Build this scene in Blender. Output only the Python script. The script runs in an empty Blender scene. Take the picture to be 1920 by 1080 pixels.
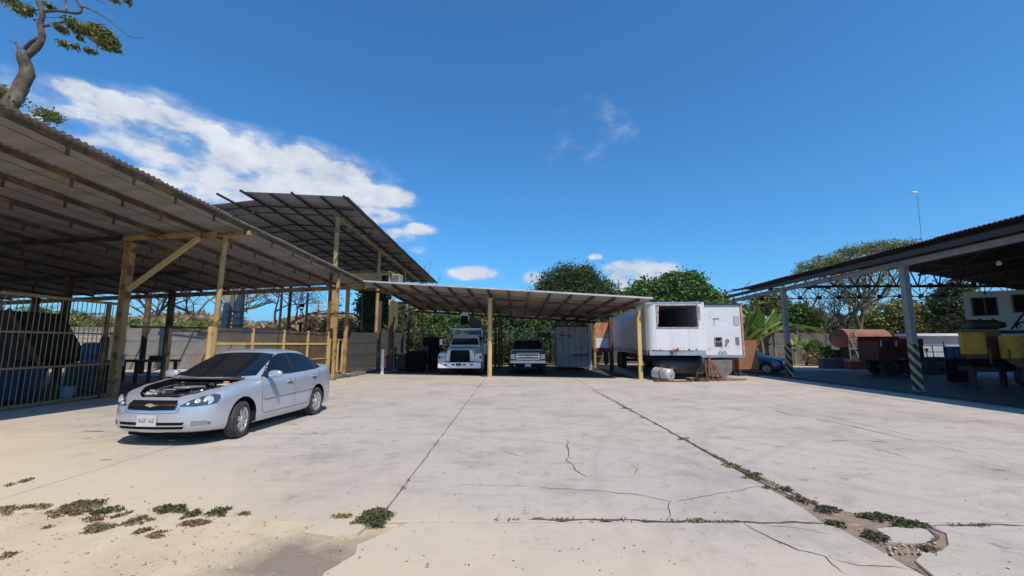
import bpy, bmesh, math, random
import numpy as np
from mathutils import Vector, Matrix, Euler
from mathutils.bvhtree import BVHTree
R = math.radians
random.seed(7); rng = np.random.default_rng(7)
scene = bpy.context.scene
COL = scene.collection

# ------------------------------------------------------------------ camera
FPX, CAMH, PITCH = 780.0, 1.57, math.atan(103 / 780.0)
cd = bpy.data.cameras.new('camera'); cam = bpy.data.objects.new('camera', cd); COL.objects.link(cam)
cam.location = (0, 0, CAMH); cam.rotation_euler = (math.pi / 2 + PITCH, 0, 0)
cd.sensor_width = 36; cd.lens = FPX / 1920 * 36; cd.clip_start = 0.05; cd.clip_end = 20000
scene.camera = cam

# ------------------------------------------------------------------ light
TO_SUN = Vector((0.34, -0.60, 1.0)).normalized()
ELEV = math.asin(TO_SUN.z); AZ = math.atan2(TO_SUN.x, TO_SUN.y)
sd = bpy.data.lights.new('sun', 'SUN'); sd.energy = 5.0; sd.angle = R(0.53); sd.color = (1.0, 0.875, 0.72)
sun = bpy.data.objects.new('sun', sd); COL.objects.link(sun)
sun.rotation_euler = (-TO_SUN).to_track_quat('-Z', 'Y').to_euler(); sun.location = TO_SUN * 60
w = bpy.data.worlds.new('World'); scene.world = w; w.use_nodes = True
wn, wl = w.node_tree.nodes, w.node_tree.links
wn.clear()
wo = wn.new('ShaderNodeOutputWorld'); bg = wn.new('ShaderNodeBackground'); bg.inputs['Strength'].default_value = 0.13
sky = wn.new('ShaderNodeTexSky'); sky.sky_type = 'NISHITA'; sky.sun_disc = False
sky.sun_elevation = ELEV; sky.sun_rotation = AZ; sky.altitude = 400; sky.air_density = 1.0; sky.dust_density = 0.35; sky.ozone_density = 3.0
tint = wn.new('ShaderNodeMix'); tint.data_type = 'RGBA'; tint.blend_type = 'MULTIPLY'; tint.inputs[0].default_value = 1
tint.inputs[7].default_value = (0.29, 0.97, 1.38, 1)
wl.new(sky.outputs[0], tint.inputs[6])
tc = wn.new('ShaderNodeTexCoord')
def wmath(op, a, b=None, clamp=False):
    n = wn.new('ShaderNodeMath'); n.operation = op; n.use_clamp = clamp
    for i, v in enumerate((a, b)):
        if v is None: continue
        if isinstance(v, (int, float)): n.inputs[i].default_value = v
        else: wl.new(v, n.inputs[i])
    return n.outputs[0]
def pix_dir(u, v):
    X, Y = u - 960, 540 - v
    return Vector((X / FPX, math.cos(PITCH) - Y / FPX * math.sin(PITCH), math.sin(PITCH) + Y / FPX * math.cos(PITCH)))
# clouds: azimuth / elevation plane of the sky with soft ellipses broken up by noise
sep = wn.new('ShaderNodeSeparateXYZ'); wl.new(tc.outputs['Generated'], sep.inputs[0])
az_ = wmath('ARCTAN2', sep.outputs[0], sep.outputs[1]); el_ = wmath('ARCSINE', sep.outputs[2])
cmb = wn.new('ShaderNodeCombineXYZ'); wl.new(az_, cmb.inputs[0]); wl.new(wmath('MULTIPLY', el_, 1.7), cmb.inputs[1])
nz = wn.new('ShaderNodeTexNoise'); nz.inputs['Scale'].default_value = 9; nz.inputs['Detail'].default_value = 10; nz.inputs['Roughness'].default_value = 0.6
wl.new(cmb.outputs[0], nz.inputs['Vector'])
nz2 = wn.new('ShaderNodeTexNoise'); nz2.inputs['Scale'].default_value = 22; nz2.inputs['Detail'].default_value = 5
wl.new(cmb.outputs[0], nz2.inputs['Vector'])
CLOUDS = [  # u, v, radius in u, radius in v, amount
(300, 250, 250, 85, .74), (520, 335, 260, 95, .90), (150, 172, 100, 30, .8), (235, 200, 95, 32, 1.0), (325, 226, 95, 32, 1.0), (400, 248, 50, 20, .85), (85, 235, 80, 30, .6), (165, 258, 80, 24, .62), (330, 297, 110, 20, .9), (450, 297, 95, 30, 1.05), (565, 302, 85, 36, 1.1),
    (635, 332, 80, 40, 1.1), (600, 362, 130, 38, 1.1), (715, 368, 80, 30, 1.1), (450, 342, 140, 34, .9), (300, 335, 90, 26, .75), (700, 404, 85, 24, .9), (785, 430, 40, 15, .95), (740, 440, 70, 25, .6), (888, 513, 62, 18, .85), (1007, 521, 34, 18, .85), (1185, 510, 80, 32, .9), (1235, 508, 60, 24, .8), (1210, 540, 110, 24, .7), (1118, 482, 18, 9, .7),
    (1170, 478, 12, 5, .4), (1105, 240, 110, 70, .33), (1080, 290, 90, 60, .31), (610, 600, 70, 16, .7), (720, 590, 60, 12, .8), (560, 555, 60, 14, .4), (1530, 560, 140, 18, .3), (780, 468, 26, 12, .45)]
total = None
for (u, v, ru, rv, amt) in CLOUDS:
    d = pix_dir(u, v).normalized(); a = math.atan2(d.x, d.y); e = math.asin(d.z)
    d1 = pix_dir(u + ru, v).normalized(); d2 = pix_dir(u, v - rv).normalized()
    ra = abs(math.atan2(d1.x, d1.y) - a); re = abs(math.asin(d2.z) - e)
    x = wmath('DIVIDE', wmath('SUBTRACT', az_, a), ra); y = wmath('DIVIDE', wmath('SUBTRACT', el_, e), re)
    q = wmath('ADD', wmath('MULTIPLY', x, x), wmath('MULTIPLY', y, y))
    m = wmath('MULTIPLY', wmath('SUBTRACT', 1.15, q, True), amt)
    total = m if total is None else wmath('MAXIMUM', total, m)
dens = wmath('ADD', wmath('MULTIPLY', wmath('SUBTRACT', nz.outputs[0], .5), 2.3), wmath('MULTIPLY', wmath('SUBTRACT', nz2.outputs[0], .5), 1.0))
dens = wmath('ADD', wmath('SUBTRACT', wmath('MULTIPLY', total, 1.1), .36), wmath('MULTIPLY', dens, wmath('MULTIPLY', total, 1.5, True)))
mr = wn.new('ShaderNodeMapRange'); mr.interpolation_type = 'SMOOTHSTEP'; wl.new(dens, mr.inputs[0]); mr.inputs[1].default_value = 0.0; mr.inputs[2].default_value = 0.62; mr.inputs[4].default_value = .97
vl = wn.new('ShaderNodeMapRange'); vl.interpolation_type = 'SMOOTHSTEP'; wl.new(wmath('ADD', wmath('MULTIPLY', total, .9), wmath('MULTIPLY', wmath('SUBTRACT', nz.outputs[0], .5), 1.6)), vl.inputs[0]); vl.inputs[1].default_value = .14; vl.inputs[2].default_value = 1.0; vl.inputs[4].default_value = .6
alpha = wmath('MAXIMUM', mr.outputs[0], wmath('MULTIPLY', vl.outputs[0], wmath('MULTIPLY', total, 5.0, True)))
shade = wn.new('ShaderNodeMapRange'); wl.new(nz.outputs[0], shade.inputs[0]); shade.inputs[1].default_value = .3; shade.inputs[2].default_value = .65
ccol = wn.new('ShaderNodeMix'); ccol.data_type = 'RGBA'; wl.new(shade.outputs[0], ccol.inputs[0])
ccol.inputs[6].default_value = (4.0, 4.5, 5.4, 1); ccol.inputs[7].default_value = (6.9, 7.1, 7.4, 1)
cm = wn.new('ShaderNodeMix'); cm.data_type = 'RGBA'; wl.new(alpha, cm.inputs[0]); wl.new(tint.outputs[2], cm.inputs[6]); wl.new(ccol.outputs[2], cm.inputs[7])
wl.new(cm.outputs[2], bg.inputs[0]); wl.new(bg.outputs[0], wo.inputs[0])
vs = scene.view_settings
vs.view_transform = 'Standard'; vs.look = 'None'; vs.exposure = 0.0; vs.gamma = 1; vs.use_curve_mapping = False

# ------------------------------------------------------------------ helpers
def P(u, v, y):
    d = pix_dir(u, v); t = y / d.y
    return Vector((d.x * t, y, CAMH + d.z * t))
def G(u, v, z=0.0):
    d = pix_dir(u, v); t = (z - CAMH) / d.z
    return Vector((d.x * t, d.y * t, z))
def lin(c): return c if len(c) == 4 else (*c, 1)

MATS = {}
def mat(name, c1, c2=None, scale=3.0, rough=.7, metal=0.0, bump=.0, bscale=None, detail=5, lo=.35, hi=.65, c3=None, s3=1.2, lo3=.55, hi3=.68, coat=0.0, stretch=None, spec=None, emit=None, world=False, trans=0.0):
    if name in MATS: return MATS[name]
    m = bpy.data.materials.new(name); m.use_nodes = True; MATS[name] = m
    nt = m.node_tree; n, l = nt.nodes, nt.links; b = n['Principled BSDF']
    b.inputs['Base Color'].default_value = lin(c1); b.inputs['Roughness'].default_value = rough; b.inputs['Metallic'].default_value = metal
    if coat: b.inputs['Coat Weight'].default_value = coat; b.inputs['Coat Roughness'].default_value = .08
    if spec is not None: b.inputs['Specular IOR Level'].default_value = spec
    if emit: b.inputs['Emission Color'].default_value = lin(emit[0]); b.inputs['Emission Strength'].default_value = emit[1]
    if c2 is None and not bump and c3 is None: return m
    if world: v = n.new('ShaderNodeNewGeometry').outputs['Position']
    else: v = n.new('ShaderNodeTexCoord').outputs['Object']
    if stretch:
        mp = n.new('ShaderNodeMapping'); mp.inputs['Scale'].default_value = stretch; l.new(v, mp.inputs[0]); v = mp.outputs[0]
    def noise(s, d=detail):
        t = n.new('ShaderNodeTexNoise'); t.inputs['Scale'].default_value = s; t.inputs['Detail'].default_value = d; t.inputs['Roughness'].default_value = .6; l.new(v, t.inputs['Vector']); return t.outputs[0]
    def rng_(x, a, c):
        r = n.new('ShaderNodeMapRange'); r.inputs[1].default_value = a; r.inputs[2].default_value = c; l.new(x, r.inputs[0]); return r.outputs[0]
    cur = None
    if c2 is not None:
        mx = n.new('ShaderNodeMix'); mx.data_type = 'RGBA'; l.new(rng_(noise(scale), lo, hi), mx.inputs[0]); mx.inputs[6].default_value = lin(c1); mx.inputs[7].default_value = lin(c2); cur = mx.outputs[2]
    if c3 is not None:
        mx = n.new('ShaderNodeMix'); mx.data_type = 'RGBA'; l.new(rng_(noise(s3, 8), lo3, hi3), mx.inputs[0])
        if cur: l.new(cur, mx.inputs[6])
        else: mx.inputs[6].default_value = lin(c1)
        mx.inputs[7].default_value = lin(c3); cur = mx.outputs[2]
    if cur: l.new(cur, b.inputs['Base Color'])
    if bump:
        bp = n.new('ShaderNodeBump'); bp.inputs['Strength'].default_value = bump; bp.inputs['Distance'].default_value = .02; l.new(noise(bscale or scale * 6), bp.inputs['Height']); l.new(bp.outputs[0], b.inputs['Normal'])
    return m

def props(o, label=None, cat=None, group=None, kind=None):
    if label: o['label'] = label
    if cat: o['category'] = cat
    if group: o['group'] = group
    if kind: o['kind'] = kind
    return o
def thing(name, label, cat, loc=(0, 0, 0), rz=0.0, group=None):
    o = bpy.data.objects.new(name, None); COL.objects.link(o); o.empty_display_size = .2
    o.location = loc; o.rotation_euler = (0, 0, rz)
    return props(o, label, cat, group)
def wmat(o):
    if o is None: return Matrix.Identity(4)
    m = Matrix.LocRotScale(o.location, o.rotation_euler, o.scale)
    return wmat(o.parent) @ m
def place(o, parent, world):
    COL.objects.link(o) if o.name not in COL.objects else None
    if parent is not None:
        o.parent = parent
        if world:
            m = wmat(parent).inverted() @ Matrix.LocRotScale(o.location, o.rotation_euler, o.scale)
            o.location, q, o.scale = m.decompose(); o.rotation_euler = q.to_euler()
    return o
def put(name, mesh, parent=None, loc=(0, 0, 0), rot=(0, 0, 0), scl=(1, 1, 1), world=True):
    o = bpy.data.objects.new(name, mesh); o.location = loc; o.rotation_euler = rot; o.scale = scl
    return place(o, parent, world)

def catmull(pts, n):
    pts = [Vector(p) for p in pts]; out = []
    for i in range(len(pts) - 1):
        p0 = pts[max(i - 1, 0)]; p1 = pts[i]; p2 = pts[i + 1]; p3 = pts[min(i + 2, len(pts) - 1)]
        for k in range(n):
            t = k / n
            out.append(.5 * ((2 * p1) + (p2 - p0) * t + (2 * p0 - 5 * p1 + 4 * p2 - p3) * t * t + (3 * p1 - p0 - 3 * p2 + p3) * t ** 3))
    out.append(pts[-1]); return out

class MB:
    def __init__(s): s.v = []; s.f = []; s.m = []
    def add(s, vs_, fs, m=0):
        o = len(s.v); s.v += [tuple(x) for x in vs_]; s.f += [tuple(i + o for i in f) for f in fs]; s.m += [m] * len(fs); return s
    def box(s, c, size, rot=None, m=0, bevel=0.0, taper=1.0):
        x, y, z = size[0] / 2, size[1] / 2, size[2] / 2; c = Vector(c)
        if bevel > 0:
            b = bevel; V = []; 
            for sx in (-1, 1):
                for sy in (-1, 1):
                    for sz in (-1, 1):
                        V += [(sx * (x - b), sy * (y - b), sz * z), (sx * (x - b), sy * y, sz * (z - b)), (sx * x, sy * (y - b), sz * (z - b))]
            def ix(a, b_, c_, k): return ((a > 0) * 4 + (b_ > 0) * 2 + (c_ > 0)) * 3 + k
            F = []
            for sz in (-1, 1): F.append([ix(-1, -1, sz, 0), ix(1, -1, sz, 0), ix(1, 1, sz, 0), ix(-1, 1, sz, 0)])
            for sy in (-1, 1): F.append([ix(-1, sy, -1, 1), ix(1, sy, -1, 1), ix(1, sy, 1, 1), ix(-1, sy, 1, 1)])
            for sx in (-1, 1): F.append([ix(sx, -1, -1, 2), ix(sx, 1, -1, 2), ix(sx, 1, 1, 2), ix(sx, -1, 1, 2)])
            for sy in (-1, 1):
                for sz in (-1, 1): F.append([ix(-1, sy, sz, 0), ix(1, sy, sz, 0), ix(1, sy, sz, 1), ix(-1, sy, sz, 1)])
            for sx in (-1, 1):
                for sz in (-1, 1): F.append([ix(sx, -1, sz, 0), ix(sx, 1, sz, 0), ix(sx, 1, sz, 2), ix(sx, -1, sz, 2)])
            for sx in (-1, 1):
                for sy in (-1, 1): F.append([ix(sx, sy, -1, 1), ix(sx, sy, 1, 1), ix(sx, sy, 1, 2), ix(sx, sy, -1, 2)])
            for sx in (-1, 1):
                for sy in (-1, 1):
                    for sz in (-1, 1): F.append([ix(sx, sy, sz, 0), ix(sx, sy, sz, 1), ix(sx, sy, sz, 2)])
        else:
            V = [(a * x * (taper if c_ > 0 else 1), b * y * (taper if c_ > 0 else 1), c_ * z) for a in (-1, 1) for b in (-1, 1) for c_ in (-1, 1)]
            F = [(0, 1, 3, 2), (4, 6, 7, 5), (0, 4, 5, 1), (2, 3, 7, 6), (0, 2, 6, 4), (1, 5, 7, 3)]
        M = Euler(rot).to_matrix() if rot else None
        V = [((M @ Vector(p)) if M else Vector(p)) + c for p in V]
        return s.add(V, F, m)
    def frame(s, a, b, up=(0, 0, 1)):
        d = (Vector(b) - Vector(a)); L = d.length; d.normalize(); u = Vector(up)
        if abs(d.dot(u)) > .98: u = Vector((0, 1, 0))
        r = d.cross(u).normalized(); u = r.cross(d).normalized(); return d, r, u, L
    def beam(s, a, b, w_, h, up=(0, 0, 1), m=0):
        a, b = Vector(a), Vector(b); d, r, u, L = s.frame(a, b, up)
        V = [p + r * (i * w_ / 2) + u * (j * h / 2) for p in (a, b) for i in (-1, 1) for j in (-1, 1)]
        return s.add(V, [(0, 1, 3, 2), (4, 6, 7, 5), (0, 4, 5, 1), (2, 3, 7, 6), (0, 2, 6, 4), (1, 5, 7, 3)], m)
    def tube(s, a, b, r0, r1=None, n=10, m=0, cap=True):
        return s.path([a, b], [r0, r0 if r1 is None else r1], n, m, cap)
    def path(s, pts, rs, n=8, m=0, cap=True):
        pts = [Vector(p) for p in pts]
        if isinstance(rs, (int, float)): rs = [rs] * len(pts)
        V = []; F = []; u = None
        for i, p in enumerate(pts):
            t = (pts[min(i + 1, len(pts) - 1)] - pts[max(i - 1, 0)])
            if t.length < 1e-9: t = Vector((0, 0, 1))
            t.normalize()
            if u is None:
                u = Vector((0, 0, 1)) if abs(t.z) < .9 else Vector((1, 0, 0))
            u = (u - t * u.dot(t))
            if u.length < 1e-6: u = Vector((0, 1, 0))
            u.normalize(); r = t.cross(u)
            for k in range(n):
                a = 2 * math.pi * k / n; V.append(p + (u * math.cos(a) + r * math.sin(a)) * rs[i])
        for i in range(len(pts) - 1):
            for k in range(n):
                k2 = (k + 1) % n; F.append((i * n + k, i * n + k2, (i + 1) * n + k2, (i + 1) * n + k))
        if cap: F += [tuple(range(n))[::-1], tuple((len(pts) - 1) * n + k for k in range(n))]
        return s.add(V, F, m)
    def lathe(s, prof, n=32, axis='Y', c=(0, 0, 0), m=0, mats=None):   # prof: (axial, radius)
        V = []; F = []; c = Vector(c); ms = []
        for (h, r) in prof:
            for k in range(n):
                a = 2 * math.pi * k / n; q = (r * math.cos(a), r * math.sin(a))
                V.append(c + Vector({'Y': (q[0], h, q[1]), 'Z': (q[0], q[1], h), 'X': (h, q[0], q[1])}[axis]))
        for i in range(len(prof) - 1):
            for k in range(n): F.append((i * n + k, i * n + (k + 1) % n, (i + 1) * n + (k + 1) % n, (i + 1) * n + k))
        return s.add(V, F, m)
    def prism(s, poly, a, b, plane='YZ', m=0):   # poly 2D, extruded along the third axis from a to b
        def mk(p, t): return {'YZ': (t, p[0], p[1]), 'XZ': (p[0], t, p[1]), 'XY': (p[0], p[1], t)}[plane]
        n = len(poly); V = [mk(p, a) for p in poly] + [mk(p, b) for p in poly]
        F = [tuple(range(n))[::-1], tuple(range(n, 2 * n))] + [(i, (i + 1) % n, n + (i + 1) % n, n + i) for i in range(n)]
        return s.add(V, F, m)
    def mesh(s, name, mats, smooth=35):
        me = bpy.data.meshes.new(name); me.from_pydata(s.v, [], s.f)
        for x in (mats if isinstance(mats, (list, tuple)) else [mats]): me.materials.append(x)
        me.polygons.foreach_set('material_index', s.m)
        finish(me, smooth); return me
    def build(s, name, mats, parent=None, smooth=35, world=True):
        return put(name, s.mesh(name, mats, smooth), parent, world=world)
def finish(me, smooth=35):
    bm = bmesh.new(); bm.from_mesh(me); bmesh.ops.recalc_face_normals(bm, faces=bm.faces)
    if smooth:
        for f in bm.faces: f.smooth = True
        for e in bm.edges:
            if len(e.link_faces) == 2 and e.calc_face_angle(0) > R(smooth): e.smooth = False
    bm.to_mesh(me); bm.free(); me.update()

def quads_mesh(name, V, material, tri=False):
    n = len(V) // 4; me = bpy.data.meshes.new(name)
    me.vertices.add(len(V)); me.vertices.foreach_set('co', V.astype(np.float32).ravel())
    me.loops.add(n * 4); me.loops.foreach_set('vertex_index', np.arange(n * 4, dtype=np.int32))
    me.polygons.add(n); me.polygons.foreach_set('loop_start', np.arange(0, n * 4, 4, dtype=np.int32))
    for x in (material if isinstance(material, (list, tuple)) else [material]): me.materials.append(x)
    me.update(calc_edges=True); return me
def leaves(C, size, aspect=.5, droop=0.0, var=.4):
    n = len(C); a = rng.normal(size=(n, 3)); a[:, 2] = a[:, 2] * .7 - droop; a /= np.linalg.norm(a, axis=1)[:, None]
    b = rng.normal(size=(n, 3)); b -= a * (a * b).sum(1)[:, None]; b /= np.linalg.norm(b, axis=1)[:, None]
    s = size * (1 + var * (rng.random(n) * 2 - 1))[:, None]
    V = np.stack([C - a * s / 2, C + b * s * aspect / 2, C + a * s / 2, C - b * s * aspect / 2], 1)
    return V.reshape(-1, 3)
def crown_points(ells, n, clump=.45, shell=.55, per=45, flat=.7):
    out = []; vol = np.array([e[3] * e[4] * e[5] for e in ells]) ** .67; vol /= vol.sum()
    for e, f in zip(ells, vol):
        k = max(3, int(n * f / per)); d = rng.normal(size=(k, 3)); d /= np.linalg.norm(d, axis=1)[:, None]
        r = shell + (1.04 - shell) * rng.random(k) ** .6
        c = np.array(e[:3]) + d * r[:, None] * np.array(e[3:6])
        cl = clump * (.6 + .8 * rng.random(k))
        q = rng.normal(size=(k, per, 3)) * .5; q[:, :, 2] *= flat
        out.append((c[:, None, :] + q * cl[:, None, None]).reshape(-1, 3))
    return np.concatenate(out)

# ------------------------------------------------------------------ materials
M_yellow = mat('shaded_yellow_paint', (.44, .285, .105), (.32, .20, .08), 2.5, .6, bump=.3, c3=(.16, .075, .03), s3=3.0, lo3=.52, hi3=.62)  # yellow darkened to carry the shade on posts under the roofs
M_yellowpale = mat('pale_sunlit_yellow', (.58, .43, .18), (.48, .34, .13), 3, .6, bump=.2, c3=(.22, .12, .06), s3=2.5, lo3=.62, hi3=.7)  # brighter copy of the yellow for sunlit posts, also the cream boards
M_rustbeam = mat('rusty_painted_steel', (.11, .06, .035), (.06, .035, .022), 4, .75, bump=.3, c3=(.19, .12, .05), s3=1.5, lo3=.5, hi3=.6)
M_darksteel = mat('dark_steel', (.035, .032, .03), (.02, .018, .017), 5, .6, bump=.2)
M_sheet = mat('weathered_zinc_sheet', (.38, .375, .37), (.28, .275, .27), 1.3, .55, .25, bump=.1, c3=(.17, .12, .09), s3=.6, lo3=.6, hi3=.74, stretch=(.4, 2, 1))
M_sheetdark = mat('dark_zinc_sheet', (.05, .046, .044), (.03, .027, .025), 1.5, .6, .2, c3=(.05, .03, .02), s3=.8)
M_greysteel = mat('grey_painted_steel', (.22, .23, .23), (.16, .165, .165), 3, .55, bump=.1, c3=(.14, .09, .06), s3=2, lo3=.62, hi3=.7)
M_black = mat('black', (.010, .010, .011), rough=.9, spec=.1)
M_rubber = mat('tyre_rubber', (.035, .034, .033), (.06, .056, .05), 8, .85, bump=.2)
M_chrome = mat('chrome', (.75, .76, .78), rough=.15, metal=1)
M_alum = mat('aluminium', (.55, .56, .58), (.42, .43, .45), 4, .38, .85)
M_white = mat('white_paint', (.72, .73, .74), (.64, .65, .66), 1.2, .45, bump=.05, c3=(.42, .38, .33), s3=.8, lo3=.62, hi3=.78)
M_whiteclean = mat('clean_white_paint', (.74, .75, .77), (.66, .67, .69), 2, .35, coat=.3)
M_rust = mat('rust', (.22, .085, .04), (.12, .05, .03), 3, .85, bump=.5, c3=(.30, .14, .07), s3=1.5)
M_wood = mat('grey_wood', (.26, .19, .12), (.17, .12, .08), 4, .85, bump=.3, stretch=(1, 6, 6))
M_concrete2 = mat('rough_cement', (.15, .147, .14), (.105, .10, .095), 1.6, .9, bump=.4, c3=(.06, .055, .05), s3=.9)
M_blueplastic = mat('blue_plastic', (.02, .07, .22), (.015, .05, .16), 3, .4)
M_bark = mat('bark', (.17, .13, .10), (.09, .07, .055), 5, .95, bump=.8, bscale=14)
M_barkpale = mat('pale_bark', (.30, .26, .22), (.17, .14, .12), 4, .95, bump=.6)
def foliage(name, c, v=.45):
    m = bpy.data.materials.new(name); m.use_nodes = True; nt = m.node_tree; n, l = nt.nodes, nt.links; b = n['Principled BSDF']
    t = n.new('ShaderNodeTexNoise'); t.inputs['Scale'].default_value = .9; t.inputs['Detail'].default_value = 6; g = n.new('ShaderNodeNewGeometry'); l.new(g.outputs['Position'], t.inputs['Vector'])
    isl = g.outputs['Random Per Island']
    r = n.new('ShaderNodeMapRange'); r.inputs[1].default_value = .35; r.inputs[2].default_value = .65; l.new(t.outputs[0], r.inputs[0])
    ad = n.new('ShaderNodeMath'); ad.operation = 'MULTIPLY_ADD'; l.new(isl, ad.inputs[0]); ad.inputs[1].default_value = .5; 
    hm = n.new('ShaderNodeMath'); hm.operation = 'MULTIPLY'; l.new(r.outputs[0], hm.inputs[0]); hm.inputs[1].default_value = .5; l.new(hm.outputs[0], ad.inputs[2])
    mx = n.new('ShaderNodeMix'); mx.data_type = 'RGBA'; l.new(ad.outputs[0], mx.inputs[0])
    mx.inputs[6].default_value = (c[0] * (1 - v), c[1] * (1 - v), c[2] * (1 - v), 1); mx.inputs[7].default_value = (min(1, c[0] * (1 + v * 1.2)), min(1, c[1] * (1 + v)), c[2] * (1 + v * .5), 1)
    l.new(mx.outputs[2], b.inputs['Base Color']); b.inputs['Roughness'].default_value = .55
    tr = n.new('ShaderNodeBsdfTranslucent'); l.new(mx.outputs[2], tr.inputs[0]); ms = n.new('ShaderNodeMixShader'); ms.inputs[0].default_value = .25
    l.new(b.outputs[0], ms.inputs[1]); l.new(tr.outputs[0], ms.inputs[2]); l.new(ms.outputs[0], n['Material Output'].inputs[0]); return m
F_dark = foliage('dark_leaves', (.058, .10, .038)); F_mid = foliage('green_leaves', (.09, .165, .04)); F_bright = foliage('bright_leaves', (.12, .20, .04))
F_olive = foliage('olive_leaves', (.17, .19, .06)); F_dry = foliage('dry_brush', (.30, .235, .15), .35); F_lime = foliage('yellow_green_brush', (.25, .28, .08), .3)
F_weed = foliage('weed_leaves', (.10, .11, .05)); F_brown = foliage('dead_weed', (.20, .165, .10), .55); F_banana = foliage('banana_leaves', (.17, .26, .06), .35)

# ------------------------------------------------------------------ ground
def soil_material():
    m = bpy.data.materials.new('dry_soil'); m.use_nodes = True; n, l = m.node_tree.nodes, m.node_tree.links; b = n['Principled BSDF']; b.inputs['Roughness'].default_value = .95
    pos = n.new('ShaderNodeNewGeometry').outputs['Position']
    def no(s, d=8, r=.65):
        t = n.new('ShaderNodeTexNoise'); t.inputs['Scale'].default_value = s; t.inputs['Detail'].default_value = d; t.inputs['Roughness'].default_value = r; l.new(pos, t.inputs['Vector']); return t.outputs[0]
    def mix(f, a, c, lo=.4, hi=.6):
        r = n.new('ShaderNodeMapRange'); r.inputs[1].default_value = lo; r.inputs[2].default_value = hi; l.new(f, r.inputs[0])
        x = n.new('ShaderNodeMix'); x.data_type = 'RGBA'; l.new(r.outputs[0], x.inputs[0])
        for k, q in ((6, a), (7, c)):
            if isinstance(q, tuple): x.inputs[k].default_value = lin(q)
            else: l.new(q, x.inputs[k])
        return x.outputs[2]
    c = mix(no(1.3), (.50, .405, .275), (.57, .48, .345)); c = mix(no(30), c, (.33, .25, .17), .62, .75); c = mix(no(90, 3), c, (.62, .58, .50), .68, .74)
    # damp darker earth by the slab corner
    vm = n.new('ShaderNodeVectorMath'); vm.operation = 'DISTANCE'; l.new(pos, vm.inputs[0]); vm.inputs[1].default_value = (-1.42, 3.1, 0)
    ad = n.new('ShaderNodeMath'); ad.operation = 'MULTIPLY_ADD'; l.new(no(2.5), ad.inputs[0]); ad.inputs[1].default_value = -1.6; l.new(vm.outputs['Value'], ad.inputs[2])
    c = mix(ad.outputs[0], (.235, .19, .145), c, -.55, .12)
    l.new(c, b.inputs['Base Color'])
    bp = n.new('ShaderNodeBump'); bp.inputs['Strength'].default_value = .6; bp.inputs['Distance'].default_value = .015; l.new(no(35), bp.inputs['Height']); l.new(bp.outputs[0], b.inputs['Normal'])
    return m
M_soil = soil_material()
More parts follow.
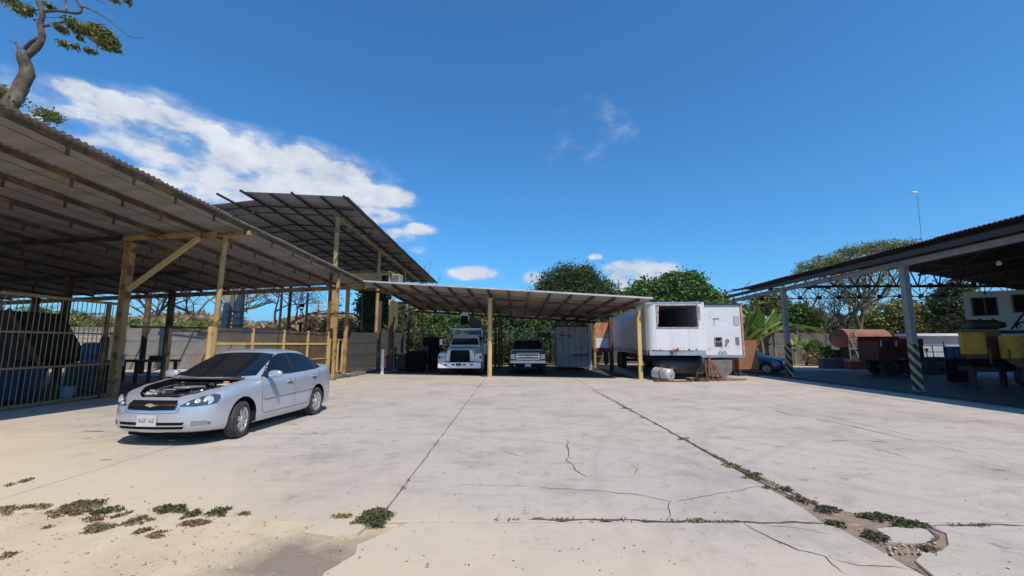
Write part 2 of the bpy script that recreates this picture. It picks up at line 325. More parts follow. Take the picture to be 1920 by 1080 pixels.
def slab_material():
    m = bpy.data.materials.new('yard_concrete'); m.use_nodes = True; n, l = m.node_tree.nodes, m.node_tree.links; b = n['Principled BSDF']; b.inputs['Roughness'].default_value = .82
    pos = n.new('ShaderNodeNewGeometry').outputs['Position']
    def no(s, d=8, r=.6, st=None):
        v = pos
        if st:
            mp = n.new('ShaderNodeMapping'); mp.inputs['Scale'].default_value = st; l.new(pos, mp.inputs[0]); v = mp.outputs[0]
        t = n.new('ShaderNodeTexNoise'); t.inputs['Scale'].default_value = s; t.inputs['Detail'].default_value = d; t.inputs['Roughness'].default_value = r; l.new(v, t.inputs['Vector']); return t.outputs[0]
    def mix(f, a, c, lo=.4, hi=.6):
        r = n.new('ShaderNodeMapRange'); r.inputs[1].default_value = lo; r.inputs[2].default_value = hi; l.new(f, r.inputs[0])
        x = n.new('ShaderNodeMix'); x.data_type = 'RGBA'; l.new(r.outputs[0], x.inputs[0])
        for k, q in ((6, a), (7, c)):
            if isinstance(q, tuple): x.inputs[k].default_value = lin(q)
            else: l.new(q, x.inputs[k])
        return x.outputs[2]
    oi = n.new('ShaderNodeObjectInfo').outputs['Random']
    c = mix(no(.35), (.425, .375, .315), (.475, .425, .36), .3, .7)
    c = mix(oi, c, (.415, .385, .35), 0, 2.0)
    c = mix(no(.6, 9, .75), c, (.265, .237, .20), .49, .72); c = mix(no(2.2, 9, .78), c, (.235, .21, .175), .55, .74); c = mix(no(1.7, 9, .7, (.35, 1.6, 1)), c, (.33, .30, .26), .56, .68)
    c = mix(no(6, 9, .8), c, (.29, .26, .22), .57, .72)
    c = mix(no(1.3, 7, .65, (1.0, .25, 1)), c, (.36, .33, .30), .60, .7)
    c = mix(no(22, 6, .75), c, (.25, .225, .19), .60, .74)
    c = mix(no(40, 3), c, (.56, .53, .48), .70, .76)
    c = mix(no(75, 3), c, (.20, .18, .15), .70, .76)
    c = mix(no(10, 12, .9), c, (.285, .255, .215), .55, .68); c = mix(no(4.5, 12, .95, (1, .5, 1)), c, (.52, .485, .43), .60, .74)
    def ring(cx, cy, rad, wd_):
        vm = n.new('ShaderNodeVectorMath'); vm.operation = 'DISTANCE'; l.new(pos, vm.inputs[0]); vm.inputs[1].default_value = (cx, cy, 0)
        a_ = n.new('ShaderNodeMath'); a_.operation = 'SUBTRACT'; l.new(vm.outputs['Value'], a_.inputs[0]); a_.inputs[1].default_value = rad
        b_ = n.new('ShaderNodeMath'); b_.operation = 'ABSOLUTE'; l.new(a_.outputs[0], b_.inputs[0]); c_ = n.new('ShaderNodeMath'); c_.operation = 'MULTIPLY_ADD'; l.new(b_.outputs[0], c_.inputs[0]); c_.inputs[1].default_value = -1 / wd_; l.new(no(7, 8, .75), c_.inputs[2]); return c_.outputs[0]
    for (cx_, cy_, rd_, wd_) in ((-3, -2, 9.6, .22), (-3, -2, 11.2, .22), (9, 4, 6.6, .2), (9, 4, 8.1, .2), (2, 26, 14.5, .25), (2, 26, 16.0, .25), (14, -6, 16, .25)):
        c = mix(ring(cx_, cy_, rd_, wd_), c, (.345, .31, .27), .0, .9)
    c = mix(no(1.9, 5, .6), c, (.20, .18, .16), .645, .72); c = mix(no(3.3, 10, .85), c, (.50, .47, .42), .60, .72)
    # wind-blown sand over the slabs at the near left
    sx = n.new('ShaderNodeSeparateXYZ'); l.new(pos, sx.inputs[0])
    a1 = n.new('ShaderNodeMath'); a1.operation = 'MULTIPLY_ADD'; l.new(sx.outputs[0], a1.inputs[0]); a1.inputs[1].default_value = .45; l.new(sx.outputs[1], a1.inputs[2])
    a2 = n.new('ShaderNodeMath'); a2.operation = 'MULTIPLY_ADD'; l.new(no(.8), a2.inputs[0]); a2.inputs[1].default_value = 4.2; l.new(a1.outputs[0], a2.inputs[2])
    c = mix(a2.outputs[0], (.55, .465, .335), c, 4.4, 6.8)
    l.new(c, b.inputs['Base Color'])
    bp = n.new('ShaderNodeBump'); bp.inputs['Strength'].default_value = .35; bp.inputs['Distance'].default_value = .008; l.new(no(28), bp.inputs['Height']); l.new(bp.outputs[0], b.inputs['Normal'])
    return m
M_slab = slab_material()
M_joint = mat('joint_dirt', (.07, .06, .045), (.12, .10, .075), 9, .95, world=True)
M_floor = mat('shaded_shed_floor', (.062, .066, .075), (.045, .048, .055), .8, .6, bump=.1, c3=(.05, .05, .055), s3=.5, world=True)  # roof shade and the sky's blue mixed into the workshop floor colour
M_field = mat('dry_field', (.30, .26, .15), (.20, .19, .09), .05, .95, world=True)

g = MB(); nx = 24
g.add([(-9000, -9000, -.09), (9000, -9000, -.09), (9000, 9000, -.09), (-9000, 9000, -.09)], [(0, 1, 2, 3)])
props(g.build('ground', M_field, smooth=0), kind='structure')
# sand and earth where the paving stops (near left); slightly uneven sheet
def sheet(name, x0, x1, y0, y1, nx_, ny_, fz, m):
    V = []; F = []
    for j in range(ny_ + 1):
        for i in range(nx_ + 1):
            x = x0 + (x1 - x0) * i / nx_; y = y0 + (y1 - y0) * j / ny_; V.append((x, y, fz(x, y)))
    for j in range(ny_):
        for i in range(nx_): a = j * (nx_ + 1) + i; F.append((a, a + 1, a + nx_ + 2, a + nx_ + 1))
    return MB().add(V, F).build(name, m, smooth=60)
from mathutils import noise as mn
def soilz(x, y):
    z = -.006 + .014 * mn.fractal(Vector((x * 1.3, y * 1.3, 0)), 1, 2, 4) + .012 * max(0, min(1, (y - 3.2) / .6)) * max(0, min(1, (-1.9 - x) / .5)) - .09 * max(0, y - 4.05)
    edge = max(0, min(1, (x + 1.75) / .6)); return z - .03 * edge
o = sheet('sand', -9, -1.0, -3, 4.55, 130, 110, soilz, M_soil); props(o, kind='structure')
o = sheet('earth', -40, 40, -6, 40, 8, 8, lambda x, y: -.055, M_soil); props(o, kind='structure')

yard = bpy.data.objects.new('concrete_yard', None); COL.objects.link(yard); props(yard, kind='structure')
XS = [-33.2, -29.2, -25.2, -21.2, -17.2, -13.2, -9.2, -5.2, -1.2, 2.82, 6.82, 10.82, 12.25]
YS = [-3.3, .35, 3.92, 7.46, 11.1, 14.7, 18.3, 21.9, 25.5, 29.1]
def slab(x0, x1, y0, y1, corner=None):
    gp = .009; x0 += gp; x1 -= gp; y0 += gp; y1 -= gp
    pts = []
    def edge(a, b):
        L = (Vector(b) - Vector(a)).length; k = max(1, int(L / .07)); out = []
        near = (abs(a[1]) < 9 and abs(a[0]) < 10)
        for i in range(k):
            t = i / k; p = Vector(a).lerp(Vector(b), t)
            if near and 0 < i: j = .011 * mn.noise(Vector((p.x * 4, p.y * 4, 1))) + .012 * max(0, mn.noise(Vector((p.x * 11, p.y * 11, 4)))); p.x += j; p.y += j
            out.append((p.x, p.y))
        return out
    poly = corner or [(x0, y0), (x1, y0), (x1, y1), (x0, y1)]
    for i in range(len(poly)): pts += edge(poly[i], poly[(i + 1) % len(poly)])
    z = random.uniform(-.003, .003)
    n = len(pts); b = .006
    cx = sum(p[0] for p in pts) / n; cy = sum(p[1] for p in pts) / n
    def ins(p): d = Vector((cx - p[0], cy - p[1])); d.normalize(); return (p[0] + d.x * b, p[1] + d.y * b)
    V = [(*ins(p), z) for p in pts] + [(*p, z - b) for p in pts] + [(*p, -.05) for p in pts]
    F = [tuple(range(n))] + [(i, (i + 1) % n, n + (i + 1) % n, n + i) for i in range(n)] + [(n + i, n + (i + 1) % n, 2 * n + (i + 1) % n, 2 * n + i) for i in range(n)]
    MB().add(V, F).build('slab', M_slab, yard, smooth=0)
for i in range(len(XS) - 1):
    for j in range(len(YS) - 1):
        x0, x1, y0, y1 = XS[i], XS[i + 1], YS[j], YS[j + 1]
        if x1 < -1.1 and y1 < 4: continue
        c = None
        if abs(x0 + 1.2) < .1 and abs(y1 - 3.92) < .05:      # broken corner where the sand begins
            c = [(-1.35, .36), (2.8, .36), (2.8, 3.91), (-.92, 3.91), (-1.05, 3.72), (-1.22, 3.5), (-1.18, 3.35), (-1.30, 3.1), (-1.25, 2.8), (-1.42, 2.4), (-1.35, 1.9)]
        if abs(x0 - 2.82) < .05 and abs(y1 - 3.92) < .05:    # missing piece at the joint crossing
            c = [(2.835, .36), (6.81, .36), (6.81, 3.91), (3.66, 3.91), (3.60, 3.80), (3.61, 3.70), (3.42, 3.5), (3.26, 3.40), (3.08, 3.36), (2.93, 3.26), (2.86, 3.05)]
        if abs(x1 - 2.82) < .05 and abs(y1 - 3.92) < .05: pass
        if abs(x0 - 2.82) < .05 and abs(y0 - 3.92) < .05:
            c = [(3.62, 3.93), (6.81, 3.93), (6.81, 7.45), (2.835, 7.45), (2.86, 4.7), (3.0, 4.27), (3.2, 4.12), (3.38, 4.04)]
        if abs(x1 - 2.82) < .05 and abs(y0 - 3.92) < .05:
            c = [(-1.19, 3.93), (2.74, 3.93), (2.79, 4.2), (2.79, 4.6), (2.81, 7.45), (-1.19, 7.45)]
        slab(x0, x1, y0, y1, c)
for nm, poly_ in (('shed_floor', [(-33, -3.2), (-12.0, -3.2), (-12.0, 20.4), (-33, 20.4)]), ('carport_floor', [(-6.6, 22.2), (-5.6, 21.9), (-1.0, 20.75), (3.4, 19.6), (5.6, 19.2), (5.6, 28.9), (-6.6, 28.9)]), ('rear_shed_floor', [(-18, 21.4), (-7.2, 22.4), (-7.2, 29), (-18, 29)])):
    props(MB().add([(x, y, .006) for x, y in poly_], [tuple(range(len(poly_)))]).build(nm, mat('shade_dark_floor', (.065, .06, .058), (.035, .033, .032), .9, .7, world=True), smooth=0), kind='structure')  # roof shade painted as dark floor patches; carport edge follows the shadow line
props(sheet('bare_earth', 2.6, 3.9, 2.6, 5.2, 40, 60, lambda x, y: -.016 + .010 * mn.fractal(Vector((x * 4, y * 4, 5)), 1, 2, 4), mat('brown_earth', (.27, .20, .14), (.19, .145, .105), 6, .95, bump=.5, c3=(.40, .33, .25), s3=12, world=True)), kind='structure')
# loose slab fragment in the broken corner and the paving bit by the weeds
MB().prism([(3.0, 3.56), (3.12, 3.53), (3.3, 3.54), (3.5, 3.68), (3.55, 3.76), (3.46, 3.84), (3.3, 3.83), (3.12, 3.8)], -.05, -.004, 'XY').build('slab', M_slab, yard, smooth=0)
MB().prism([(-1.75, 3.70), (-1.45, 3.62), (-1.28, 3.68), (-1.25, 3.88), (-1.4, 3.98), (-1.68, 3.96)], -.05, .008, 'XY').build('slab', M_slab, yard, smooth=0)

# cracks: narrow ragged strips of dirt lying in the surface
def crack(px, w0=.008, w1=.02, seg=10, mb=None, jit=.03):
    pts = [G(u, v) for u, v in px]; out = []
    for a, b in zip(pts[:-1], pts[1:]):
        L = (b - a).length; k = max(2, int(L / .04))
        for i in range(k): 
            p = a.lerp(b, i / k); nrm = Vector((-(b - a).y, (b - a).x, 0)).normalized()
            out.append(p + nrm * (jit * 1.3 * mn.noise(Vector((p.x * 4, p.y * 4, 3))) + .014 * mn.noise(Vector((p.x * 15, p.y * 15, 9)))))
    out.append(pts[-1]); V = []; F = []
    for i, p in enumerate(out):
        t = (out[min(i + 1, len(out) - 1)] - out[max(i - 1, 0)]).normalized(); nrm = Vector((-t.y, t.x, 0))
        wd = 1.7 * (w0 + (w1 - w0) * abs(mn.noise(Vector((p.x * 3, p.y * 3, 7)))) * 1.6) * min(1, .2 + min(i, len(out) - 1 - i) * .25)
        V += [(p.x + nrm.x * wd / 2, p.y + nrm.y * wd / 2, .0042), (p.x - nrm.x * wd / 2, p.y - nrm.y * wd / 2, .0042)]
    for i in range(len(out) - 1): F.append((2 * i, 2 * i + 1, 2 * i + 3, 2 * i + 2))
    mb.add(V, F)
mb = MB()
for px, a, b in [
    ([(1062, 824), (1066, 850), (1064, 862), (1078, 880), (1104, 897)], .004, .012), ([(1000, 913), (1060, 918), (1120, 921), (1180, 925), (1220, 933), (1262, 941)], .003, .008),
    ([(850, 910), (950, 910), (1000, 913)], .002, .004), ([(1262, 941), (1300, 935), (1330, 930), (1380, 920), (1440, 912)], .003, .008), ([(1262, 941), (1253, 952), (1252, 960), (1260, 975)], .005, .012),
    ([(1388, 980), (1420, 996), (1460, 1014), (1500, 1036)], .004, .009), ([(1450, 1010), (1500, 1034), (1546, 1044), (1575, 1066), (1590, 1079)], .004, .009),
    ([(1546, 1044), (1610, 1060), (1680, 1066), (1720, 1072)], .003, .007), ([(1525, 785), (1600, 800), (1720, 828)], .006, .015), ([(1738, 833), (1815, 850)], .006, .015),
    ([(1560, 826), (1590, 827)], .02, .05), ([(1620, 826), (1665, 830)], .02, .04), ([(1635, 840), (1700, 858)], .008, .012), ([(1450, 770), (1490, 778)], .01, .03), ([(1160, 766), (1186, 766)], .02, .06),
    ([(1340, 819), (1372, 822)], .02, .05), ([(1765, 860), (1780, 860)], .01, .02), ([(1740, 985), (1752, 1005), (1740, 1020)], .01, .02),
    ([(990, 974), (1150, 976), (1300, 978), (1430, 980), (1548, 981)], .010, .034), ([(1745, 986), (1840, 986), (1920, 987)], .010, .03), ([(1110, 731), (1180, 768), (1280, 822), (1370, 872), (1450, 910), (1545, 952)], .016, .04),
    ([(1300, 850), (1330, 845), (1345, 862), (1360, 858)], .002, .005), ([(1720, 780), (1790, 792), (1850, 788)], .004, .01), ([(905, 850), (940, 845), (985, 858)], .002, .005), ([(1180, 870), (1196, 880), (1192, 890)], .003, .007), ([(1560, 1000), (1500, 992), (1430, 986)], .003, .006),
    ([(480, 813), (560, 814), (640, 815)], .002, .006), ([(1700, 1055), (1745, 1079)], .006, .016), ([(540, 795), (560, 797)], .01, .02), ([(700, 806), (715, 808)], .01, .02), ([(156, 808), (198, 810)], .02, .05), ([(185, 864), (210, 862)], .01, .03)]:
    crack(px, a, b, mb=mb)
props(mb.build('crack', M_joint, yard, smooth=0), kind='stuff')
# dirt bedded in the joints nearest the camera and wheel-swept grit specks
n = 2600
C = np.stack([rng.uniform(-5.5, 9, n), 2.4 + 11 * rng.random(n) ** 1.8, np.full(n, .004)], 1)
s = (.004 + .012 * rng.random(n) ** 3)
q = []
for c, k in zip(C, s):
    a = rng.random() * 6.28; e = Vector((math.cos(a), math.sin(a), 0)) * k; f = Vector((-e.y, e.x, 0)) * .6; cc = Vector(c)
    q += [cc - e, cc + f + Vector((0, 0, k * .5)), cc + e, cc - f]
o = put('grit', quads_mesh('grit', np.array([list(x) for x in q]), mat('grit', (.30, .26, .21), (.17, .13, .10), 30, .9, world=True))); props(o, kind='stuff'); o.parent = yard
# small pebbles on the sand
n = 420; mb = MB()
for i in range(n):
    x = random.uniform(-4.6, -1.0); y = random.uniform(2.7, 4.3); r = random.uniform(.003, .011) * (1.6 if random.random() < .04 else 1)
    z = soilz(x, y); mb.box((x, y, z + r * .3), (2 * r, 1.6 * r, r), (random.random(), random.random(), random.random() * 3))
props(mb.build('pebbles', mat('pebble', (.42, .38, .33), (.26, .22, .19), 20, .9, world=True), smooth=0), kind='stuff')

# ------------------------------------------------------------------ structures
def corrugated(parent, S, L, n_sheet, T, pitch=.13, amp=.022, material=None, jag=0.0, skip=(), wave_res=6):
    """sheets side by side along s (length L); corrugations run along t; T = list of t breaks"""
    for r in range(len(T) - 1):
        for k in range(n_sheet):
            if (k, r) in skip: continue
            s0, s1 = k / n_sheet, (k + 1) / n_sheet; wv = max(2, round(L / n_sheet / pitch)); m = wv * wave_res; lap = .5 / m * (s1 - s0)
            t0, t1 = T[r], T[r + 1] + (.008 if r < len(T) - 2 else 0); t0 -= random.uniform(0, jag) if r == 0 else 0
            V = []
            lift = .012 * r + random.uniform(-.008, .008) + (.01 if k % 2 else 0)
            for i in range(m + 1):
                s = s0 + (s1 - s0 + lap) * i / m; h = amp * math.cos(2 * math.pi * i / wave_res) + lift
                for t in (t0, (t0 + t1) / 2, t1): p = S(s, t); V.append((p[0], p[1], p[2] + h))
            F = []
            for i in range(m): F += [(3 * i, 3 * i + 1, 3 * i + 4, 3 * i + 3), (3 * i + 1, 3 * i + 2, 3 * i + 5, 3 * i + 4)]
            MB().add(V, F).build('roof_sheet', material or M_sheet, parent, smooth=80)
def joist(parent, a, b, depth=.2, chord=.07, tabs=1.1, m=None, name='purlin', chordh=.09):
    a, b = Vector(a), Vector(b); mb = MB(); mb.beam(a, b, chord, chordh)
    if depth:
        dn = Vector((0, 0, -depth)); mb.tube(a + dn, b + dn, .008, n=5); L = (b - a).length; k = int(L / tabs)
        for i in range(1, k):
            p = a.lerp(b, i / k + random.uniform(-.006, .006)); mb.box(p + Vector((0, 0, -depth / 2 - .02)), (.035, .05, depth), m=0)
    return mb.build(name, m or M_rustbeam, parent, smooth=0)

# --- left open shed
shed = thing('open_shed', 'long open shed with rusty zinc roof on yellow posts along the left of the yard', 'shed', (-14, 10, 0))
def lx(y): return -8.45 + .0887 * (y - 6.4)
def lz(y): return 5.50 - .0674 * (y - 6.4)
def lroof(x, y): return lz(y) - .045 * (lx(y) - x)
def Sl(s, t):
    y = -3 + 23.6 * s; x = lx(y) - 18.5 * t; return (x, y, lroof(x, y))
corrugated(shed, Sl, 23.6, 23, [0, .33, .66, 1.0], jag=.004)
for k in range(14):
    off = .12 + 1.33 * k
    a = Vector((lx(-3) - off, -3, lroof(lx(-3) - off, -3) - .09)); b = Vector((lx(20.4) - off, 20.4, lroof(lx(20.4) - off, 20.4) - .09))
    joist(shed, a, b, .20, tabs=1.15)
def lrafter(y, xe, xs, h=.16, m=M_yellow, drop=.22):
    MB().beam((xs, y, lroof(xs, y) - drop), (xe, y, lroof(xe, y) - drop), .09, h).build('rafter', m, shed, smooth=0)
lrafter(12.3, lx(12.3) - .02, -11.75, h=.13); lrafter(12.3, -11.75, -26, m=M_darksteel, h=.12); lrafter(20.45, lx(20.45) - .02, -25.8, .2); lrafter(4.2, lx(4.2), -26); lrafter(-2.8, lx(-2.8), -26)
lrafter(16.4, -13, -26, m=M_darksteel)
def post(parent, x, y, z1, wd=.2, m=M_yellow, top=None, name='post', rnd=False, r=.1, plate=True, z0=-.05, collar=None):
    mb = MB(); a = Vector((x, y, z0)); b = Vector((top[0], top[1], z1)) if top else Vector((x, y, z1))
    if rnd: mb.tube(a, b, r, n=16)
    else: mb.beam(a, b, wd, wd, up=(0, 1, 0))
    if plate: mb.box((b.x, b.y, z1 + .0), (wd * 1.7, wd * 1.7, .02)); mb.box((x, y, .012), (wd * 1.9, wd * 1.9, .022))
    o = mb.build(name, m, parent, smooth=40); return o
# big I-section corner post with brace
mb = MB(); xb, yb = -11.64, 12.42; zt = lroof(xb, yb) - .34
for dx in (-.09, .09): mb.box((xb + dx, yb, zt / 2), (.03, .18, zt))
mb.box((xb, yb, zt / 2), (.15, .03, zt)); mb.box((xb, yb, .015), (.4, .36, .03)); mb.build('post', M_yellow, shed, smooth=0)
MB().beam((xb + .1, yb - .02, 3.15), (P(374, 445, 12.32).x, 12.32, lroof(-9.3, 12.3) - .3), .09, .13).build('brace', M_yellowpale, shed, smooth=0)
post(shed, -8.78, 12.3, lroof(-8.7, 12.3) - .3, rnd=True, r=.075, m=M_yellow, top=(-8.68, 12.3))
for (u, y, wd, mm) in [(318, 19.9, .2, M_rustbeam), (120, 16.4, .2, M_rustbeam), (62, 19.9, .2, M_rustbeam)]:
    x = P(u, 600, y).x; post(shed, x, y, lroof(x, y) - .2, wd, mm)
x = G(658, 702).x; post(shed, x, 20.42, lroof(x, 20.4) - .32, .15, M_yellow); post(shed, G(624, 713).x, 18.0, lroof(-7.7, 18) - .1, .12, M_yellow)
post(shed, -7.95, 18.05, lroof(-7.9, 18) - .1, .1, M_rustbeam)
post(shed, -20.5, 3.9, 4.6, .2, M_rustbeam); post(shed, -20.5, 12.3, 4.1, .2, M_rustbeam)
for x in (-25.8,): 
    for y in (-2.8, 4.2, 12.3, 20.3): post(shed, x, y, lroof(x, y) - .25, .2, M_rustbeam)

# --- tall canopy behind it
tall = thing('tall_canopy', 'high lean-to zinc canopy on yellow pipe posts rising behind the left shed', 'canopy', (-9.5, 30, 0))
def tz(x, y): return 8.95 - .0255 * (y - 20.5) + .045 * min(-8.5 - x, 5.3) - .12 * max(0, -13.8 - x)
def St(s, t): y = 20.4 + 26 * s; x = -8.35 - 12 * t; return (x, y, tz(x, y))
corrugated(tall, St, 26, 22, [0, .235, .45, .72, 1.0], material=M_sheet, jag=.002, skip=[(0, 3), (0, 2), (1, 3), (2, 3), (4, 3)])
for k in range(10):
    x = -8.45 - 1.27 * k; MB().beam((x, 20.1 + random.uniform(-.3, .2), tz(x, 20.3) - .08), (x, 46.3, tz(x, 46) - .08), .07, .1).build('purlin', M_darksteel, tall, smooth=0)
for k in range(8):
    y = 21.9 + 3.35 * k; xa, xb2 = -19.5, -8.6; mb = MB()
    z0 = tz(-8.6, y) - .17
    A = Vector((xa, y, tz(xa, y) - .17)); Mx = Vector((-13.8, y, tz(-13.8, y) - .17)); B = Vector((xb2, y, z0)); dn = Vector((0, 0, -.38))
    mb.beam(A, Mx, .06, .07); mb.beam(Mx, B, .06, .07); mb.beam(A + dn, Mx + dn, .06, .06); mb.beam(Mx + dn, B + dn, .06, .06)
    kk = 26
    for i in range(kk):
        def tp(j, low):
            x = xa + (xb2 - xa) * j / kk; return Vector((x, y, tz(x, y) - .17 - (.38 if low else 0)))
        mb.tube(tp(i, i % 2), tp(i + 1, (i + 1) % 2), .012, n=4)
    mb.build('roof_truss', M_darksteel, tall, smooth=0)
for i, (u, v) in enumerate([(632, 402), (715, 466), (760, 505), (791, 530)]):
    y = 22 + 7.2 * i; p = P(u, v, y); post(tall, -9.5, y, tz(-9.5, y) - .55, rnd=True, r=.118 - .004 * i, m=M_yellow, wd=.2)
MB().beam((-9.5, 22, tz(-9.5, 22) - .62), (-9.5, 46, tz(-9.5, 46) - .62), .12, .16).build('eaves_beam', M_yellow, tall, smooth=0)
for y in (22, 29, 36, 44): post(tall, -19.3, y, tz(-19.3, y) - .55, rnd=True, r=.13, m=M_rustbeam)

# raised yellow room with a window air conditioner under the tall canopy
cabr = thing('control_room', 'raised yellow room under the tall canopy above the carport roof', 'room', (-11, 31.5, 0))
p1 = P(682, 512, 30); p2 = P(730, 533, 30)
MB().box(((p1.x + p2.x) / 2 - .6, 31.2, 6.1), (3.1, 2.4, 1.1)).build('wall', M_yellowpale, cabr)
MB().box(((p1.x + p2.x) / 2 - .6, 31.2, 6.70), (3.4, 2.7, .08)).build('roof', M_yellow, cabr)
MB().box((P(722, 520, 29.9).x, 29.97, 6.15), (.5, .03, .6)).build('window', M_black, cabr)
for dx in (-1.9, .7): MB().box((p2.x - .8 + dx * .8, 31.2, 2.77), (.12, .12, 5.55)).build('leg', M_rustbeam, cabr)
acx = thing('air_conditioner', 'white boxy air conditioner on the end wall of the yellow room', 'air conditioner', (P(738, 520, 30).x, 30.4, 5.3))
mb = MB(); mb.box((P(738, 520, 30).x + .1, 30.6, 6.15), (.62, .9, .9), bevel=.03); mb.build('casing', mat('tan_casing', (.36, .34, .30), (.28, .26, .23), 3, .6), acx)
mb = MB(); [mb.box((P(738, 520, 30).x + .1, 30.13, 5.8 + .1 * i), (.5, .02, .04)) for i in range(8)]; mb.build('grille', M_greysteel, acx)

# --- central carport
car = thing('carport', 'low wide zinc carport on yellow posts at the far side of the yard', 'carport', (0, 22, 0))
FL, FR, BL, BR = Vector((-6.95, 19.3, 4.42)), Vector((5.7, 16.9, 3.36)), Vector((-6.2, 27.6, 3.72)), Vector((5.3, 27.2, 3.02))
def Sc(s, t): return FL.lerp(FR, s).lerp(BL.lerp(BR, s), t)
for r, (t0, t1) in enumerate([(0, .34), (.34, .68), (.68, 1.0)]):
    for k in range(7):    # corrugations run across the slope, so sheets are laid in strips along the edge
        s0, s1 = k / 7, (k + 1) / 7 + .01; V = []; F = []; m = 22
        lift = .02 + .01 * r + random.uniform(0, .012)
        for i in range(m * 4 + 1):
            t = t0 + (t1 - t0 + .01) * i / (m * 4); h = .018 * math.cos(math.pi * i / 2) + lift
            for s in (s0, s1): p = Sc(s, t); V.append((p.x, p.y, p.z + h))
        for i in range(m * 4): F.append((2 * i, 2 * i + 1, 2 * i + 3, 2 * i + 2))
        MB().add(V, F).build('roof_sheet', M_sheet, car, smooth=80)
MB().beam(Sc(-.002, -.004) + Vector((0, 0, .02)), Sc(1.002, -.004) + Vector((0, 0, .02)), .03, .07).build('edge_flashing', mat('bare_zinc', (.62, .62, .62), (.45, .44, .43), 3, .5, .2), car, smooth=0)
for k in range(14):
    s = (k + .5) / 14; MB().beam(Sc(s, .012) + Vector((0, 0, -.06)), Sc(s, .99) + Vector((0, 0, -.06)), .07, .1).build('purlin', M_rustbeam, car, smooth=0)
for t, sA, sB in ((.18, .0, 1.0), (.55, 0, 1), (.93, 0, 1)):
    MB().beam(Sc(sA, t) + Vector((0, 0, -.17)), Sc(sB, t) + Vector((0, 0, -.17)), .1, .12).build('cross_beam', M_rustbeam, car, smooth=0)
for (u, y, rr, rnd) in [(918, 19.4, .105, True), (1201, 18.5, .10, False)]:
    x = P(u, 700, y).x; s = (x + 6.95) / 12.8; zt = Sc(s, .2).z - .2
    if rnd: post(car, x, y, zt, rnd=True, r=rr, m=M_yellowpale, wd=.2)
    else: post(car, x, y, zt, .16, M_yellowpale)
for (u, y, wd, mm) in [(710, 23.5, .16, M_rustbeam), (733, 23.2, .24, M_rustbeam), (754, 27, .13, M_darksteel), (765, 26.8, .13, M_darksteel), (790, 27.3, .14, M_yellow), (936, 24.5, .13, M_rustbeam), (929, 27, .13, M_rustbeam), (941, 27, .09, M_darksteel), (1115, 27, .14, M_yellow), (1146, 24, .2, M_rustbeam)]:
    x = P(u, 650, y).x; s = min(1, max(0, (x + 6.9) / 12.5)); t = min(1, max(0, (y - 18.5) / 9)); post(car, x, y, Sc(s, t).z - .12, wd, mm, plate=False)
bb = thing('plywood_sheet', 'pale yellow inverted-L plywood panel nailed to a carport post on the left', 'panel', (P(738, 590, 23).x, 23, 0))
def poly_at(px, y, th, m, name, parent):
    pts = [P(u, v, y) for u, v in px]; mb = MB(); mb.prism([(p.x, p.z) for p in pts], y, y + th, 'XZ'); return mb.build(name, m, parent, smooth=0)
poly_at([(729, 562), (737, 563), (737, 602), (729, 616)], 23.0, .04, M_yellowpale, 'board', bb)
poly_at([(737.5, 563), (746, 567), (746, 607), (738, 624), (738, 612), (742, 594), (737.5, 594)], 22.97, .04, M_yellowpale, 'board', bb)
wb = thing('leaning_board', 'narrow pale board standing upright at the left edge of the carport', 'board', (P(717, 690, 21.4).x, 21.4, 0))
MB().box((P(717, 690, 21.4).x, 21.4, .62), (.13, .05, 1.24), (.02, 0, 0)).build('plank', M_white, wb)

# --- right shed
rs = thing('workshop_shed', 'tall dark workshop shed with grey posts and a long grey eaves beam on the right', 'shed', (13, 16, 0))
def rx(y): return 12.95
def rz(x, y): return 4.78 + .30 * (min(x, 21) - 12.95) * .6 - .25 * max(0, x - 21) - .012 * (y - 10)
def rend(x): return 25.4 - .19 * (x - 12.95)
def Sr(s, t): x = 12.95 + 17 * t; y = 2.5 + (rend(x) - 2.5) * s; return (x, y, rz(x, y))
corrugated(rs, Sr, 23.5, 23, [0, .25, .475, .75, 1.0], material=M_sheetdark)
MB().beam((13.05, 2.6, 4.60), (13.05, 25.4, 4.33), .06, .17).build('edge_purlin', M_darksteel, rs, smooth=0)
for k in range(1, 12):
    x = 13.05 + 1.45 * k; MB().beam((x, 2.6, rz(x, 2.6) - .1), (x, rend(x), rz(x, rend(x)) - .1), .07, .12).build('purlin', M_darksteel, rs, smooth=0)
MB().beam((13.38, 2.6, 4.42), (13.42, 25.2, 4.12), .1, .19).build('eaves_beam', M_greysteel, rs, smooth=0)
M_hazard = bpy.data.materials.new('hazard_stripes'); M_hazard.use_nodes = True
_n, _l = M_hazard.node_tree.nodes, M_hazard.node_tree.links; _t = _n.new('ShaderNodeTexCoord'); _s = _n.new('ShaderNodeSeparateXYZ'); _l.new(_t.outputs['Object'], _s.inputs[0])
def _m(op, a, b):
    q = _n.new('ShaderNodeMath'); q.operation = op
    for i, v in enumerate((a, b)):
        if isinstance(v, (int, float)): q.inputs[i].default_value = v
        else: _l.new(v, q.inputs[i])
    return q.outputs[0]
_a = _m('ADD', _m('SUBTRACT', _s.outputs[0], _s.outputs[1]), _s.outputs[2]); _f = _m('GREATER_THAN', _m('FRACT', _m('DIVIDE', _a, .36), 0), .55)
_x = _n.new('ShaderNodeMix'); _x.data_type = 'RGBA'; _l.new(_f, _x.inputs[0]); _x.inputs[6].default_value = (.02, .02, .02, 1); _x.inputs[7].default_value = (.38, .32, .17, 1)
_l.new(_x.outputs[2], _n['Principled BSDF'].inputs['Base Color']); _n['Principled BSDF'].inputs['Roughness'].default_value = .6
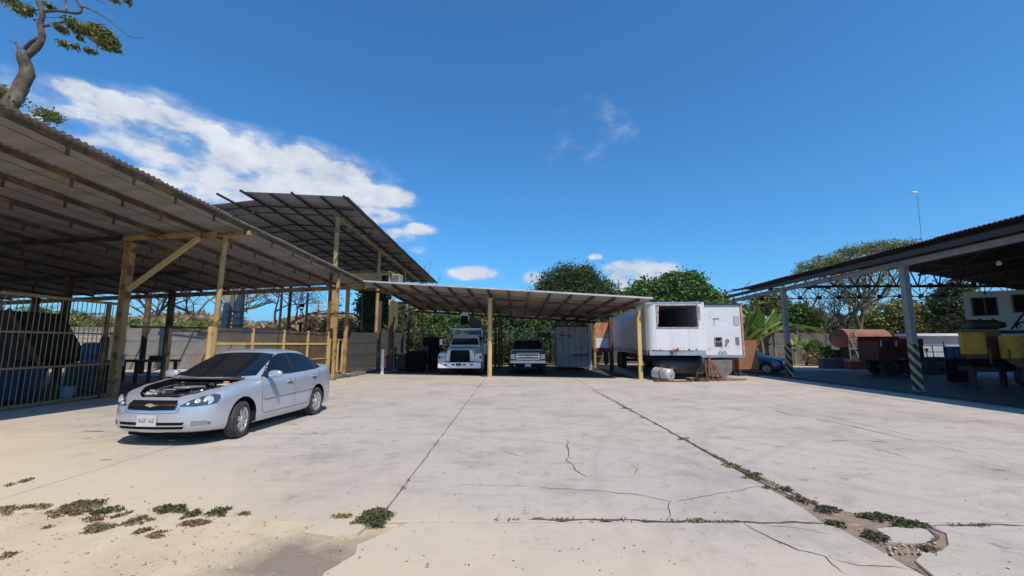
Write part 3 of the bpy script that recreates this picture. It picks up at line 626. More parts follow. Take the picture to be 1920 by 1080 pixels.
for (x, y, h) in [(13.41, 14.05, 4.18), (12.92, 19.68, 4.1), (13.42, 25.1, 4.0), (13.4, 4.5, 4.3)]:
    post(rs, x, y, h, .19, M_greysteel)
    mb = MB(); mb.box((0, 0, .78), (.2, .2, 1.5)); put('striped_base', mb.mesh('striped_base', M_hazard, 0), rs, (x, y, 0))
# lattice end truss
z0, z1 = 4.16, 4.78
def ty(x): return 25.0 - .19 * (x - 13.3)
mb = MB(); mb.beam((13.3, ty(13.3), z0), (30, ty(30), z0), .05, .05); mb.beam((13.3, ty(13.3), z1), (30, ty(30), z1), .05, .05); mb.build('truss_chord', M_darksteel, rs, smooth=0)
for k in range(17):
    x = 13.9 + k * 1.0; q3 = lambda xx, zz: (xx, ty(xx), zz)
    mb = MB(); mb.box((x, ty(x) - .04, z0 + .02), (.24, .03, .22)); mb.tube(q3(x, z0), q3(x + .5, z1), .02, n=5); mb.tube(q3(x + .5, z1), q3(x + 1.0, z0), .02, n=5)
    mb.tube(q3(x, z1), q3(x + .5, z1 + .5), .018, n=5); mb.tube(q3(x, z1), q3(x, z0), .018, n=5); mb.build('truss_web', M_darksteel, rs, smooth=0)
    mb = MB(); mb.box((x + .5, ty(x + .5) - .04, z1 + .0), (.28, .03, .22)); mb.build('gusset', M_darksteel, rs, smooth=0)
for yy in (8, 19.7):
    mb = MB(); mb.beam((13.4, yy, 4.25), (30, yy, 4.25), .08, .1)
    for k in range(16): x = 13.4 + k; mb.beam((x, yy, 4.25), (x + .5, yy, rz(x + .5, yy) - .2), .04, .04); mb.beam((x + .5, yy, rz(x + .5, yy) - .2), (x + 1, yy, 4.25), .04, .04)
    if yy != 14: mb.build('truss', M_darksteel, rs, smooth=0)
# added dark sheet at the far right, blocks the sky behind the office
corr = MB(); V = []; F = []
for i in range(121):
    x = 27.6 + 3 * i / 120
    for z in (0, 5.6): V.append((x, 22.6 + .02 * math.cos(i * 1.57), z))
for i in range(120): F.append((2 * i, 2 * i + 1, 2 * i + 3, 2 * i + 2))
corr.add(V, F).build('sky_block_sheet', M_sheetdark, rs, smooth=80)
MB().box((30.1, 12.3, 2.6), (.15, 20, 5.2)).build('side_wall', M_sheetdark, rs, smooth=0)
cab = thing('hanging_cable', 'thin cable sagging under the dark workshop roof', 'cable', (16, 13, 4))
mb = MB(); pts = [P(1720, 490, 13.5), P(1760, 499, 14), P(1800, 497, 14.5), P(1830, 480, 15), P(1857, 462, 15.3)]
mb.path(catmull(pts, 6), .012, 5); mb.build('cable', M_rust, cab)
lamp = thing('pendant_lamp', 'round white lamp hanging under the workshop roof above the white office', 'lamp', P(1873, 494, 14))
p = P(1873, 494, 14); MB().lathe([(-.07, .001), (-.06, .05), (-.01, .075), (.04, .06), (.07, .03), (.09, .03)], 16, 'Z', p).build('bulb', mat('lamp_glass', (.8, .8, .78), rough=.3), lamp)
MB().tube(p + Vector((0, 0, .08)), (p.x, p.y, rz(p.x, p.y)), .008, n=5).build('flex', M_black, lamp)

# workshop floor, step and slotted drain along it
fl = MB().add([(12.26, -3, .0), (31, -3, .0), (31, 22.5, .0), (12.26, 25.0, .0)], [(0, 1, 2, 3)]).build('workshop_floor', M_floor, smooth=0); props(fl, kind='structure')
props(MB().add([(12.26, 25.02, .0), (31, 22.52, .0), (60, 22.52, .0), (60, 60, .0), (12.26, 60, .0)], [(0, 1, 2, 3, 4)]).build('rear_apron', M_slab, smooth=0), kind='structure')
dr = MB(); dr.box((12.52, 9, .006), (.05, 28, .02)); dr.box((12.78, 9, .006), (.05, 28, .02)); dr.box((12.65, 9, .002), (.2, 28, .004), m=1)
o = dr.build('drain_channel', [mat('drain_steel', (.16, .16, .17), (.09, .08, .08), 5, .5, .6), M_black], smooth=0); props(o, 'long steel-edged slot drain in the floor along the workshop edge', 'drain')

# ------------------------------------------------------------------ perimeter walls (cement panels between posts)
def panel_wall(name, label, a, b, h, step, m=M_concrete2, thick=.15, rows=3, postm=None, group=None):
    a, b = Vector((*a, 0)), Vector((*b, 0)); t = thing(name, label, 'wall', a, 0, group); d = b - a; L = d.length; n = max(1, round(L / step)); ang = math.atan2(d.y, d.x)
    pm = MB().box((0, 0, h / rows / 2), (L / n - .12, thick, h / rows - .02), bevel=.012).mesh('panel', m, 0); cm_ = MB().box((0, 0, h / 2 + .02), (.2, thick + .06, h + .04)).mesh('column', postm or m, 0)
    for i in range(n + 1):
        p = a + d * (i / n); put('column', cm_, t, p, (0, 0, ang))
        if i < n:
            c = a + d * ((i + .5) / n)
            for r in range(rows): put('panel', pm, t, (c.x, c.y, r * h / rows), (0, 0, ang))
    return t
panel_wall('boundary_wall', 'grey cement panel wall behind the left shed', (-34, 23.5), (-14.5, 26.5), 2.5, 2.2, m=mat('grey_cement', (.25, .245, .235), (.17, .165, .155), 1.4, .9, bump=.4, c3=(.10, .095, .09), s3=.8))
panel_wall('boundary_wall', 'grey cement wall in the shade behind the mesh fence and carport', (-14.3, 26.5), (-7.4, 28.7), 2.25, 2.0, m=mat('shaded_cement', (.06, .058, .055), (.035, .034, .032), 1.2, .9, bump=.3))  # shade on this wall is put into its near-black cement colour
panel_wall('boundary_wall', 'low dark mottled block wall glimpsed under the middle of the carport', (-6.8, 33), (11, 33), 1.6, 2.2, m=mat('mottled_blockwork', (.09, .085, .075), (.05, .05, .045), 1, .9, bump=.3, c3=(.34, .32, .28), s3=.7, lo3=.6, hi3=.66))  # dark grey blockwork with random pale patches
panel_wall('boundary_wall', 'grey cement wall behind the plants beyond the workshop', (17.8, 31.5), (27.5, 31.5), 2.2, 2.0)
# sunlit hollow-block wall at the far left behind the cage bars
bw = thing('block_wall', 'sunlit hollow block wall seen through the cage bars', 'wall', (-19, 18.5, 0))
M_block = mat('hollow_block', (.50, .45, .38), (.38, .34, .28), 3, .9, bump=.4)
bmesh_ = MB().box((0, 0, .095), (.385, .14, .182), bevel=.008).mesh('block', M_block, 0)
x0 = -26.0
for r in range(11):
    for c in range(9):
        put('block', bmesh_, bw, (x0 + .4 * c + (.2 if r % 2 else 0), 23.35 + random.uniform(-.006, .006), .2 * r))
MB().box((-24.2, 23.35, 1.1), (3.8, .1, 2.19)).build('mortar', M_concrete2, bw, smooth=0)

# ------------------------------------------------------------------ bar cage on the left
M_barp = mat('worn_bar_paint', (.34, .235, .10), (.20, .13, .06), 5, .7)
cage = thing('bar_fence', 'rusty vertical bar fence and gate beside the big yellow post at the far left', 'fence', (-11.7, 8, 0))
xc = -11.72; y0, y1 = 3.2, 12.25
def ctop(y): return 2.72 - .012 * (y - 12)
ys = [y0 + .125 * i for i in range(int((y1 - y0) / .125) + 1)]
bm_ = MB().tube((0, 0, .06), (0, 0, 2.70), .0095, n=6).mesh('bar', M_barp)
for y in ys: put('bar', bm_, cage, (xc, y, 0), (0, random.uniform(-.004, .004), 0))
for z, hh in ((2.72, .07), (1.83, .045), (.97, .045), (.08, .07)):
    MB().box((xc - .03, (y0 + y1) / 2, z), (.05, y1 - y0 + .2, hh)).build('rail', M_barp, cage, smooth=0)
for y in (12.1, 9.0, 6.0, 3.2): MB().box((xc - .03, y, 1.38), (.08, .08, 2.76)).build('upright', M_rustbeam, cage, smooth=0)
mb = MB(); yy = 8.3
for z in (1.83, 1.1): mb.box((xc + .02, yy, z), (.04, .7, .04))
for s in (-.35, .35): mb.box((xc + .02, yy + s, 1.46), (.04, .04, .72))
mb.build('hatch_frame', M_barp, cage, smooth=0)

# ------------------------------------------------------------------ mesh fence between the left posts
def meshfence(t, a, b, z0, z1, pitch=.11, r=.004, m=M_darksteel):
    a, b = Vector(a), Vector(b); d = b - a; L = d.length; d.normalize(); mb = MB(); h = z1 - z0
    k = int((L + h) / pitch)
    for i in range(k):
        for sg in (1, -1):
            s0 = i * pitch - h if sg > 0 else i * pitch; pts = []
            # clip the diagonal wire to the panel
            sa, za, sb, zb = (s0, z0, s0 + h, z1) if sg > 0 else (s0, z0, s0 - h, z1)
            lo, hi = 0.0, 1.0; ds = sb - sa
            ta, tb = (0 - sa) / ds, (L - sa) / ds
            lo = max(lo, min(ta, tb)); hi = min(hi, max(ta, tb))
            if hi - lo < .02: continue
            p = a + d * (sa + ds * lo); q = a + d * (sa + ds * hi); p.z = za + (zb - za) * lo; q.z = za + (zb - za) * hi
            mb.tube(p, q, r, n=3, cap=False)
    o = mb.build('wire_mesh', m, t, smooth=0); o['kind'] = 'stuff'; return o
mf = thing('mesh_fence', 'yellow framed wire mesh fence between the yellow posts behind the car', 'fence', (-8.3, 15, 0))
A = Vector((-8.75, 12.3, 0)); B = Vector((-7.85, 17.9, 0))
for z, hh, mm in ((1.98, .08, M_rustbeam), (1.55, .07, M_yellowpale), (.95, .06, M_yellow), (.1, .06, M_yellow)):
    MB().beam(A + Vector((0, 0, z)), B + Vector((0, 0, z - .02)), .05, hh).build('rail', mm, mf, smooth=0)
for f in (.0, .26, .52, .76, 1.0):
    p = A.lerp(B, f); MB().box((p.x, p.y, 1.02), (.07, .07, 2.04)).build('upright', M_yellowpale if f else M_yellow, mf, smooth=0)
MB().box((A.x + .03, A.y - .14, 1.02), (.11, .16, 2.04)).build('upright', M_yellowpale, mf, smooth=0)
meshfence(mf, A, B, .1, 1.95, pitch=.10, r=.006, m=M_barp)
mf2 = thing('mesh_gate', 'open yellow framed mesh door left of the round post', 'gate', (-9.6, 12.3, 0))
a2, b2 = Vector((-10.2, 12.5, 0)), Vector((-8.95, 12.35, 0))
for z in (1.92, .08): MB().beam(a2 + Vector((0, 0, z)), b2 + Vector((0, 0, z)), .05, .06).build('rail', M_yellow, mf2, smooth=0)
for p in (a2, b2): MB().box((p.x, p.y, 1.0), (.06, .06, 2.0)).build('upright', M_yellow, mf2, smooth=0)
meshfence(mf2, a2.lerp(b2, .6), b2, .1, 1.2, m=M_rust)
br = thing('beam_frame', 'brown steel beam and posts spanning left of the mesh door', 'frame', (-10.5, 12.6, 0))
MB().beam((-11.5, 12.6, 2.05), (-8.8, 12.6, 2.02), .06, .07).build('beam', M_rustbeam, br, smooth=0); MB().box((-10.35, 12.62, 1.0), (.1, .1, 2.0)).build('post', M_rustbeam, br, smooth=0)
gt = thing('small_gate', 'small yellow gate frame with a diagonal brace beside the corner post', 'gate', (-8, 19, 0))
a3, b3 = Vector((-7.85, 18.1, 0)), Vector((-8.15, 20.2, 0))
for z in (1.72, .25): MB().beam(a3 + Vector((0, 0, z)), b3 + Vector((0, 0, z)), .045, .06).build('rail', M_yellowpale, gt, smooth=0)
for f in (0, .62, 1): p = a3.lerp(b3, f); MB().box((p.x, p.y, .95), (.06, .07, 1.6)).build('upright', M_yellowpale, gt, smooth=0)
MB().beam(a3 + Vector((0, 0, 1.2)), a3.lerp(b3, .55) + Vector((0, 0, .28)), .04, .05).build('brace', M_yellow, gt, smooth=0)
kb = thing('rubble_kerb', 'low broken masonry kerb along the foot of the small yellow gate', 'kerb', (-8, 19, 0))
for i in range(16):
    f = i / 15; p = Vector((-7.75, 17.8, 0)).lerp(Vector((-7.2, 21.4, 0)), f); s = random.uniform(.16, .3)
    MB().box((p.x - random.uniform(.1, .35), p.y, s * .3), (s * 1.3, s, s * .6), (random.uniform(-.2, .2), random.uniform(-.2, .2), random.random() * 3), bevel=.02).build('stone', M_concrete2, kb, smooth=0)
# open steel frame in the gap: thin posts and bars against the sky
of = thing('scaffold', 'open frame of thin dark steel uprights against the sky behind the mesh fence', 'frame', (-9, 21, 0))
for u, y in ((525, 22), (574, 22), (631, 21.5), (1e9, 0)):
    if u > 1e8: break
    x = P(u, 600, y).x; MB().box((x, y, 2.1), (.09, .09, 4.2)).build('upright', M_darksteel, of, smooth=0)
MB().beam((P(574, 588, 21.8).x, 21.8, P(574, 588, 21.8).z), (P(664, 588, 21).x, 21, P(664, 588, 21).z), .05, .06).build('bar', M_darksteel, of, smooth=0)
MB().beam((P(630, 541, 20.6).x, 20.6, P(630, 541, 20.6).z), (P(664, 541, 20.6).x, 20.6, P(664, 541, 20.6).z), .08, .13).build('bar', M_rustbeam, of, smooth=0)
hk = thing('chain_hoist', 'black chain hoist with a pulley block hanging at the rear of the left shed', 'hoist', P(566, 570, 19.5))
p = P(566, 573, 19.5); mb = MB(); mb.box(p, (.2, .14, .14), bevel=.03); mb.box(P(566, 580, 19.5), (.12, .1, .07), bevel=.02); mb.build('pulley_block', M_black, hk)
mb = MB()
for du in (-2.2, 2.2): mb.tube(p + Vector((du * .02, 0, 0)), (p.x + du * .015, p.y, lroof(p.x, 19.5)), .006, n=4); mb.tube(p + Vector((du * .02, 0, 0)), (p.x + du * .03, p.y, 1.3), .007, n=4)
mb.build('chain', M_darksteel, hk); MB().box((p.x, p.y, 1.9), (.07, .07, 1.2)).build('counterweight', M_black, hk)
# leaning twin concrete columns with rungs (old tank stand) behind the wall
tw = thing('tank_stand', 'pair of thick leaning concrete columns with rungs rising behind the grey wall', 'stand', (P(440, 610, 28).x, 28, 0))
for (u0, v0, u1, v1) in ((432, 546, 420, 630), (451, 546, 446, 630)):
    b_ = P(u0, v0, 28); a_ = P(u1, v1, 28); d = (b_ - a_); MB().beam(a_ - d * .6, b_ + d * .9, .4, .4, up=(0, 1, 0)).build('column', mat('old_concrete', (.33, .31, .28), (.24, .22, .20), 2, .9, bump=.3), tw, smooth=0)
for v in (585, 597, 610): MB().beam(P(425, v, 27.7), P(462, v - 1, 27.7), .05, .05).build('rung', M_rust, tw, smooth=0)
MB().beam(P(462, 565, 27.6), P(463, 588, 27.6), .04, .04).build('rung', M_rust, tw, smooth=0)

# ------------------------------------------------------------------ cars
def interp(tab, x):
    if x <= tab[0][0]: return tab[0][1]
    for (a, b), (c, d) in zip(tab[:-1], tab[1:]):
        if x <= c: t = (x - a) / (c - a); t2 = t * t * (3 - 2 * t) * .35 + t * .65; return b + (d - b) * t2
    return tab[-1][1]
M_silver = mat('silver_car_paint', (.53, .57, .63), (.49, .53, .59), 2, .30, .55, coat=.4)
M_glass = mat('tinted_glass', (.006, .009, .014), rough=.04, spec=.5, coat=.15)
M_dullglass = mat('dusty_dark_glass', (.008, .009, .009), rough=.5, spec=.08)
M_lamp = mat('lamp_lens', (.045, .05, .055), rough=.06, spec=.9, coat=1)
M_reflect = mat('lamp_reflector', (.62, .63, .64), rough=.3, metal=.5)
M_plate = mat('plate_white', (.55, .56, .55), (.48, .49, .48), 20, .5)
M_hub = mat('wheel_silver', (.58, .59, .61), (.50, .51, .53), 6, .32, .7)
M_grey = mat('dark_grey_plastic', (.045, .047, .05), (.07, .07, .07), 12, .6)

def wheel(parent, loc, rz=0, r=.30, wd=.195, side=1, spokes=7, rim=M_hub, rimr=None):
    rr = rimr or r * .66; hw = wd / 2; s = side
    mb = MB(); pr = [(-hw * .85, rr * .96), (-hw, rr * 1.05), (-hw * 1.02, r * .88), (-hw * .86, r * .975), (-hw * .6, r * .998), (0, r), (hw * .6, r * .998), (hw * .86, r * .975), (hw * 1.02, r * .88), (hw, rr * 1.05), (hw * .85, rr * .96)]
    mb.lathe(pr, 44, 'Y'); 
    for gq in (-.5, -.17, .17, .5): mb.lathe([(gq * wd * .8 - .004, r * 1.0005), (gq * wd * .8 + .004, r * 1.0005)], 44, 'Y', m=1)
    root = bpy.data.objects.new('wheel', mb.mesh('wheel', [M_rubber, M_black], 40)); COL.objects.link(root); root.parent = parent; root.location = loc; root.rotation_euler = (0, 0, rz)
    mb = MB(); y = s * hw
    mb.lathe([(-y * .9, rr * .97), (y * .0, rr * .9), (y * .55, rr * .86), (y * .86, rr * .93), (y * .93, rr * 1.0), (y * .84, rr * 1.01)], 40, 'Y')
    mb.lathe([(y * .15, rr * .88), (y * .15, .01)], 24, 'Y', m=1)
    n = spokes
    for k in range(n):
        a = 2 * math.pi * k / n + .2; w0, w1 = rr * .17, rr * .2
        ca, sa = math.cos(a), math.sin(a); V = []
        for (q, ww, yy) in ((rr * .12, w0, y * .80), (rr * .55, w1 * .9, y * .84), (rr * .95, w1 * 1.35, y * .84)):
            for e in (-1, 1):
                for dy in (0, -.02 * s): V.append((q * ca - e * ww * sa, yy + dy, q * sa + e * ww * ca))
        F = []
        for i in (0, 1):
            o = i * 4; F += [(o, o + 2, o + 6, o + 4), (o + 1, o + 3, o + 7, o + 5), (o, o + 1, o + 5, o + 4), (o + 2, o + 3, o + 7, o + 6)]
        mb.add(V, F)
    mb.lathe([(y * .80, rr * .27), (y * .93, rr * .22), (y * .97, rr * .1), (y * .97, .001)], 20, 'Y')
    put('rim', mb.mesh('rim', [rim, M_black], 30), root, world=False)
    return root

OUT = [(3.53, 0), (3.515, .28), (3.46, .50), (3.33, .68), (3.08, .80), (2.7, .846), (2.0, .862), (1.0, .864), (.1, .856), (-.45, .83), (-.78, .76), (-.96, .60), (-1.03, .35), (-1.045, 0)]
ZTOP = [(-1.05, 1.03), (-.95, 1.055), (-.6, 1.055), (-.3, 1.03), (.4, .995), (1.2, .97), (1.9, .955), (2.3, .925), (2.7, .875), (3.05, .815), (3.3, .755), (3.45, .72), (3.53, .71)]
def sedan(root, paint, OUT=OUT, ZTOP=ZTOP, hood_open=True, wheels_x=(0, 2.6), wr=.30, gh=None, side_windows=None, arch=.355, track=.745):
    half = [(p.x, p.y) for p in catmull([(a, b, 0) for a, b in OUT], 7)]
    n = len(half); zt = [interp(ZTOP, x) for x, _ in half]
    lev = [(0, .075, .05), (.06, .03, .02), (.16, .008, 0), (.32, 0, 0), (.46, -.004, 0), (.58, .0, .0), (.70, .004, .008), (.80, .010, .018), (.88, .022, .035), (.945, .045, .06), (.985, .075, .085), (1, .10, .11)]
    mid = 1.2; V = []; L = len(lev)
    def ring(sgn):
        out = []
        for i, (x, y) in enumerate(half):
            fr = max(0, (x - 2.75) / .75) if x > 0 else max(0, (-x - .55) / .5) * .4; fr = min(1, fr)
            zb = .19 + .03 * min(1, fr)
            col = []
            for (t, ins, fin) in lev:
                z = zb + (zt[i] - zb) * t
                xx = x - (1 if x > mid else -1) * fin * fr * (1.15 if x > mid else .6); yy = max(0, y - ins * min(1, y / .3)) if y > 0 else 0
                if i > 0 and i < n - 1: yy = max(yy, .005)
                col.append(Vector((xx, sgn * yy, z)))
            out.append(col)
        return out
    Lr, Rr = ring(1), ring(-1); V = []; F = []; idx = {}
    def vid(side, i, k):
        if i in (0, n - 1): side = 0
        key = (side, i, k)
        if key not in idx: idx[key] = len(V); V.append((Lr if side >= 0 else Rr)[i][k])
        return idx[key]
    for side in (1, -1):
        for i in range(n - 1):
            for k in range(L - 1):
                q = [vid(side, i, k), vid(side, i + 1, k), vid(side, i + 1, k + 1), vid(side, i, k + 1)]; F.append(tuple(q if side > 0 else q[::-1]))
    # top and bottom caps: rows across the car
    for k, sgn in ((L - 1, 1), (0, -1)):
        cols = [-1, -.86, -.6, -.3, 0, .3, .6, .86, 1]; rows = []
        for i in range(n):
            if i in (0, n - 1): rows.append([vid(0, i, k)] * 9); continue
            a, b = Lr[i][k], Rr[i][k]; row = []
            for c in cols:
                if c == 1: row.append(vid(1, i, k))
                elif c == -1: row.append(vid(-1, i, k))
                else:
                    idx[('c', k, i, c)] = len(V); V.append(Vector((a.x, a.y * c, a.z + (.045 * (1 - c * c) * min(1, abs(a.y) / .5) if sgn > 0 else 0)))); row.append(len(V) - 1)
            rows.append(row)
        for i in range(n - 1):
            for j in range(8):
                q = [rows[i][j], rows[i][j + 1], rows[i + 1][j + 1], rows[i + 1][j]]; u = []
                for a in q:
                    if a not in u: u.append(a)
                if len(u) > 2: F.append(tuple(u))
    bvh_body = BVHTree.FromPolygons([tuple(v) for v in V], F)
    me = MB(); me.v = [tuple(v) for v in V]; me.f = F; me.m = [0] * len(F); bm0 = me.mesh('body', [paint, M_black], 45)
    body = bpy.data.objects.new('body', bm0); COL.objects.link(body); body.parent = root
    cut = MB()
    for x in wheels_x:
        for s in (1, -1):
            ring_ = []
            for yy in (.52, 1.1): ring_.append([(x + arch * math.cos(a), s * yy, wr + .02 + arch * math.sin(a)) for a in [2 * math.pi * k / 40 for k in range(40)]])
            cut.add(ring_[0] + ring_[1], [tuple(range(40))[::-1], tuple(range(40, 80))] + [(i, (i + 1) % 40, 40 + (i + 1) % 40, 40 + i) for i in range(40)], 1)
    if hood_open:
        pl = [(2.18, .66), (2.18, -.66), (2.9, -.62), (3.22, -.44), (3.36, -.28), (3.385, 0), (3.36, .28), (3.22, .44), (2.9, .62)]
        cut.prism(pl[::-1], .50, 1.3, 'XY', 1)
    cme = cut.mesh('cutter', [paint, M_black], 0); co = bpy.data.objects.new('cutter', cme); COL.objects.link(co)
    md = body.modifiers.new('b', 'BOOLEAN'); md.operation = 'DIFFERENCE'; md.solver = 'EXACT'; md.use_self = True; md.object = co
    co.parent = root
    bpy.context.view_layer.update(); dg = bpy.context.evaluated_depsgraph_get(); nm = bpy.data.meshes.new_from_object(body.evaluated_get(dg))
    body.modifiers.clear(); body.data = nm; bpy.data.objects.remove(co); finish(nm, 38); nm.name = 'body'
    # greenhouse
    gh = gh or dict(xf=(2.28, -.98), xr=(-.66, .86), y=(.80, -.205), z=(.93, 1.385), crown=.062)
    plan = [(1, 0), (.997, .3), (.985, .6), (.955, .84), (.88, .965), (.7, 1), (.35, 1.0), (0, 1), (-.35, 1), (-.65, .99), (-.85, .94), (-.95, .80), (-.985, .55), (-1, .28), (-1, 0)]
    plan = [(p.x, p.y) for p in catmull([(a, b, 0) for a, b in plan], 4)]; m = len(plan); K = 11; V = []; F = []; full = plan + [(a, -b) for a, b in plan[1:-1]][::-1]; m = len(full)
    for k in range(K):
        t = k / (K - 1); e = t ** 1.0; xf = gh['xf'][0] + gh['xf'][1] * (t ** 1.12); xr = gh['xr'][0] + gh['xr'][1] * (t ** 1.1); hy = gh['y'][0] + gh['y'][1] * (t ** 1.35)
        z = gh['z'][0] + (gh['z'][1] - gh['z'][0]) * t; cx, hx = (xf + xr) / 2, (xf - xr) / 2
        for a, b in full: V.append((cx + hx * a, hy * b * (1 - .04 * max(0, a)), z - .03 * t * a * a))
    for k in range(K - 1):
        for i in range(m): F.append((k * m + i, k * m + (i + 1) % m, (k + 1) * m + (i + 1) % m, (k + 1) * m + i))
    prev = (K - 1) * m
    for (sc, hgt) in ((.9, .35), (.75, .62), (.5, .85), (.2, .98)):
        o = len(V)
        for i, (a, b) in enumerate(full):
            p = Vector(V[(K - 1) * m + i]); t = 1.0; cx = (gh['xf'][0] + gh['xf'][1] + gh['xr'][0] + gh['xr'][1]) / 2; V.append((cx + (p.x - cx) * sc, p.y * sc, p.z + (gh['crown'] + .03 * a * a) * hgt))
        for i in range(m): F.append((prev + i, prev + (i + 1) % m, o + (i + 1) % m, o + i))
        prev = o
    F.append(tuple(prev + i for i in range(m)))
    gm = MB(); gm.add(V, F); put('roof', gm.mesh('roof', paint, 50), root, world=False)
    bvh_gh = BVHTree.FromPolygons(V, [f for f in F])
    def patch(name, poly, view, material, off=.005, which='both', thick=0, div=.06, parent=root):
        """poly in the plane seen along 'view' direction; draped on to the car surface"""
        d = Vector(view).normalized(); up = Vector((0, 0, 1)); r = d.cross(up)
        r = r.normalized() if r.length > .1 else Vector((0, 1, 0)); u = r.cross(d).normalized()
        bm = bmesh.new(); vs2 = [bm.verts.new((a, b, 0)) for a, b in poly]; bm.faces.new(vs2)
        xs = [a for a, _ in poly]; ys2 = [b for _, b in poly]
        for (lo, hi, no_) in ((min(xs), max(xs), (1, 0, 0)), (min(ys2), max(ys2), (0, 1, 0))):
            kk = int((hi - lo) / div)
            for i in range(1, kk + 1):
                c = lo + (hi - lo) * i / (kk + 1); bmesh.ops.bisect_plane(bm, geom=bm.verts[:] + bm.edges[:] + bm.faces[:], plane_co=(c, 0, 0) if no_[0] else (0, c, 0), plane_no=no_)
        ok = True
        for v in bm.verts:
            a, b = v.co.x, v.co.y; o = r * a + u * b - d * 6; best = None
            for tr in ((bvh_body, bvh_gh) if which == 'both' else ((bvh_gh,) if which == 'gh' else (bvh_body,))):
                h = tr.ray_cast(o, d)
                if h[0] is not None and (best is None or h[3] < best[3]): best = h
            if best is None:
                tr = bvh_gh if which == 'gh' else bvh_body; q = tr.find_nearest(r * a + u * b - d * 0); v.co = o + d * 6 if q[0] is None else q[0]; 
            else:
                nn = best[1] if best[1].dot(d) < 0 else -best[1]; v.co = best[0] + nn * off
        me_ = bpy.data.meshes.new(name); bmesh.ops.triangulate(bm, faces=[f for f in bm.faces if len(f.verts) > 4]); bm.to_mesh(me_); bm.free(); me_.materials.append(material)
        for p_ in me_.polygons: p_.use_smooth = True
        return put(name, me_, parent, world=False)
    return body, patch, bvh_body, bvh_gh, half, zt

def text_mesh(s, size, m, name='lettering', ext=.001, cond=1.0):
    c = bpy.data.curves.new(name, 'FONT'); c.body = s; c.size = size; c.extrude = ext; c.align_x = 'CENTER'; c.align_y = 'CENTER'
    o = bpy.data.objects.new(name, c); COL.objects.link(o); bpy.context.view_layer.update(); me = bpy.data.meshes.new_from_object(o.evaluated_get(bpy.context.evaluated_depsgraph_get())); bpy.data.objects.remove(o)
    me.materials.clear(); me.materials.append(m); me.name = name; return me

CARX, CARY, CARYAW = -5.33, 8.42, -1.665
sil = thing('sedan', 'silver four door sedan parked with its bonnet off and engine showing', 'car', (CARX, CARY, 0), CARYAW)
sil.scale = (.86, 1.08, 1.0)
inner = sil
def shiftx(o): pass
OFF = 1.3
OUT_s = [(a - OFF, b) for a, b in OUT]
# build in a frame centred between the axles
pivot = Vector((OFF, 0, 0))
body, patch, bb_, bg_, half, zt = sedan(sil, M_silver)
# front / side frames for patches: view -x (from the front) => r = -y..., use helper wrappers
def front(poly): return [(-y if False else y, z) for y, z in poly]
# view=(-1,0,0): r = d x up = (-1,0,0)x(0,0,1) = (0,1,0); u=(0,0,1)
FV = (-1, 0, 0)
# side view=(0,-1,0): r = (0,-1,0)x(0,0,1) = (-1,0,0) -> a = -x ;  view=(0,1,0): r=(1,0,0) -> a = x
def sidepoly(poly, s): return [((-x if s > 0 else x), z) for x, z in poly]
# windscreen and rear glass
patch('windscreen', [(-.70, .985), (-.3, .965), (0, .96), (.3, .965), (.70, .985), (.655, 1.12), (.60, 1.26), (.545, 1.352), (.3, 1.375), (0, 1.38), (-.3, 1.375), (-.545, 1.352), (-.60, 1.26), (-.655, 1.12)], FV, M_glass, .004, 'gh')
patch('rear_window', [(-.6, 1.08), (.6, 1.08), (.52, 1.34), (0, 1.36), (-.52, 1.34)], (1, 0, 0), M_glass, .004, 'gh')
FW = [(1.93, .985), (1.80, 1.075), (1.62, 1.19), (1.45, 1.275), (1.28, 1.335), (1.14, 1.352), (1.04, 1.353), (.99, .985)]
RW = [(.93, .985), (.95, 1.355), (.75, 1.352), (.5, 1.333), (.25, 1.29), (.02, 1.23), (-.18, 1.15), (-.32, 1.075), (-.36, 1.04), (-.1, 1.025), (.4, 1.005)]
BP = [(1.00, .985), (1.05, 1.353), (.94, 1.355), (.92, .985)]
FRAME = [(1.99, .972), (1.64, 1.205), (1.46, 1.295), (1.28, 1.352), (1.0, 1.37), (.74, 1.368), (.5, 1.349), (.24, 1.306), (-.0, 1.247), (-.22, 1.16), (-.40, 1.04), (-.1, 1.008), (.4, .988), (1.0, .97)]
M_trim = mat('black_trim', (.02, .02, .022), rough=.4)
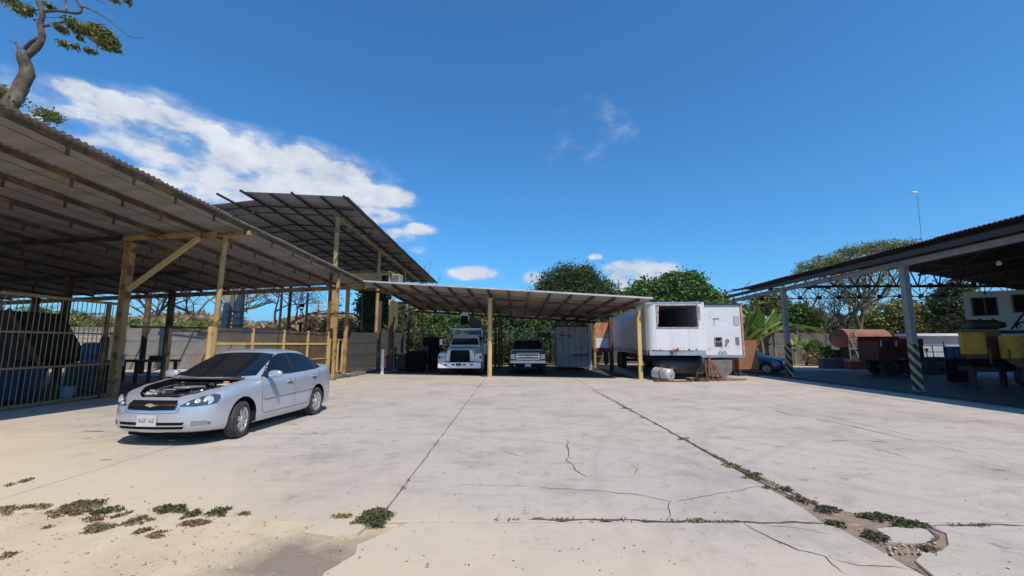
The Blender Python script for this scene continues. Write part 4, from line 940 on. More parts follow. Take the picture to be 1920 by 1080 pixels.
for s in (1, -1):
    V_ = (0, -s, 0)
    patch('window_trim', sidepoly(FRAME, s), V_, M_trim, .003, 'gh')
    patch('side_window', sidepoly(FW, s), V_, M_glass, .007, 'gh'); patch('side_window', sidepoly(RW, s), V_, M_glass, .007, 'gh')
    patch('door_pillar', sidepoly(BP, s), V_, M_trim, .009, 'gh')
    patch('mirror_corner', sidepoly([(2.02, .965), (1.83, 1.06), (1.80, .965)], s), V_, M_trim, .010, 'both')
    seam = mat('panel_gap', (.05, .055, .06), rough=.8)
    for a in ([(2.02, .955), (2.10, .8), (2.10, .45), (2.02, .33)], [(1.0, .965), (1.02, .7), (.98, .33)], [(-.12, 1.0), (-.08, .9), (.12, .80), (.30, .62), (.38, .5), (.42, .33)], [(2.02, .325), (1.0, .325), (.42, .33)]):
        pl = catmull([(q[0], q[1], 0) for q in a], 5) if len(a) > 3 else [Vector((q[0], q[1], 0)) for q in a]
        L_ = []; R_ = []
        for i, p in enumerate(pl):
            t = (pl[min(i + 1, len(pl) - 1)] - pl[max(i - 1, 0)]).normalized(); nn = Vector((-t.y, t.x, 0)) * .0045; L_.append((p.x + nn.x, p.y + nn.y)); R_.append((p.x - nn.x, p.y - nn.y))
        patch('panel_gap', sidepoly(L_ + R_[::-1], s), V_, seam, .0025, 'body')
    # rubbing strip, handles
    patch('door_moulding', sidepoly([(2.06, .575), (2.06, .625), (1.03, .640), (1.03, .590)], s), V_, M_silver, .016, 'body')
    patch('door_moulding', sidepoly([(.99, .590), (.99, .640), (.20, .652), (.24, .602)], s), V_, M_silver, .016, 'body')
    patch('moulding_edge', sidepoly([(2.07, .568), (2.07, .578), (.23, .605), (.23, .594)], s), V_, seam, .014, 'body')
    for hx, hz in ((1.20, .835), (.20, .865)):
        h = bb_.ray_cast(Vector((hx, s * 2, hz)), Vector((0, -s, 0)))
        mb = MB(); mb.box((hx, h[0].y + s * .022, hz), (.19, .022, .032), bevel=.008); mb.box((hx + .08, h[0].y + s * .01, hz), (.025, .03, .026)); mb.box((hx - .08, h[0].y + s * .01, hz), (.025, .03, .026))
        mb.build('door_handle', M_silver, sil, world=False); 
        patch('handle_recess', sidepoly([(hx + .06, hz - .035), (hx + .06, hz + .028), (hx - .06, hz + .028), (hx - .06, hz - .035)], s), V_, seam, .003, 'body')
    # wing mirror
    mb = MB(); c = Vector((1.90, s * .955, 1.005)); V = []; F = []; NU, NV = 16, 10
    for j in range(NV + 1):
        ph = math.pi * j / NV
        for i in range(NU):
            th = 2 * math.pi * i / NU; x, y, z = math.cos(th) * math.sin(ph), math.sin(th) * math.sin(ph), math.cos(ph)
            f = lambda q: math.copysign(abs(q) ** .72, q); V.append((c.x + (.085 * f(x) if x > 0 else .03 * f(x)), c.y + s * .125 * f(y) , c.z + .068 * f(z)))
    for j in range(NV):
        for i in range(NU): F.append((j * NU + i, j * NU + (i + 1) % NU, (j + 1) * NU + (i + 1) % NU, (j + 1) * NU + i))
    mb.add(V, F); mb.box((c.x, c.y - s * .13, c.z - .035), (.06, .12, .045), m=1); mi = mb.build('wing_mirror', [M_silver, M_trim], sil, world=False)
    mb = MB(); mb.box((c.x - .031, c.y, c.z), (.004, .2, .10)); mb.build('mirror_glass', M_chrome, mi, world=False)
    # headlamp
    HL = [(.40, .608), (.49, .68), (.60, .738), (.70, .765), (.755, .755), (.775, .70), (.765, .628), (.6, .603)]
    vx = Vector((-1, -s * .55, 0)).normalized(); rr_ = vx.cross(Vector((0, 0, 1)))
    def fr_to_view(poly):   # (y,z) on the nose surface -> view-plane coords of the oblique projection
        out = []
        for y, z in poly:
            h = bb_.ray_cast(Vector((6, s * y, z)), Vector((-1, 0, 0)))
            p_ = h[0] if h[0] else Vector((3.0, s * y, z)); out.append((p_.dot(rr_), p_.z))
        return out
    hl = patch('headlamp', fr_to_view(HL), vx, M_lamp, .006, 'body', div=.04)
    for (cy, cz, r_) in ((.695, .688, .062), (.60, .675, .038), (.505, .640, .024)):
        h = bb_.ray_cast(Vector((6, s * cy, cz)), Vector((-1, 0, 0)))
        if h[0]:
            nn = h[1]; nn = nn if nn.x > 0 else -nn; nn = (nn * .5 + Vector((1, s * .25, 0)).normalized() * .5).normalized(); o_ = h[0] + h[1] * (.010 if h[1].x > 0 else -.010); q = nn.to_track_quat('Z', 'Y').to_matrix(); mb = MB(); V = []
            prof = [(r_ * 1.05, .002), (r_, .008), (r_ * .85, .005), (r_ * .45, .002), (r_ * .3, .010), (.001, .012)]
            for (rad, hh) in prof:
                for k in range(20): V.append(o_ + q @ Vector((rad * math.cos(k * math.pi / 10), rad * math.sin(k * math.pi / 10), hh)))
            F = [(i * 20 + k, i * 20 + (k + 1) % 20, (i + 1) * 20 + (k + 1) % 20, (i + 1) * 20 + k) for i in range(len(prof) - 1) for k in range(20)]
            put('lamp_bulb', MB().add(V, F).mesh('lamp_bulb', M_reflect, 20), hl, world=False)
    0 and patch('indicator', fr_to_view([(.775, .60), (.785, .70), (.805, .70), (.808, .61)]), vx, mat('amber', (.45, .16, .03), rough=.2), .012, 'body')
    fl_ = patch('fog_lamp_cover', fr_to_view([(.56, .315), (.57, .385), (.70, .385), (.74, .35), (.74, .315)]), vx, mat('fog_cover', (.22, .23, .21), (.18, .18, .17), 20, .6), .006, 'body')
    patch('tail_lamp', [(-s * .0 + (.45 if s > 0 else -.45), .80), ((.45 if s > 0 else -.45), .97), ((.74 if s > 0 else -.74), .97), ((.76 if s > 0 else -.76), .80)] if False else [(-s * .45, .80), (-s * .45, .97), (-s * .72, .97), (-s * .74, .80)], (1, 0, 0), mat('tail_red', (.35, .01, .01), rough=.1), .006, 'body')
    wheel(sil, (0, s * .748, .30), 0, side=s); wheel(sil, (2.6, s * .748, .30), -s * 0 + (.16), side=s)
    # inner arch lining is the cut itself; mud flap
    mb = MB(); mb.box((2.27, s * .80, .30), (.02, .12, .16)); mb.build('mud_flap', M_trim, sil, world=False)
# grille
patch('grille', [(-.385, .56), (-.36, .545), (0, .535), (.36, .545), (.385, .56), (.375, .64), (.345, .69), (-.345, .69), (-.375, .64)], FV, M_chrome, .007, 'body')
patch('grille_opening', [(-.365, .567), (-.34, .557), (0, .548), (.34, .557), (.365, .567), (.357, .615), (-.357, .615)], FV, M_black, .012, 'body')
patch('grille_opening', [(-.355, .642), (.355, .642), (.335, .684), (-.335, .684)], FV, M_black, .012, 'body')
# small cross-shaped badge, plate, lower intake
h = bb_.ray_cast(Vector((6, 0, .628)), Vector((-1, 0, 0))); bx_ = h[0].x + .016
mb = MB(); mb.prism([(-.075, -.014), (-.025, -.014), (-.028, -.026), (.035, -.026), (.032, -.014), (.075, -.014), (.068, .014), (.025, .014), (.028, .026), (-.035, .026), (-.032, .014), (-.068, .014)], bx_, bx_ + .012, 'YZ'); 
bo = mb.mesh('badge', M_chrome, 0); put('badge', bo, sil, (0, 0, .628), world=False)
for z0_, z1_, yw in ((.335, .375, .50), (.275, .315, .50)):
    patch('lower_intake', [(-yw + .03, z0_), (yw - .03, z0_), (yw, z1_), (-yw, z1_)], FV, M_black, .006, 'body')
patch('intake_bar', [(-.53, .317), (.53, .317), (.53, .332), (-.53, .332)], FV, M_silver, .015, 'body')
patch('shut_line', [(-.42, .588), (-.405, .59), (-.395, .54), (-.36, .518), (0, .508), (.36, .518), (.395, .54), (.405, .59), (.42, .588), (.412, .53), (.37, .508), (0, .499), (-.37, .508), (-.412, .53)], FV, mat('shut_line', (.16, .17, .19), rough=.7), .0025, 'body')
h = bb_.ray_cast(Vector((6, 0, .38)), Vector((-1, 0, 0))); px_ = h[0].x + .012
pl_ = MB(); pl_.box((px_, -.02, .40), (.008, .30, .17), bevel=.002); plo = pl_.build('number_plate', M_plate, sil, world=False)
put('lettering', text_mesh('AGE 16Z', .088, mat('plate_ink', (.10, .10, .12), rough=.6)), plo, (px_ + .0055, -.02, .40), (math.pi / 2, 0, math.pi / 2), (.72, 1, 1), world=False)
# engine bay
M_eng = mat('engine_black', (.02, .02, .022), (.035, .033, .03), 12, .5); M_engsil = mat('cast_aluminium', (.45, .46, .47), (.32, .33, .34), 9, .45, .6, bump=.2)
mb = MB(); mb.box((2.7, 0, .50), (1.1, 1.2, .04)); mb.box((2.24, 0, .84), (.14, 1.26, .07), bevel=.02); mb.box((3.27, 0, .715), (.12, .66, .05), bevel=.015); mb.build('bay_floor', M_black, sil, world=False)
mb = MB(); mb.box((2.68, -.06, .66), (.56, .62, .26), (0, 0, .06), bevel=.04); mb.box((2.93, .28, .66), (.28, .26, .2), bevel=.04); mb.box((2.45, .30, .72), (.3, .3, .18), bevel=.05)
mb.box((3.08, -.12, .66), (.12, .5, .14), bevel=.03); mb.build('engine_block', M_eng, sil, world=False)
MB().box((2.76, .02, .83), (.50, .24, .035), (0, -.04, .12), bevel=.012).build('engine_cover', M_engsil, sil, world=False)
mb = MB(); mb.box((2.56, -.02, .80), (.10, .34, .05), (0, -.1, .1), bevel=.02); mb.box((2.9, -.02, .77), (.08, .3, .04), (0, -.1, .1), bevel=.02); mb.build('intake_manifold', M_eng, sil, world=False)
mb = MB(); mb.box((2.50, .46, .76), (.26, .19, .18), bevel=.012); ba = mb.build('battery', M_eng, sil, world=False); MB().box((2.50, .46, .86), (.25, .18, .02), bevel=.005).build('battery_lid', mat('battery_lid', (.55, .48, .38), rough=.5), ba, world=False)
MB().box((2.42, .40, .885), (.06, .08, .04), bevel=.01).build('terminal_cap', mat('orange_cap', (.60, .22, .06), rough=.5), ba, world=False)
mb = MB(); mb.box((2.92, -.48, .70), (.2, .16, .14), bevel=.04); mb.lathe([(.76, .035), (.80, .035), (.80, .001)], 14, 'Z', (2.95, -.46, 0)); mb.build('coolant_reservoir', mat('cloudy_plastic', (.55, .56, .50), rough=.35), sil, world=False)
for pts in ([(3.05, -.30, .72), (2.98, -.28, .79), (2.85, -.26, .80), (2.7, -.30, .78)], [(3.1, .2, .70), (3.0, .3, .77), (2.8, .36, .76), (2.6, .38, .80)], [(2.4, -.5, .80), (2.5, -.3, .84), (2.6, -.2, .82)], [(2.35, .1, .86), (2.5, .18, .84), (2.6, .3, .86)], [(2.9, -.6, .72), (2.6, -.55, .80), (2.35, -.5, .83)]):
    MB().path(catmull(pts, 5), .018, 8).build('hose', M_rubber, sil, world=False)
MB().path(catmull([(3.12, -.44, .70), (3.0, -.38, .76), (2.95, -.25, .80), (2.88, -.12, .80)], 6), .012, 8).build('pipe', M_alum, sil, world=False)
for (x, y, z, a) in ((3.22, -.28, .75, .10), (3.21, .24, .75, .07), (3.12, .38, .75, .08), (3.05, -.5, .75, .06), (2.34, -.42, .87, .05), (2.35, .5, .88, .05)):
    MB().box((x, y, z), (.03, a, .015), bevel=.004).build('bracket', M_engsil, sil, world=False)
random.seed(5); mb = MB()
for i in range(60):
    x = random.uniform(2.3, 3.15); y = random.uniform(-.55, .55); s = random.uniform(.012, .035); mb.box((x, y, random.uniform(.66, .79)), (s, s * 1.4, s), (random.random(), random.random(), random.random()), m=0 if random.random() < .5 else 1)
mb.build('engine_fittings', [M_engsil, M_eng], sil, smooth=0, world=False)
mb = MB(); mb.box((2.20, 0, .945), (.22, 1.18, .02), (0, .12, 0), bevel=.006); mb.build('cowl', M_grey, sil, world=False)
for y in (-.35, .25): MB().path([(2.22, y + .28, .965), (2.235, y, .975), (2.16, y - .32, .995)], .008, 6).build('wiper', M_trim, sil, world=False)
mb = MB(); mb.box((1.3, 0, .2), (3.9, 1.05, .12)); mb.build('underbody', M_black, sil, world=False)
MB().path([(1.2, .1, 1.44), (1.1, .1, 1.6)], .004, 5).build('aerial', M_trim, sil, world=False)
# move the pivot: shift children so that the root sits between the axles
for ch in sil.children: ch.location.x -= OFF

# generic helper for simple boxy vehicles ---------------------------------
def loftbox(mb, secs, m=0):   # secs: list of (x, halfwidth_bottom, halfwidth_top, z0, z1)
    V = []
    for (x, wb_, wt, z0, z1) in secs:
        V += [(x, -wb_, z0), (x, wb_, z0), (x, wb_ + (wt - wb_) * .15, z0 + (z1 - z0) * .5), (x, wt, z1 - .04), (x, wt - .05, z1), (x, -wt + .05, z1), (x, -wt, z1 - .04), (x, -wb_ - (wt - wb_) * .15, z0 + (z1 - z0) * .5)]
    F = []; k = 8
    for i in range(len(secs) - 1):
        for j in range(k): F.append((i * k + j, i * k + (j + 1) % k, (i + 1) * k + (j + 1) % k, (i + 1) * k + j))
    F += [tuple(range(k))[::-1], tuple((len(secs) - 1) * k + j for j in range(k))]
    mb.add(V, F, m); return mb
# --- white bucket truck
tx = P(862, 690, 20.6).x
tr = thing('bucket_truck', 'white bucket truck with big black grille parked under the carport', 'truck', (tx, 20.6, 0), -math.pi / 2 - .02)
# local x forward (front bumper at 0), y to its left (image right)
mb = MB(); loftbox(mb, [(-2.3, .80, .80, .55, 1.42), (-1.5, .80, .78, .62, 1.40), (-.55, .78, .72, .66, 1.32), (-.12, .74, .62, .66, 1.26), (-.05, .70, .58, .68, 1.22)]); body_ = mb.build('bonnet', M_whiteclean, tr, world=False)
for s in (1, -1):
    mb = MB(); loftbox(mb, [(-1.5, .16, .16, .62, 1.08), (-.9, .2, .2, .62, 1.12), (-.2, .2, .18, .64, 1.08), (-.08, .18, .16, .66, 1.04)]); mb.v = [(x, y + s * .90, z) for x, y, z in mb.v]; mb.build('mudguard', M_whiteclean, tr, world=False)
    q = MB().box((-.045, s * .83, .875), (.03, .22, .15), bevel=.01).build('headlamp', mat('sealed_beam', (.60, .62, .62), rough=.1, metal=.5), tr, world=False)
    MB().box((-.06, s * 1.005, .87), (.04, .08, .16), bevel=.01).build('indicator', mat('dark_amber', (.12, .05, .02), rough=.2), tr, world=False)
    mb = MB(); mb.beam((-1.75, s * .95, 1.45), (-1.75, s * 1.22, 1.5), .02, .02); mb.box((-1.75, s * 1.27, 1.62), (.05, .16, .32), bevel=.01); mb.build('mirror', M_whiteclean, tr, world=False)
    wheel(tr, (-1.0, s * .93, .46), .0, r=.46, wd=.25, side=s, spokes=5, rim=M_whiteclean); wheel(tr, (-4.6, s * .90, .46), 0, r=.46, wd=.4, side=s, spokes=5, rim=M_whiteclean)
mb = MB(); V = [(-.03, -.50, .66), (-.03, .50, .66), (-.03, .47, 1.16), (-.03, .40, 1.22), (-.03, -.40, 1.22), (-.03, -.47, 1.16)]; mb.prism([(v[1], v[2]) for v in V], -.035, .0, 'YZ'); gr = mb.build('grille', M_black, tr, world=False)
mb = MB()
for k in range(9): mb.box((.008, 0, .70 + .055 * k), (.02, .88, .014))
mb.build('grille_bars', M_grey, gr, world=False); MB().lathe([(.012, .085), (.03, .08), (.03, .001)], 20, 'X', (0, 0, 0)).build('badge', M_alum, gr, world=False).scale = (1, 1, .42); gr.children[-1].location = (0, 0, .97)
mb = MB(); mb.box((.12, 0, .50), (.1, 2.1, .28), bevel=.02); bp_ = mb.build('bumper', M_whiteclean, tr, world=False)
for y, ww in ((-.66, .12), (-.30, .13), (.24, .13), (.60, .12)): MB().box((.172, y, .52), (.01, ww, .07)).build('bumper_slot', M_black, bp_, world=False)
MB().box((.175, -.03, .53), (.01, .26, .12)).build('number_plate', M_grey, bp_, world=False)
mb = MB(); loftbox(mb, [(-3.2, .86, .72, .6, 2.02), (-2.35, .86, .72, .6, 2.04), (-2.1, .86, .68, .6, 2.0), (-1.72, .86, .80, .6, 1.46)]); cb = mb.build('cab', M_whiteclean, tr, world=False)
mb = MB(); mb.prism([(-.74, 1.48), (.74, 1.48), (.62, 1.94), (-.62, 1.94)], 0, .012, 'YZ'); ws = mb.mesh('windscreen', M_glass, 0)
o = put('windscreen', ws, tr, (-1.10, 0, -.0), world=False); 
for v in ws.vertices: v.co.x = -.62 - (v.co.z - 1.48) * .78 + v.co.x
for s in (1, -1): MB().prism([(-3.0, 1.48), (-2.0, 1.48), (-2.25, 1.9), (-3.0, 1.92)], s * .79, s * .815, 'XZ').build('side_window', M_glass, tr, world=False)
mb = MB(); mb.box((-4.9, 0, .95), (3.2, 1.9, .14)); mb.box((-4.9, .85, 1.25), (3.2, .36, .6)); mb.box((-4.9, -.85, 1.25), (3.2, .36, .6)); mb.build('utility_body', M_whiteclean, tr, world=False)
mb = MB(); mb.box((-1.9, 0, 2.32), (.08, 1.72, .05)); mb.box((-3.1, 0, 2.3), (.06, 1.7, .05)); [mb.box((-3.1, s * .8, 1.7), (.06, .06, 1.25)) for s in (1, -1)]; mb.beam((-1.9, -.6, 2.32), (-3.1, -.6, 2.3), .05, .05); mb.beam((-1.9, .7, 2.32), (-3.1, .7, 2.3), .05, .05); mb.build('ladder_rack', M_alum, tr, world=False)
mb = MB(); mb.box((-4.6, .35, 2.15), (.7, .9, 1.0), bevel=.06); mb.beam((-4.4, .45, 2.65), (-2.6, -.05, 2.9), .36, .42); mb.build('boom', mat('boom_grey', (.20, .21, .22), (.14, .15, .16), 3, .5), tr, world=False)
mb = MB(); mb.lathe([(-.02, .24), (.02, .27), (.2, .26), (.21, .001)], 24, 'X', (-2.5, -.12, 2.98)); bk = mb.build('boom_tip', M_white, tr, world=False); MB().box((-2.26, -.12, 2.80), (.1, .40, .48), bevel=.02).build('bucket_opening', M_black, tr, world=False)
MB().box((-3.3, 0, .62), (6.2, .9, .22)).build('chassis', M_black, tr, world=False)

# --- pickup
px0 = P(990, 690, 21.2).x
pk = thing('pickup_truck', 'silver pickup truck with chrome split grille parked in the shade of the carport', 'pickup', (px0, 21.2, 0), -math.pi / 2 - .01)
M_pk = mat('pickup_paint', (.22, .24, .27), rough=.3, metal=.5, coat=.5)
mb = MB(); loftbox(mb, [(-5.4, .95, .92, .55, 1.18), (-3.4, .95, .93, .5, 1.2), (-1.6, .96, .93, .5, 1.2), (-.6, .95, .88, .5, 1.15), (-.15, .90, .80, .52, 1.08), (-.04, .84, .74, .55, 1.02)]); mb.build('body', M_pk, pk, world=False)
mb = MB(); loftbox(mb, [(-3.7, .92, .74, 1.1, 1.74), (-3.3, .92, .72, 1.1, 1.80), (-2.2, .92, .72, 1.1, 1.79), (-1.85, .92, .74, 1.1, 1.68), (-1.25, .92, .86, 1.05, 1.22)]); mb.build('cab', M_pk, pk, world=False)
mb = MB(); mb.add([(-1.31, -.80, 1.25), (-1.31, .80, 1.25), (-1.80, .66, 1.66), (-1.80, -.66, 1.66), (-1.28, -.80, 1.25), (-1.28, .80, 1.25), (-1.76, .66, 1.68), (-1.76, -.66, 1.68)], [(0, 1, 2, 3), (4, 5, 6, 7), (0, 1, 5, 4), (1, 2, 6, 5), (2, 3, 7, 6), (3, 0, 4, 7)]); mb.build('windscreen', M_glass, pk, world=False)
for s in (1, -1):
    MB().prism([(-3.4, 1.24), (-1.6, 1.24), (-2.0, 1.64), (-3.3, 1.66)], s * .86, s * .90, 'XZ').build('side_window', M_glass, pk, world=False)
    MB().box((-.06, s * .76, .885), (.12, .24, .28), bevel=.03).build('headlamp', mat('pickup_lamp', (.50, .52, .52), rough=.12, metal=.4), pk, world=False)
    mb = MB(); mb.box((-1.7, s * 1.0, 1.25), (.12, .18, .16), bevel=.04); mb.build('wing_mirror', M_trim, pk, world=False)
    wheel(pk, (-.95, s * .84, .39), 0, r=.39, wd=.26, side=s, spokes=6); wheel(pk, (-4.2, s * .84, .39), 0, r=.39, wd=.26, side=s, spokes=6)
gr = MB().box((-.0, 0, .885), (.05, 1.16, .30), bevel=.015).build('grille', M_chrome, pk, world=False)
for z in (.96, .825): MB().box((.02, 0, z), (.03, 1.06, .075)).build('grille_opening', M_black, gr, world=False)
mb = MB(); mb.prism([(-.12, -.02), (-.04, -.02), (-.045, -.04), (.055, -.04), (.05, -.02), (.12, -.02), (.11, .02), (.04, .02), (.045, .04), (-.055, .04), (-.05, .02), (-.11, .02)], .03, .05, 'YZ'); put('badge', mb.mesh('badge', M_alum, 0), gr, (0, 0, .892), world=False)
MB().box((-.0, 0, 1.06), (.08, 1.2, .06), bevel=.01).build('bonnet_lip', M_pk, pk, world=False)
mb = MB(); mb.box((.06, 0, .63), (.16, 1.84, .20), bevel=.04); mb.build('bumper', M_alum, pk, world=False); MB().box((.0, 0, .45), (.12, 1.3, .2), bevel=.02).build('air_dam', M_black, pk, world=False)
pl_ = MB().box((.15, .0, .47), (.01, .30, .15)).build('number_plate', M_plate, pk, world=False)
MB().box((-2.8, 0, .48), (4.8, .9, .2)).build('chassis', M_black, pk, world=False)

# --- small blue car behind the workshop post (hatchback), own outline
hx = P(1472, 695, 22.6)
hb = thing('hatchback', 'small blue and white hatchback parked behind the front workshop posts', 'car', (hx.x - 1.75, 23.0, 0), -.85)
O2 = [(1.85, 0), (1.84, .3), (1.80, .55), (1.66, .70), (1.3, .77), (.8, .79), (0, .79), (-.8, .79), (-1.5, .76), (-1.72, .66), (-1.80, .4), (-1.82, 0)]
Z2 = [(-1.82, .95), (-1.5, .96), (0, .93), (.75, .90), (1.3, .82), (1.7, .73), (1.85, .66)]
O2 = [(a + 1.2, b) for a, b in O2]; Z2 = [(a + 1.2, b) for a, b in Z2]
M_blue = mat('blue_car_paint', (.05, .10, .20), rough=.3, metal=.3, coat=.5)
b2_, patch2, bvb, bvg, _, _ = sedan(hb, M_blue, O2, Z2, False, (0.05, 2.35), .27, dict(xf=(2.05, -.72), xr=(-.58, .28), y=(.74, -.17), z=(.88, 1.34), crown=.05), arch=.31, track=.68)
patch2('windscreen', [(-.62, .93), (.62, .93), (.5, 1.29), (-.5, 1.29)], FV, M_glass, .005, 'gh')
for s in (1, -1):
    patch2('side_window', sidepoly([(1.78, .93), (1.35, 1.28), (.85, 1.30), (.80, .93)], s), (0, -s, 0), M_glass, .005, 'gh'); patch2('side_window', sidepoly([(.72, .93), (.76, 1.30), (0, 1.27), (-.3, .95)], s), (0, -s, 0), M_glass, .005, 'gh')
    patch2('headlamp', [(s * .42, .58), (s * .66, .59), (s * .66, .68), (s * .42, .67)], FV, M_lamp, .006, 'body')
    wheel(hb, (.05, s * .66, .27), 0, r=.27, wd=.16, side=s); wheel(hb, (2.35, s * .66, .27), 0, r=.27, wd=.16, side=s)
MB().box((3.03, 0, .42), (.12, 1.42, .18), bevel=.04).build('bumper', M_trim, hb, world=False)
MB().box((1.2, 0, .22), (2.6, 1.0, .12)).build('underbody', M_black, hb, world=False)
for ch in hb.children: ch.location.x -= 1.2

# ------------------------------------------------------------------ trailers
def panelled_box(t, x0, y0, w_, L, z0, z1, ang, front_open=False):
    pass
tA = thing('box_trailer', 'white box trailer body with a large dark square opening in its front wall', 'trailer', (5.82, 18.0, 0), -.105)
W, H0_, H1_, LN = 2.42, 1.04, 3.28, 12.5
# front wall around the opening (local x right, y back)
fx0, fx1, fz0, fz1 = .45, 2.10, 2.24, 3.16
M_tr = mat('trailer_white', (.70, .715, .73), (.62, .64, .66), 1.1, .42, bump=.12, bscale=2.2, c3=(.40, .33, .26), s3=3.5, lo3=.61, hi3=.76, stretch=(1.6, 1, .35))
M_trside = mat('trailer_side', (.66, .68, .71), (.58, .60, .64), .9, .4, bump=.12, bscale=2, c3=(.45, .44, .42), s3=1.2, lo3=.6, hi3=.75)
mb = MB(); rc = .30
mb.box((fx0 / 2 + rc * .5, .03, (H0_ + H1_) / 2), (fx0 - rc + rc + .001, .06, H1_ - H0_)) if False else None
mb.box(((fx0 + .34) / 2, .03, (fz0 + fz1) / 2), (fx0 - .34, .06, fz1 - fz0)); mb.box(((fx1 + W - .06) / 2, .03, (fz0 + fz1) / 2), (W - .06 - fx1, .06, fz1 - fz0))
mb.box(((.34 + W - .06) / 2, .03, (H0_ + .22 + fz0) / 2), (W - .40, .06, fz0 - H0_ - .22)); mb.box(((.34 + W - .06) / 2, .03, (fz1 + H1_) / 2), (W - .40, .06, H1_ - fz1)); mb.build('front_wall', M_tr, tA, smooth=0, world=False)
for sx, cx in ((-1, .34), (1, W - .06)):       # rounded front corners
    r_ = .34 if sx < 0 else .06; V = []; n_ = 8
    for i in range(n_ + 1):
        a = math.pi / 2 * i / n_; V += [(cx + sx * r_ * math.sin(a), r_ - r_ * math.cos(a), H0_ + .22), (cx + sx * r_ * math.sin(a), r_ - r_ * math.cos(a), H1_)]
    MB().add(V, [(2 * i, 2 * i + 1, 2 * i + 3, 2 * i + 2) for i in range(n_)]).build('corner_panel', M_tr, tA, smooth=60, world=False)
npan = 15
for s, x in ((-1, .012), (1, W - .012)):
    pm_ = MB().box((0, 0, 0), (.024, (LN - .4) / npan - .014, H1_ - H0_ - .24), bevel=.004).mesh('side_panel', M_trside, 0)
    for k in range(npan): put('side_panel', pm_, tA, (x, .34 + (LN - .4) * (k + .5) / npan, (H0_ + .22 + H1_) / 2), world=False)
mb = MB(); mb.box((.03, LN / 2 + .1, H0_ + .11), (.05, LN - .2, .22)); mb.box((W - .03, LN / 2 + .1, H0_ + .11), (.05, LN - .2, .22)); mb.box((W / 2, .02, H0_ + .11), (W - .1, .07, .215)); mb.box((.02, LN / 2 + .1, H1_ + .01), (.07, LN - .2, .06)); mb.box((W - .02, LN / 2 + .1, H1_ + .01), (.07, LN - .2, .06)); mb.box((W / 2, .01, H1_ + .012), (W - .2, .07, .055)); mb.build('frame_rail', M_alum, tA, smooth=0, world=False)
MB().box((W / 2, LN / 2, H1_ + .0), (W - .04, LN, .04)).build('roof', M_trside, tA, smooth=0, world=False)
MB().box((W / 2, LN / 2, H0_ + .03), (W - .06, LN, .06)).build('floor', M_black, tA, smooth=0, world=False)
MB().box((W / 2, LN, (H0_ + H1_) / 2), (W, .05, H1_ - H0_)).build('rear_wall', M_trside, tA, smooth=0, world=False)
mb = MB()
for x in (.36, 1.02, 1.72): mb.box((x, -.003, (H0_ + .24 + fz0 - .05) / 2), (.012, .006, fz0 - H0_ - .32))
for k in range(34):
    for z in (H0_ + .30, H1_ - .05): mb.box((.36 + k * .058, -.004, z), (.012, .008, .012))
mb.build('seam', mat('seam_grey', (.56, .57, .58), rough=.6), tA, smooth=0, world=False)
mb = MB()   # rusted rim around the opening
for a, b in (((fx0 - .03, fz0), (fx0 - .03, fz1)), ((fx1 + .03, fz0), (fx1 + .03, fz1)), ((fx0 - .05, fz1 + .03), (fx1 + .05, fz1 + .03)), ((fx0 - .05, fz0 - .02), (fx1 + .05, fz0 - .02))):
    mb.beam((a[0], -.012, a[1]), (b[0], -.012, b[1]), .03, .03)
mb.box((fx0 + .02, -.02, 2.75), (.05, .03, .8), (0, .06, 0)); mb.box((fx1 + .10, -.02, 2.85), (.05, .03, .55), (0, -.03, 0)); mb.build('opening_frame', mat('flaking_frame', (.55, .50, .46), (.25, .14, .10), 9, .7), tA, smooth=0, world=False)
mb = MB(); mb.box((1.08, -.06, 1.24), (.34, .10, .10), (0, -.2, 0)); mb.box((.98, -.05, 1.15), (.06, .08, .2)); mb.box((1.2, -.08, 1.3), (.05, .1, .12), (0, .5, 0)); mb.build('coupling_bracket', M_rust, tA, smooth=0, world=False)
mb = MB()
for x, z in ((.25, 1.27), (.37, 1.25), (.5, 1.28), (.62, 1.24), (1.7, 1.3), (2.0, 1.3)): mb.box((x, -.02, z), (.07, .03, .03))
mb.box((1.0, -.022, 1.24), (1.8, .012, .02)); mb.build('clip', M_darksteel, tA, smooth=0, world=False)
mb = MB(); 
for x in (.55, 1.75): mb.box((x, 5.8, .84), (.12, 10.5, .26))
for y in (8.6, 9.9): mb.tube((.2, y, .5), (2.1, y, .5), .06)
for y in (3.0,):
    for x in (.5, 1.8): mb.box((x, y, .46), (.12, .12, .9)); mb.box((x, y, .02), (.3, .3, .04))
mb.build('underframe', M_darksteel, tA, smooth=0, world=False)
for y in (8.6, 9.9):
    for x in (.28, 2.0): wheel(tA, (x, y, .5), math.pi / 2, r=.5, wd=.3, side=1 if x < 1 else -1, spokes=5, rim=M_rust)

tB = thing('box_trailer', 'white box trailer standing behind and right of the open-fronted one, with red right edge', 'trailer', (P(1320, 600, 19.0).x - .42, 19.0, 0), -.08)
W2 = 2.0
pts = MB().box((W2 / 2, .03, 2.16), (W2, .06, 2.25), bevel=.01).build('front_wall', mat('trailer_grey_white', (.66, .69, .73), (.61, .64, .68), 1.4, .4, bump=.05, c3=(.50, .47, .44), s3=2), tB, smooth=0, world=False)
MB().box((W2 / 2, .02, .98), (W2 + .06, .1, .12)).build('bottom_rail', M_alum, tB, smooth=0, world=False)
MB().box((W2 / 2, 5.5, 3.3), (W2, 11, .05)).build('roof', M_trside, tB, smooth=0, world=False)
for x in (.02, W2 - .0):
    pm_ = MB().box((0, 0, 0), (.03, .86, 2.2), bevel=.004).mesh('side_panel', M_trside, 0)
    for k in range(12): put('side_panel', pm_, tB, (x, .5 + .88 * k, 2.16), world=False)
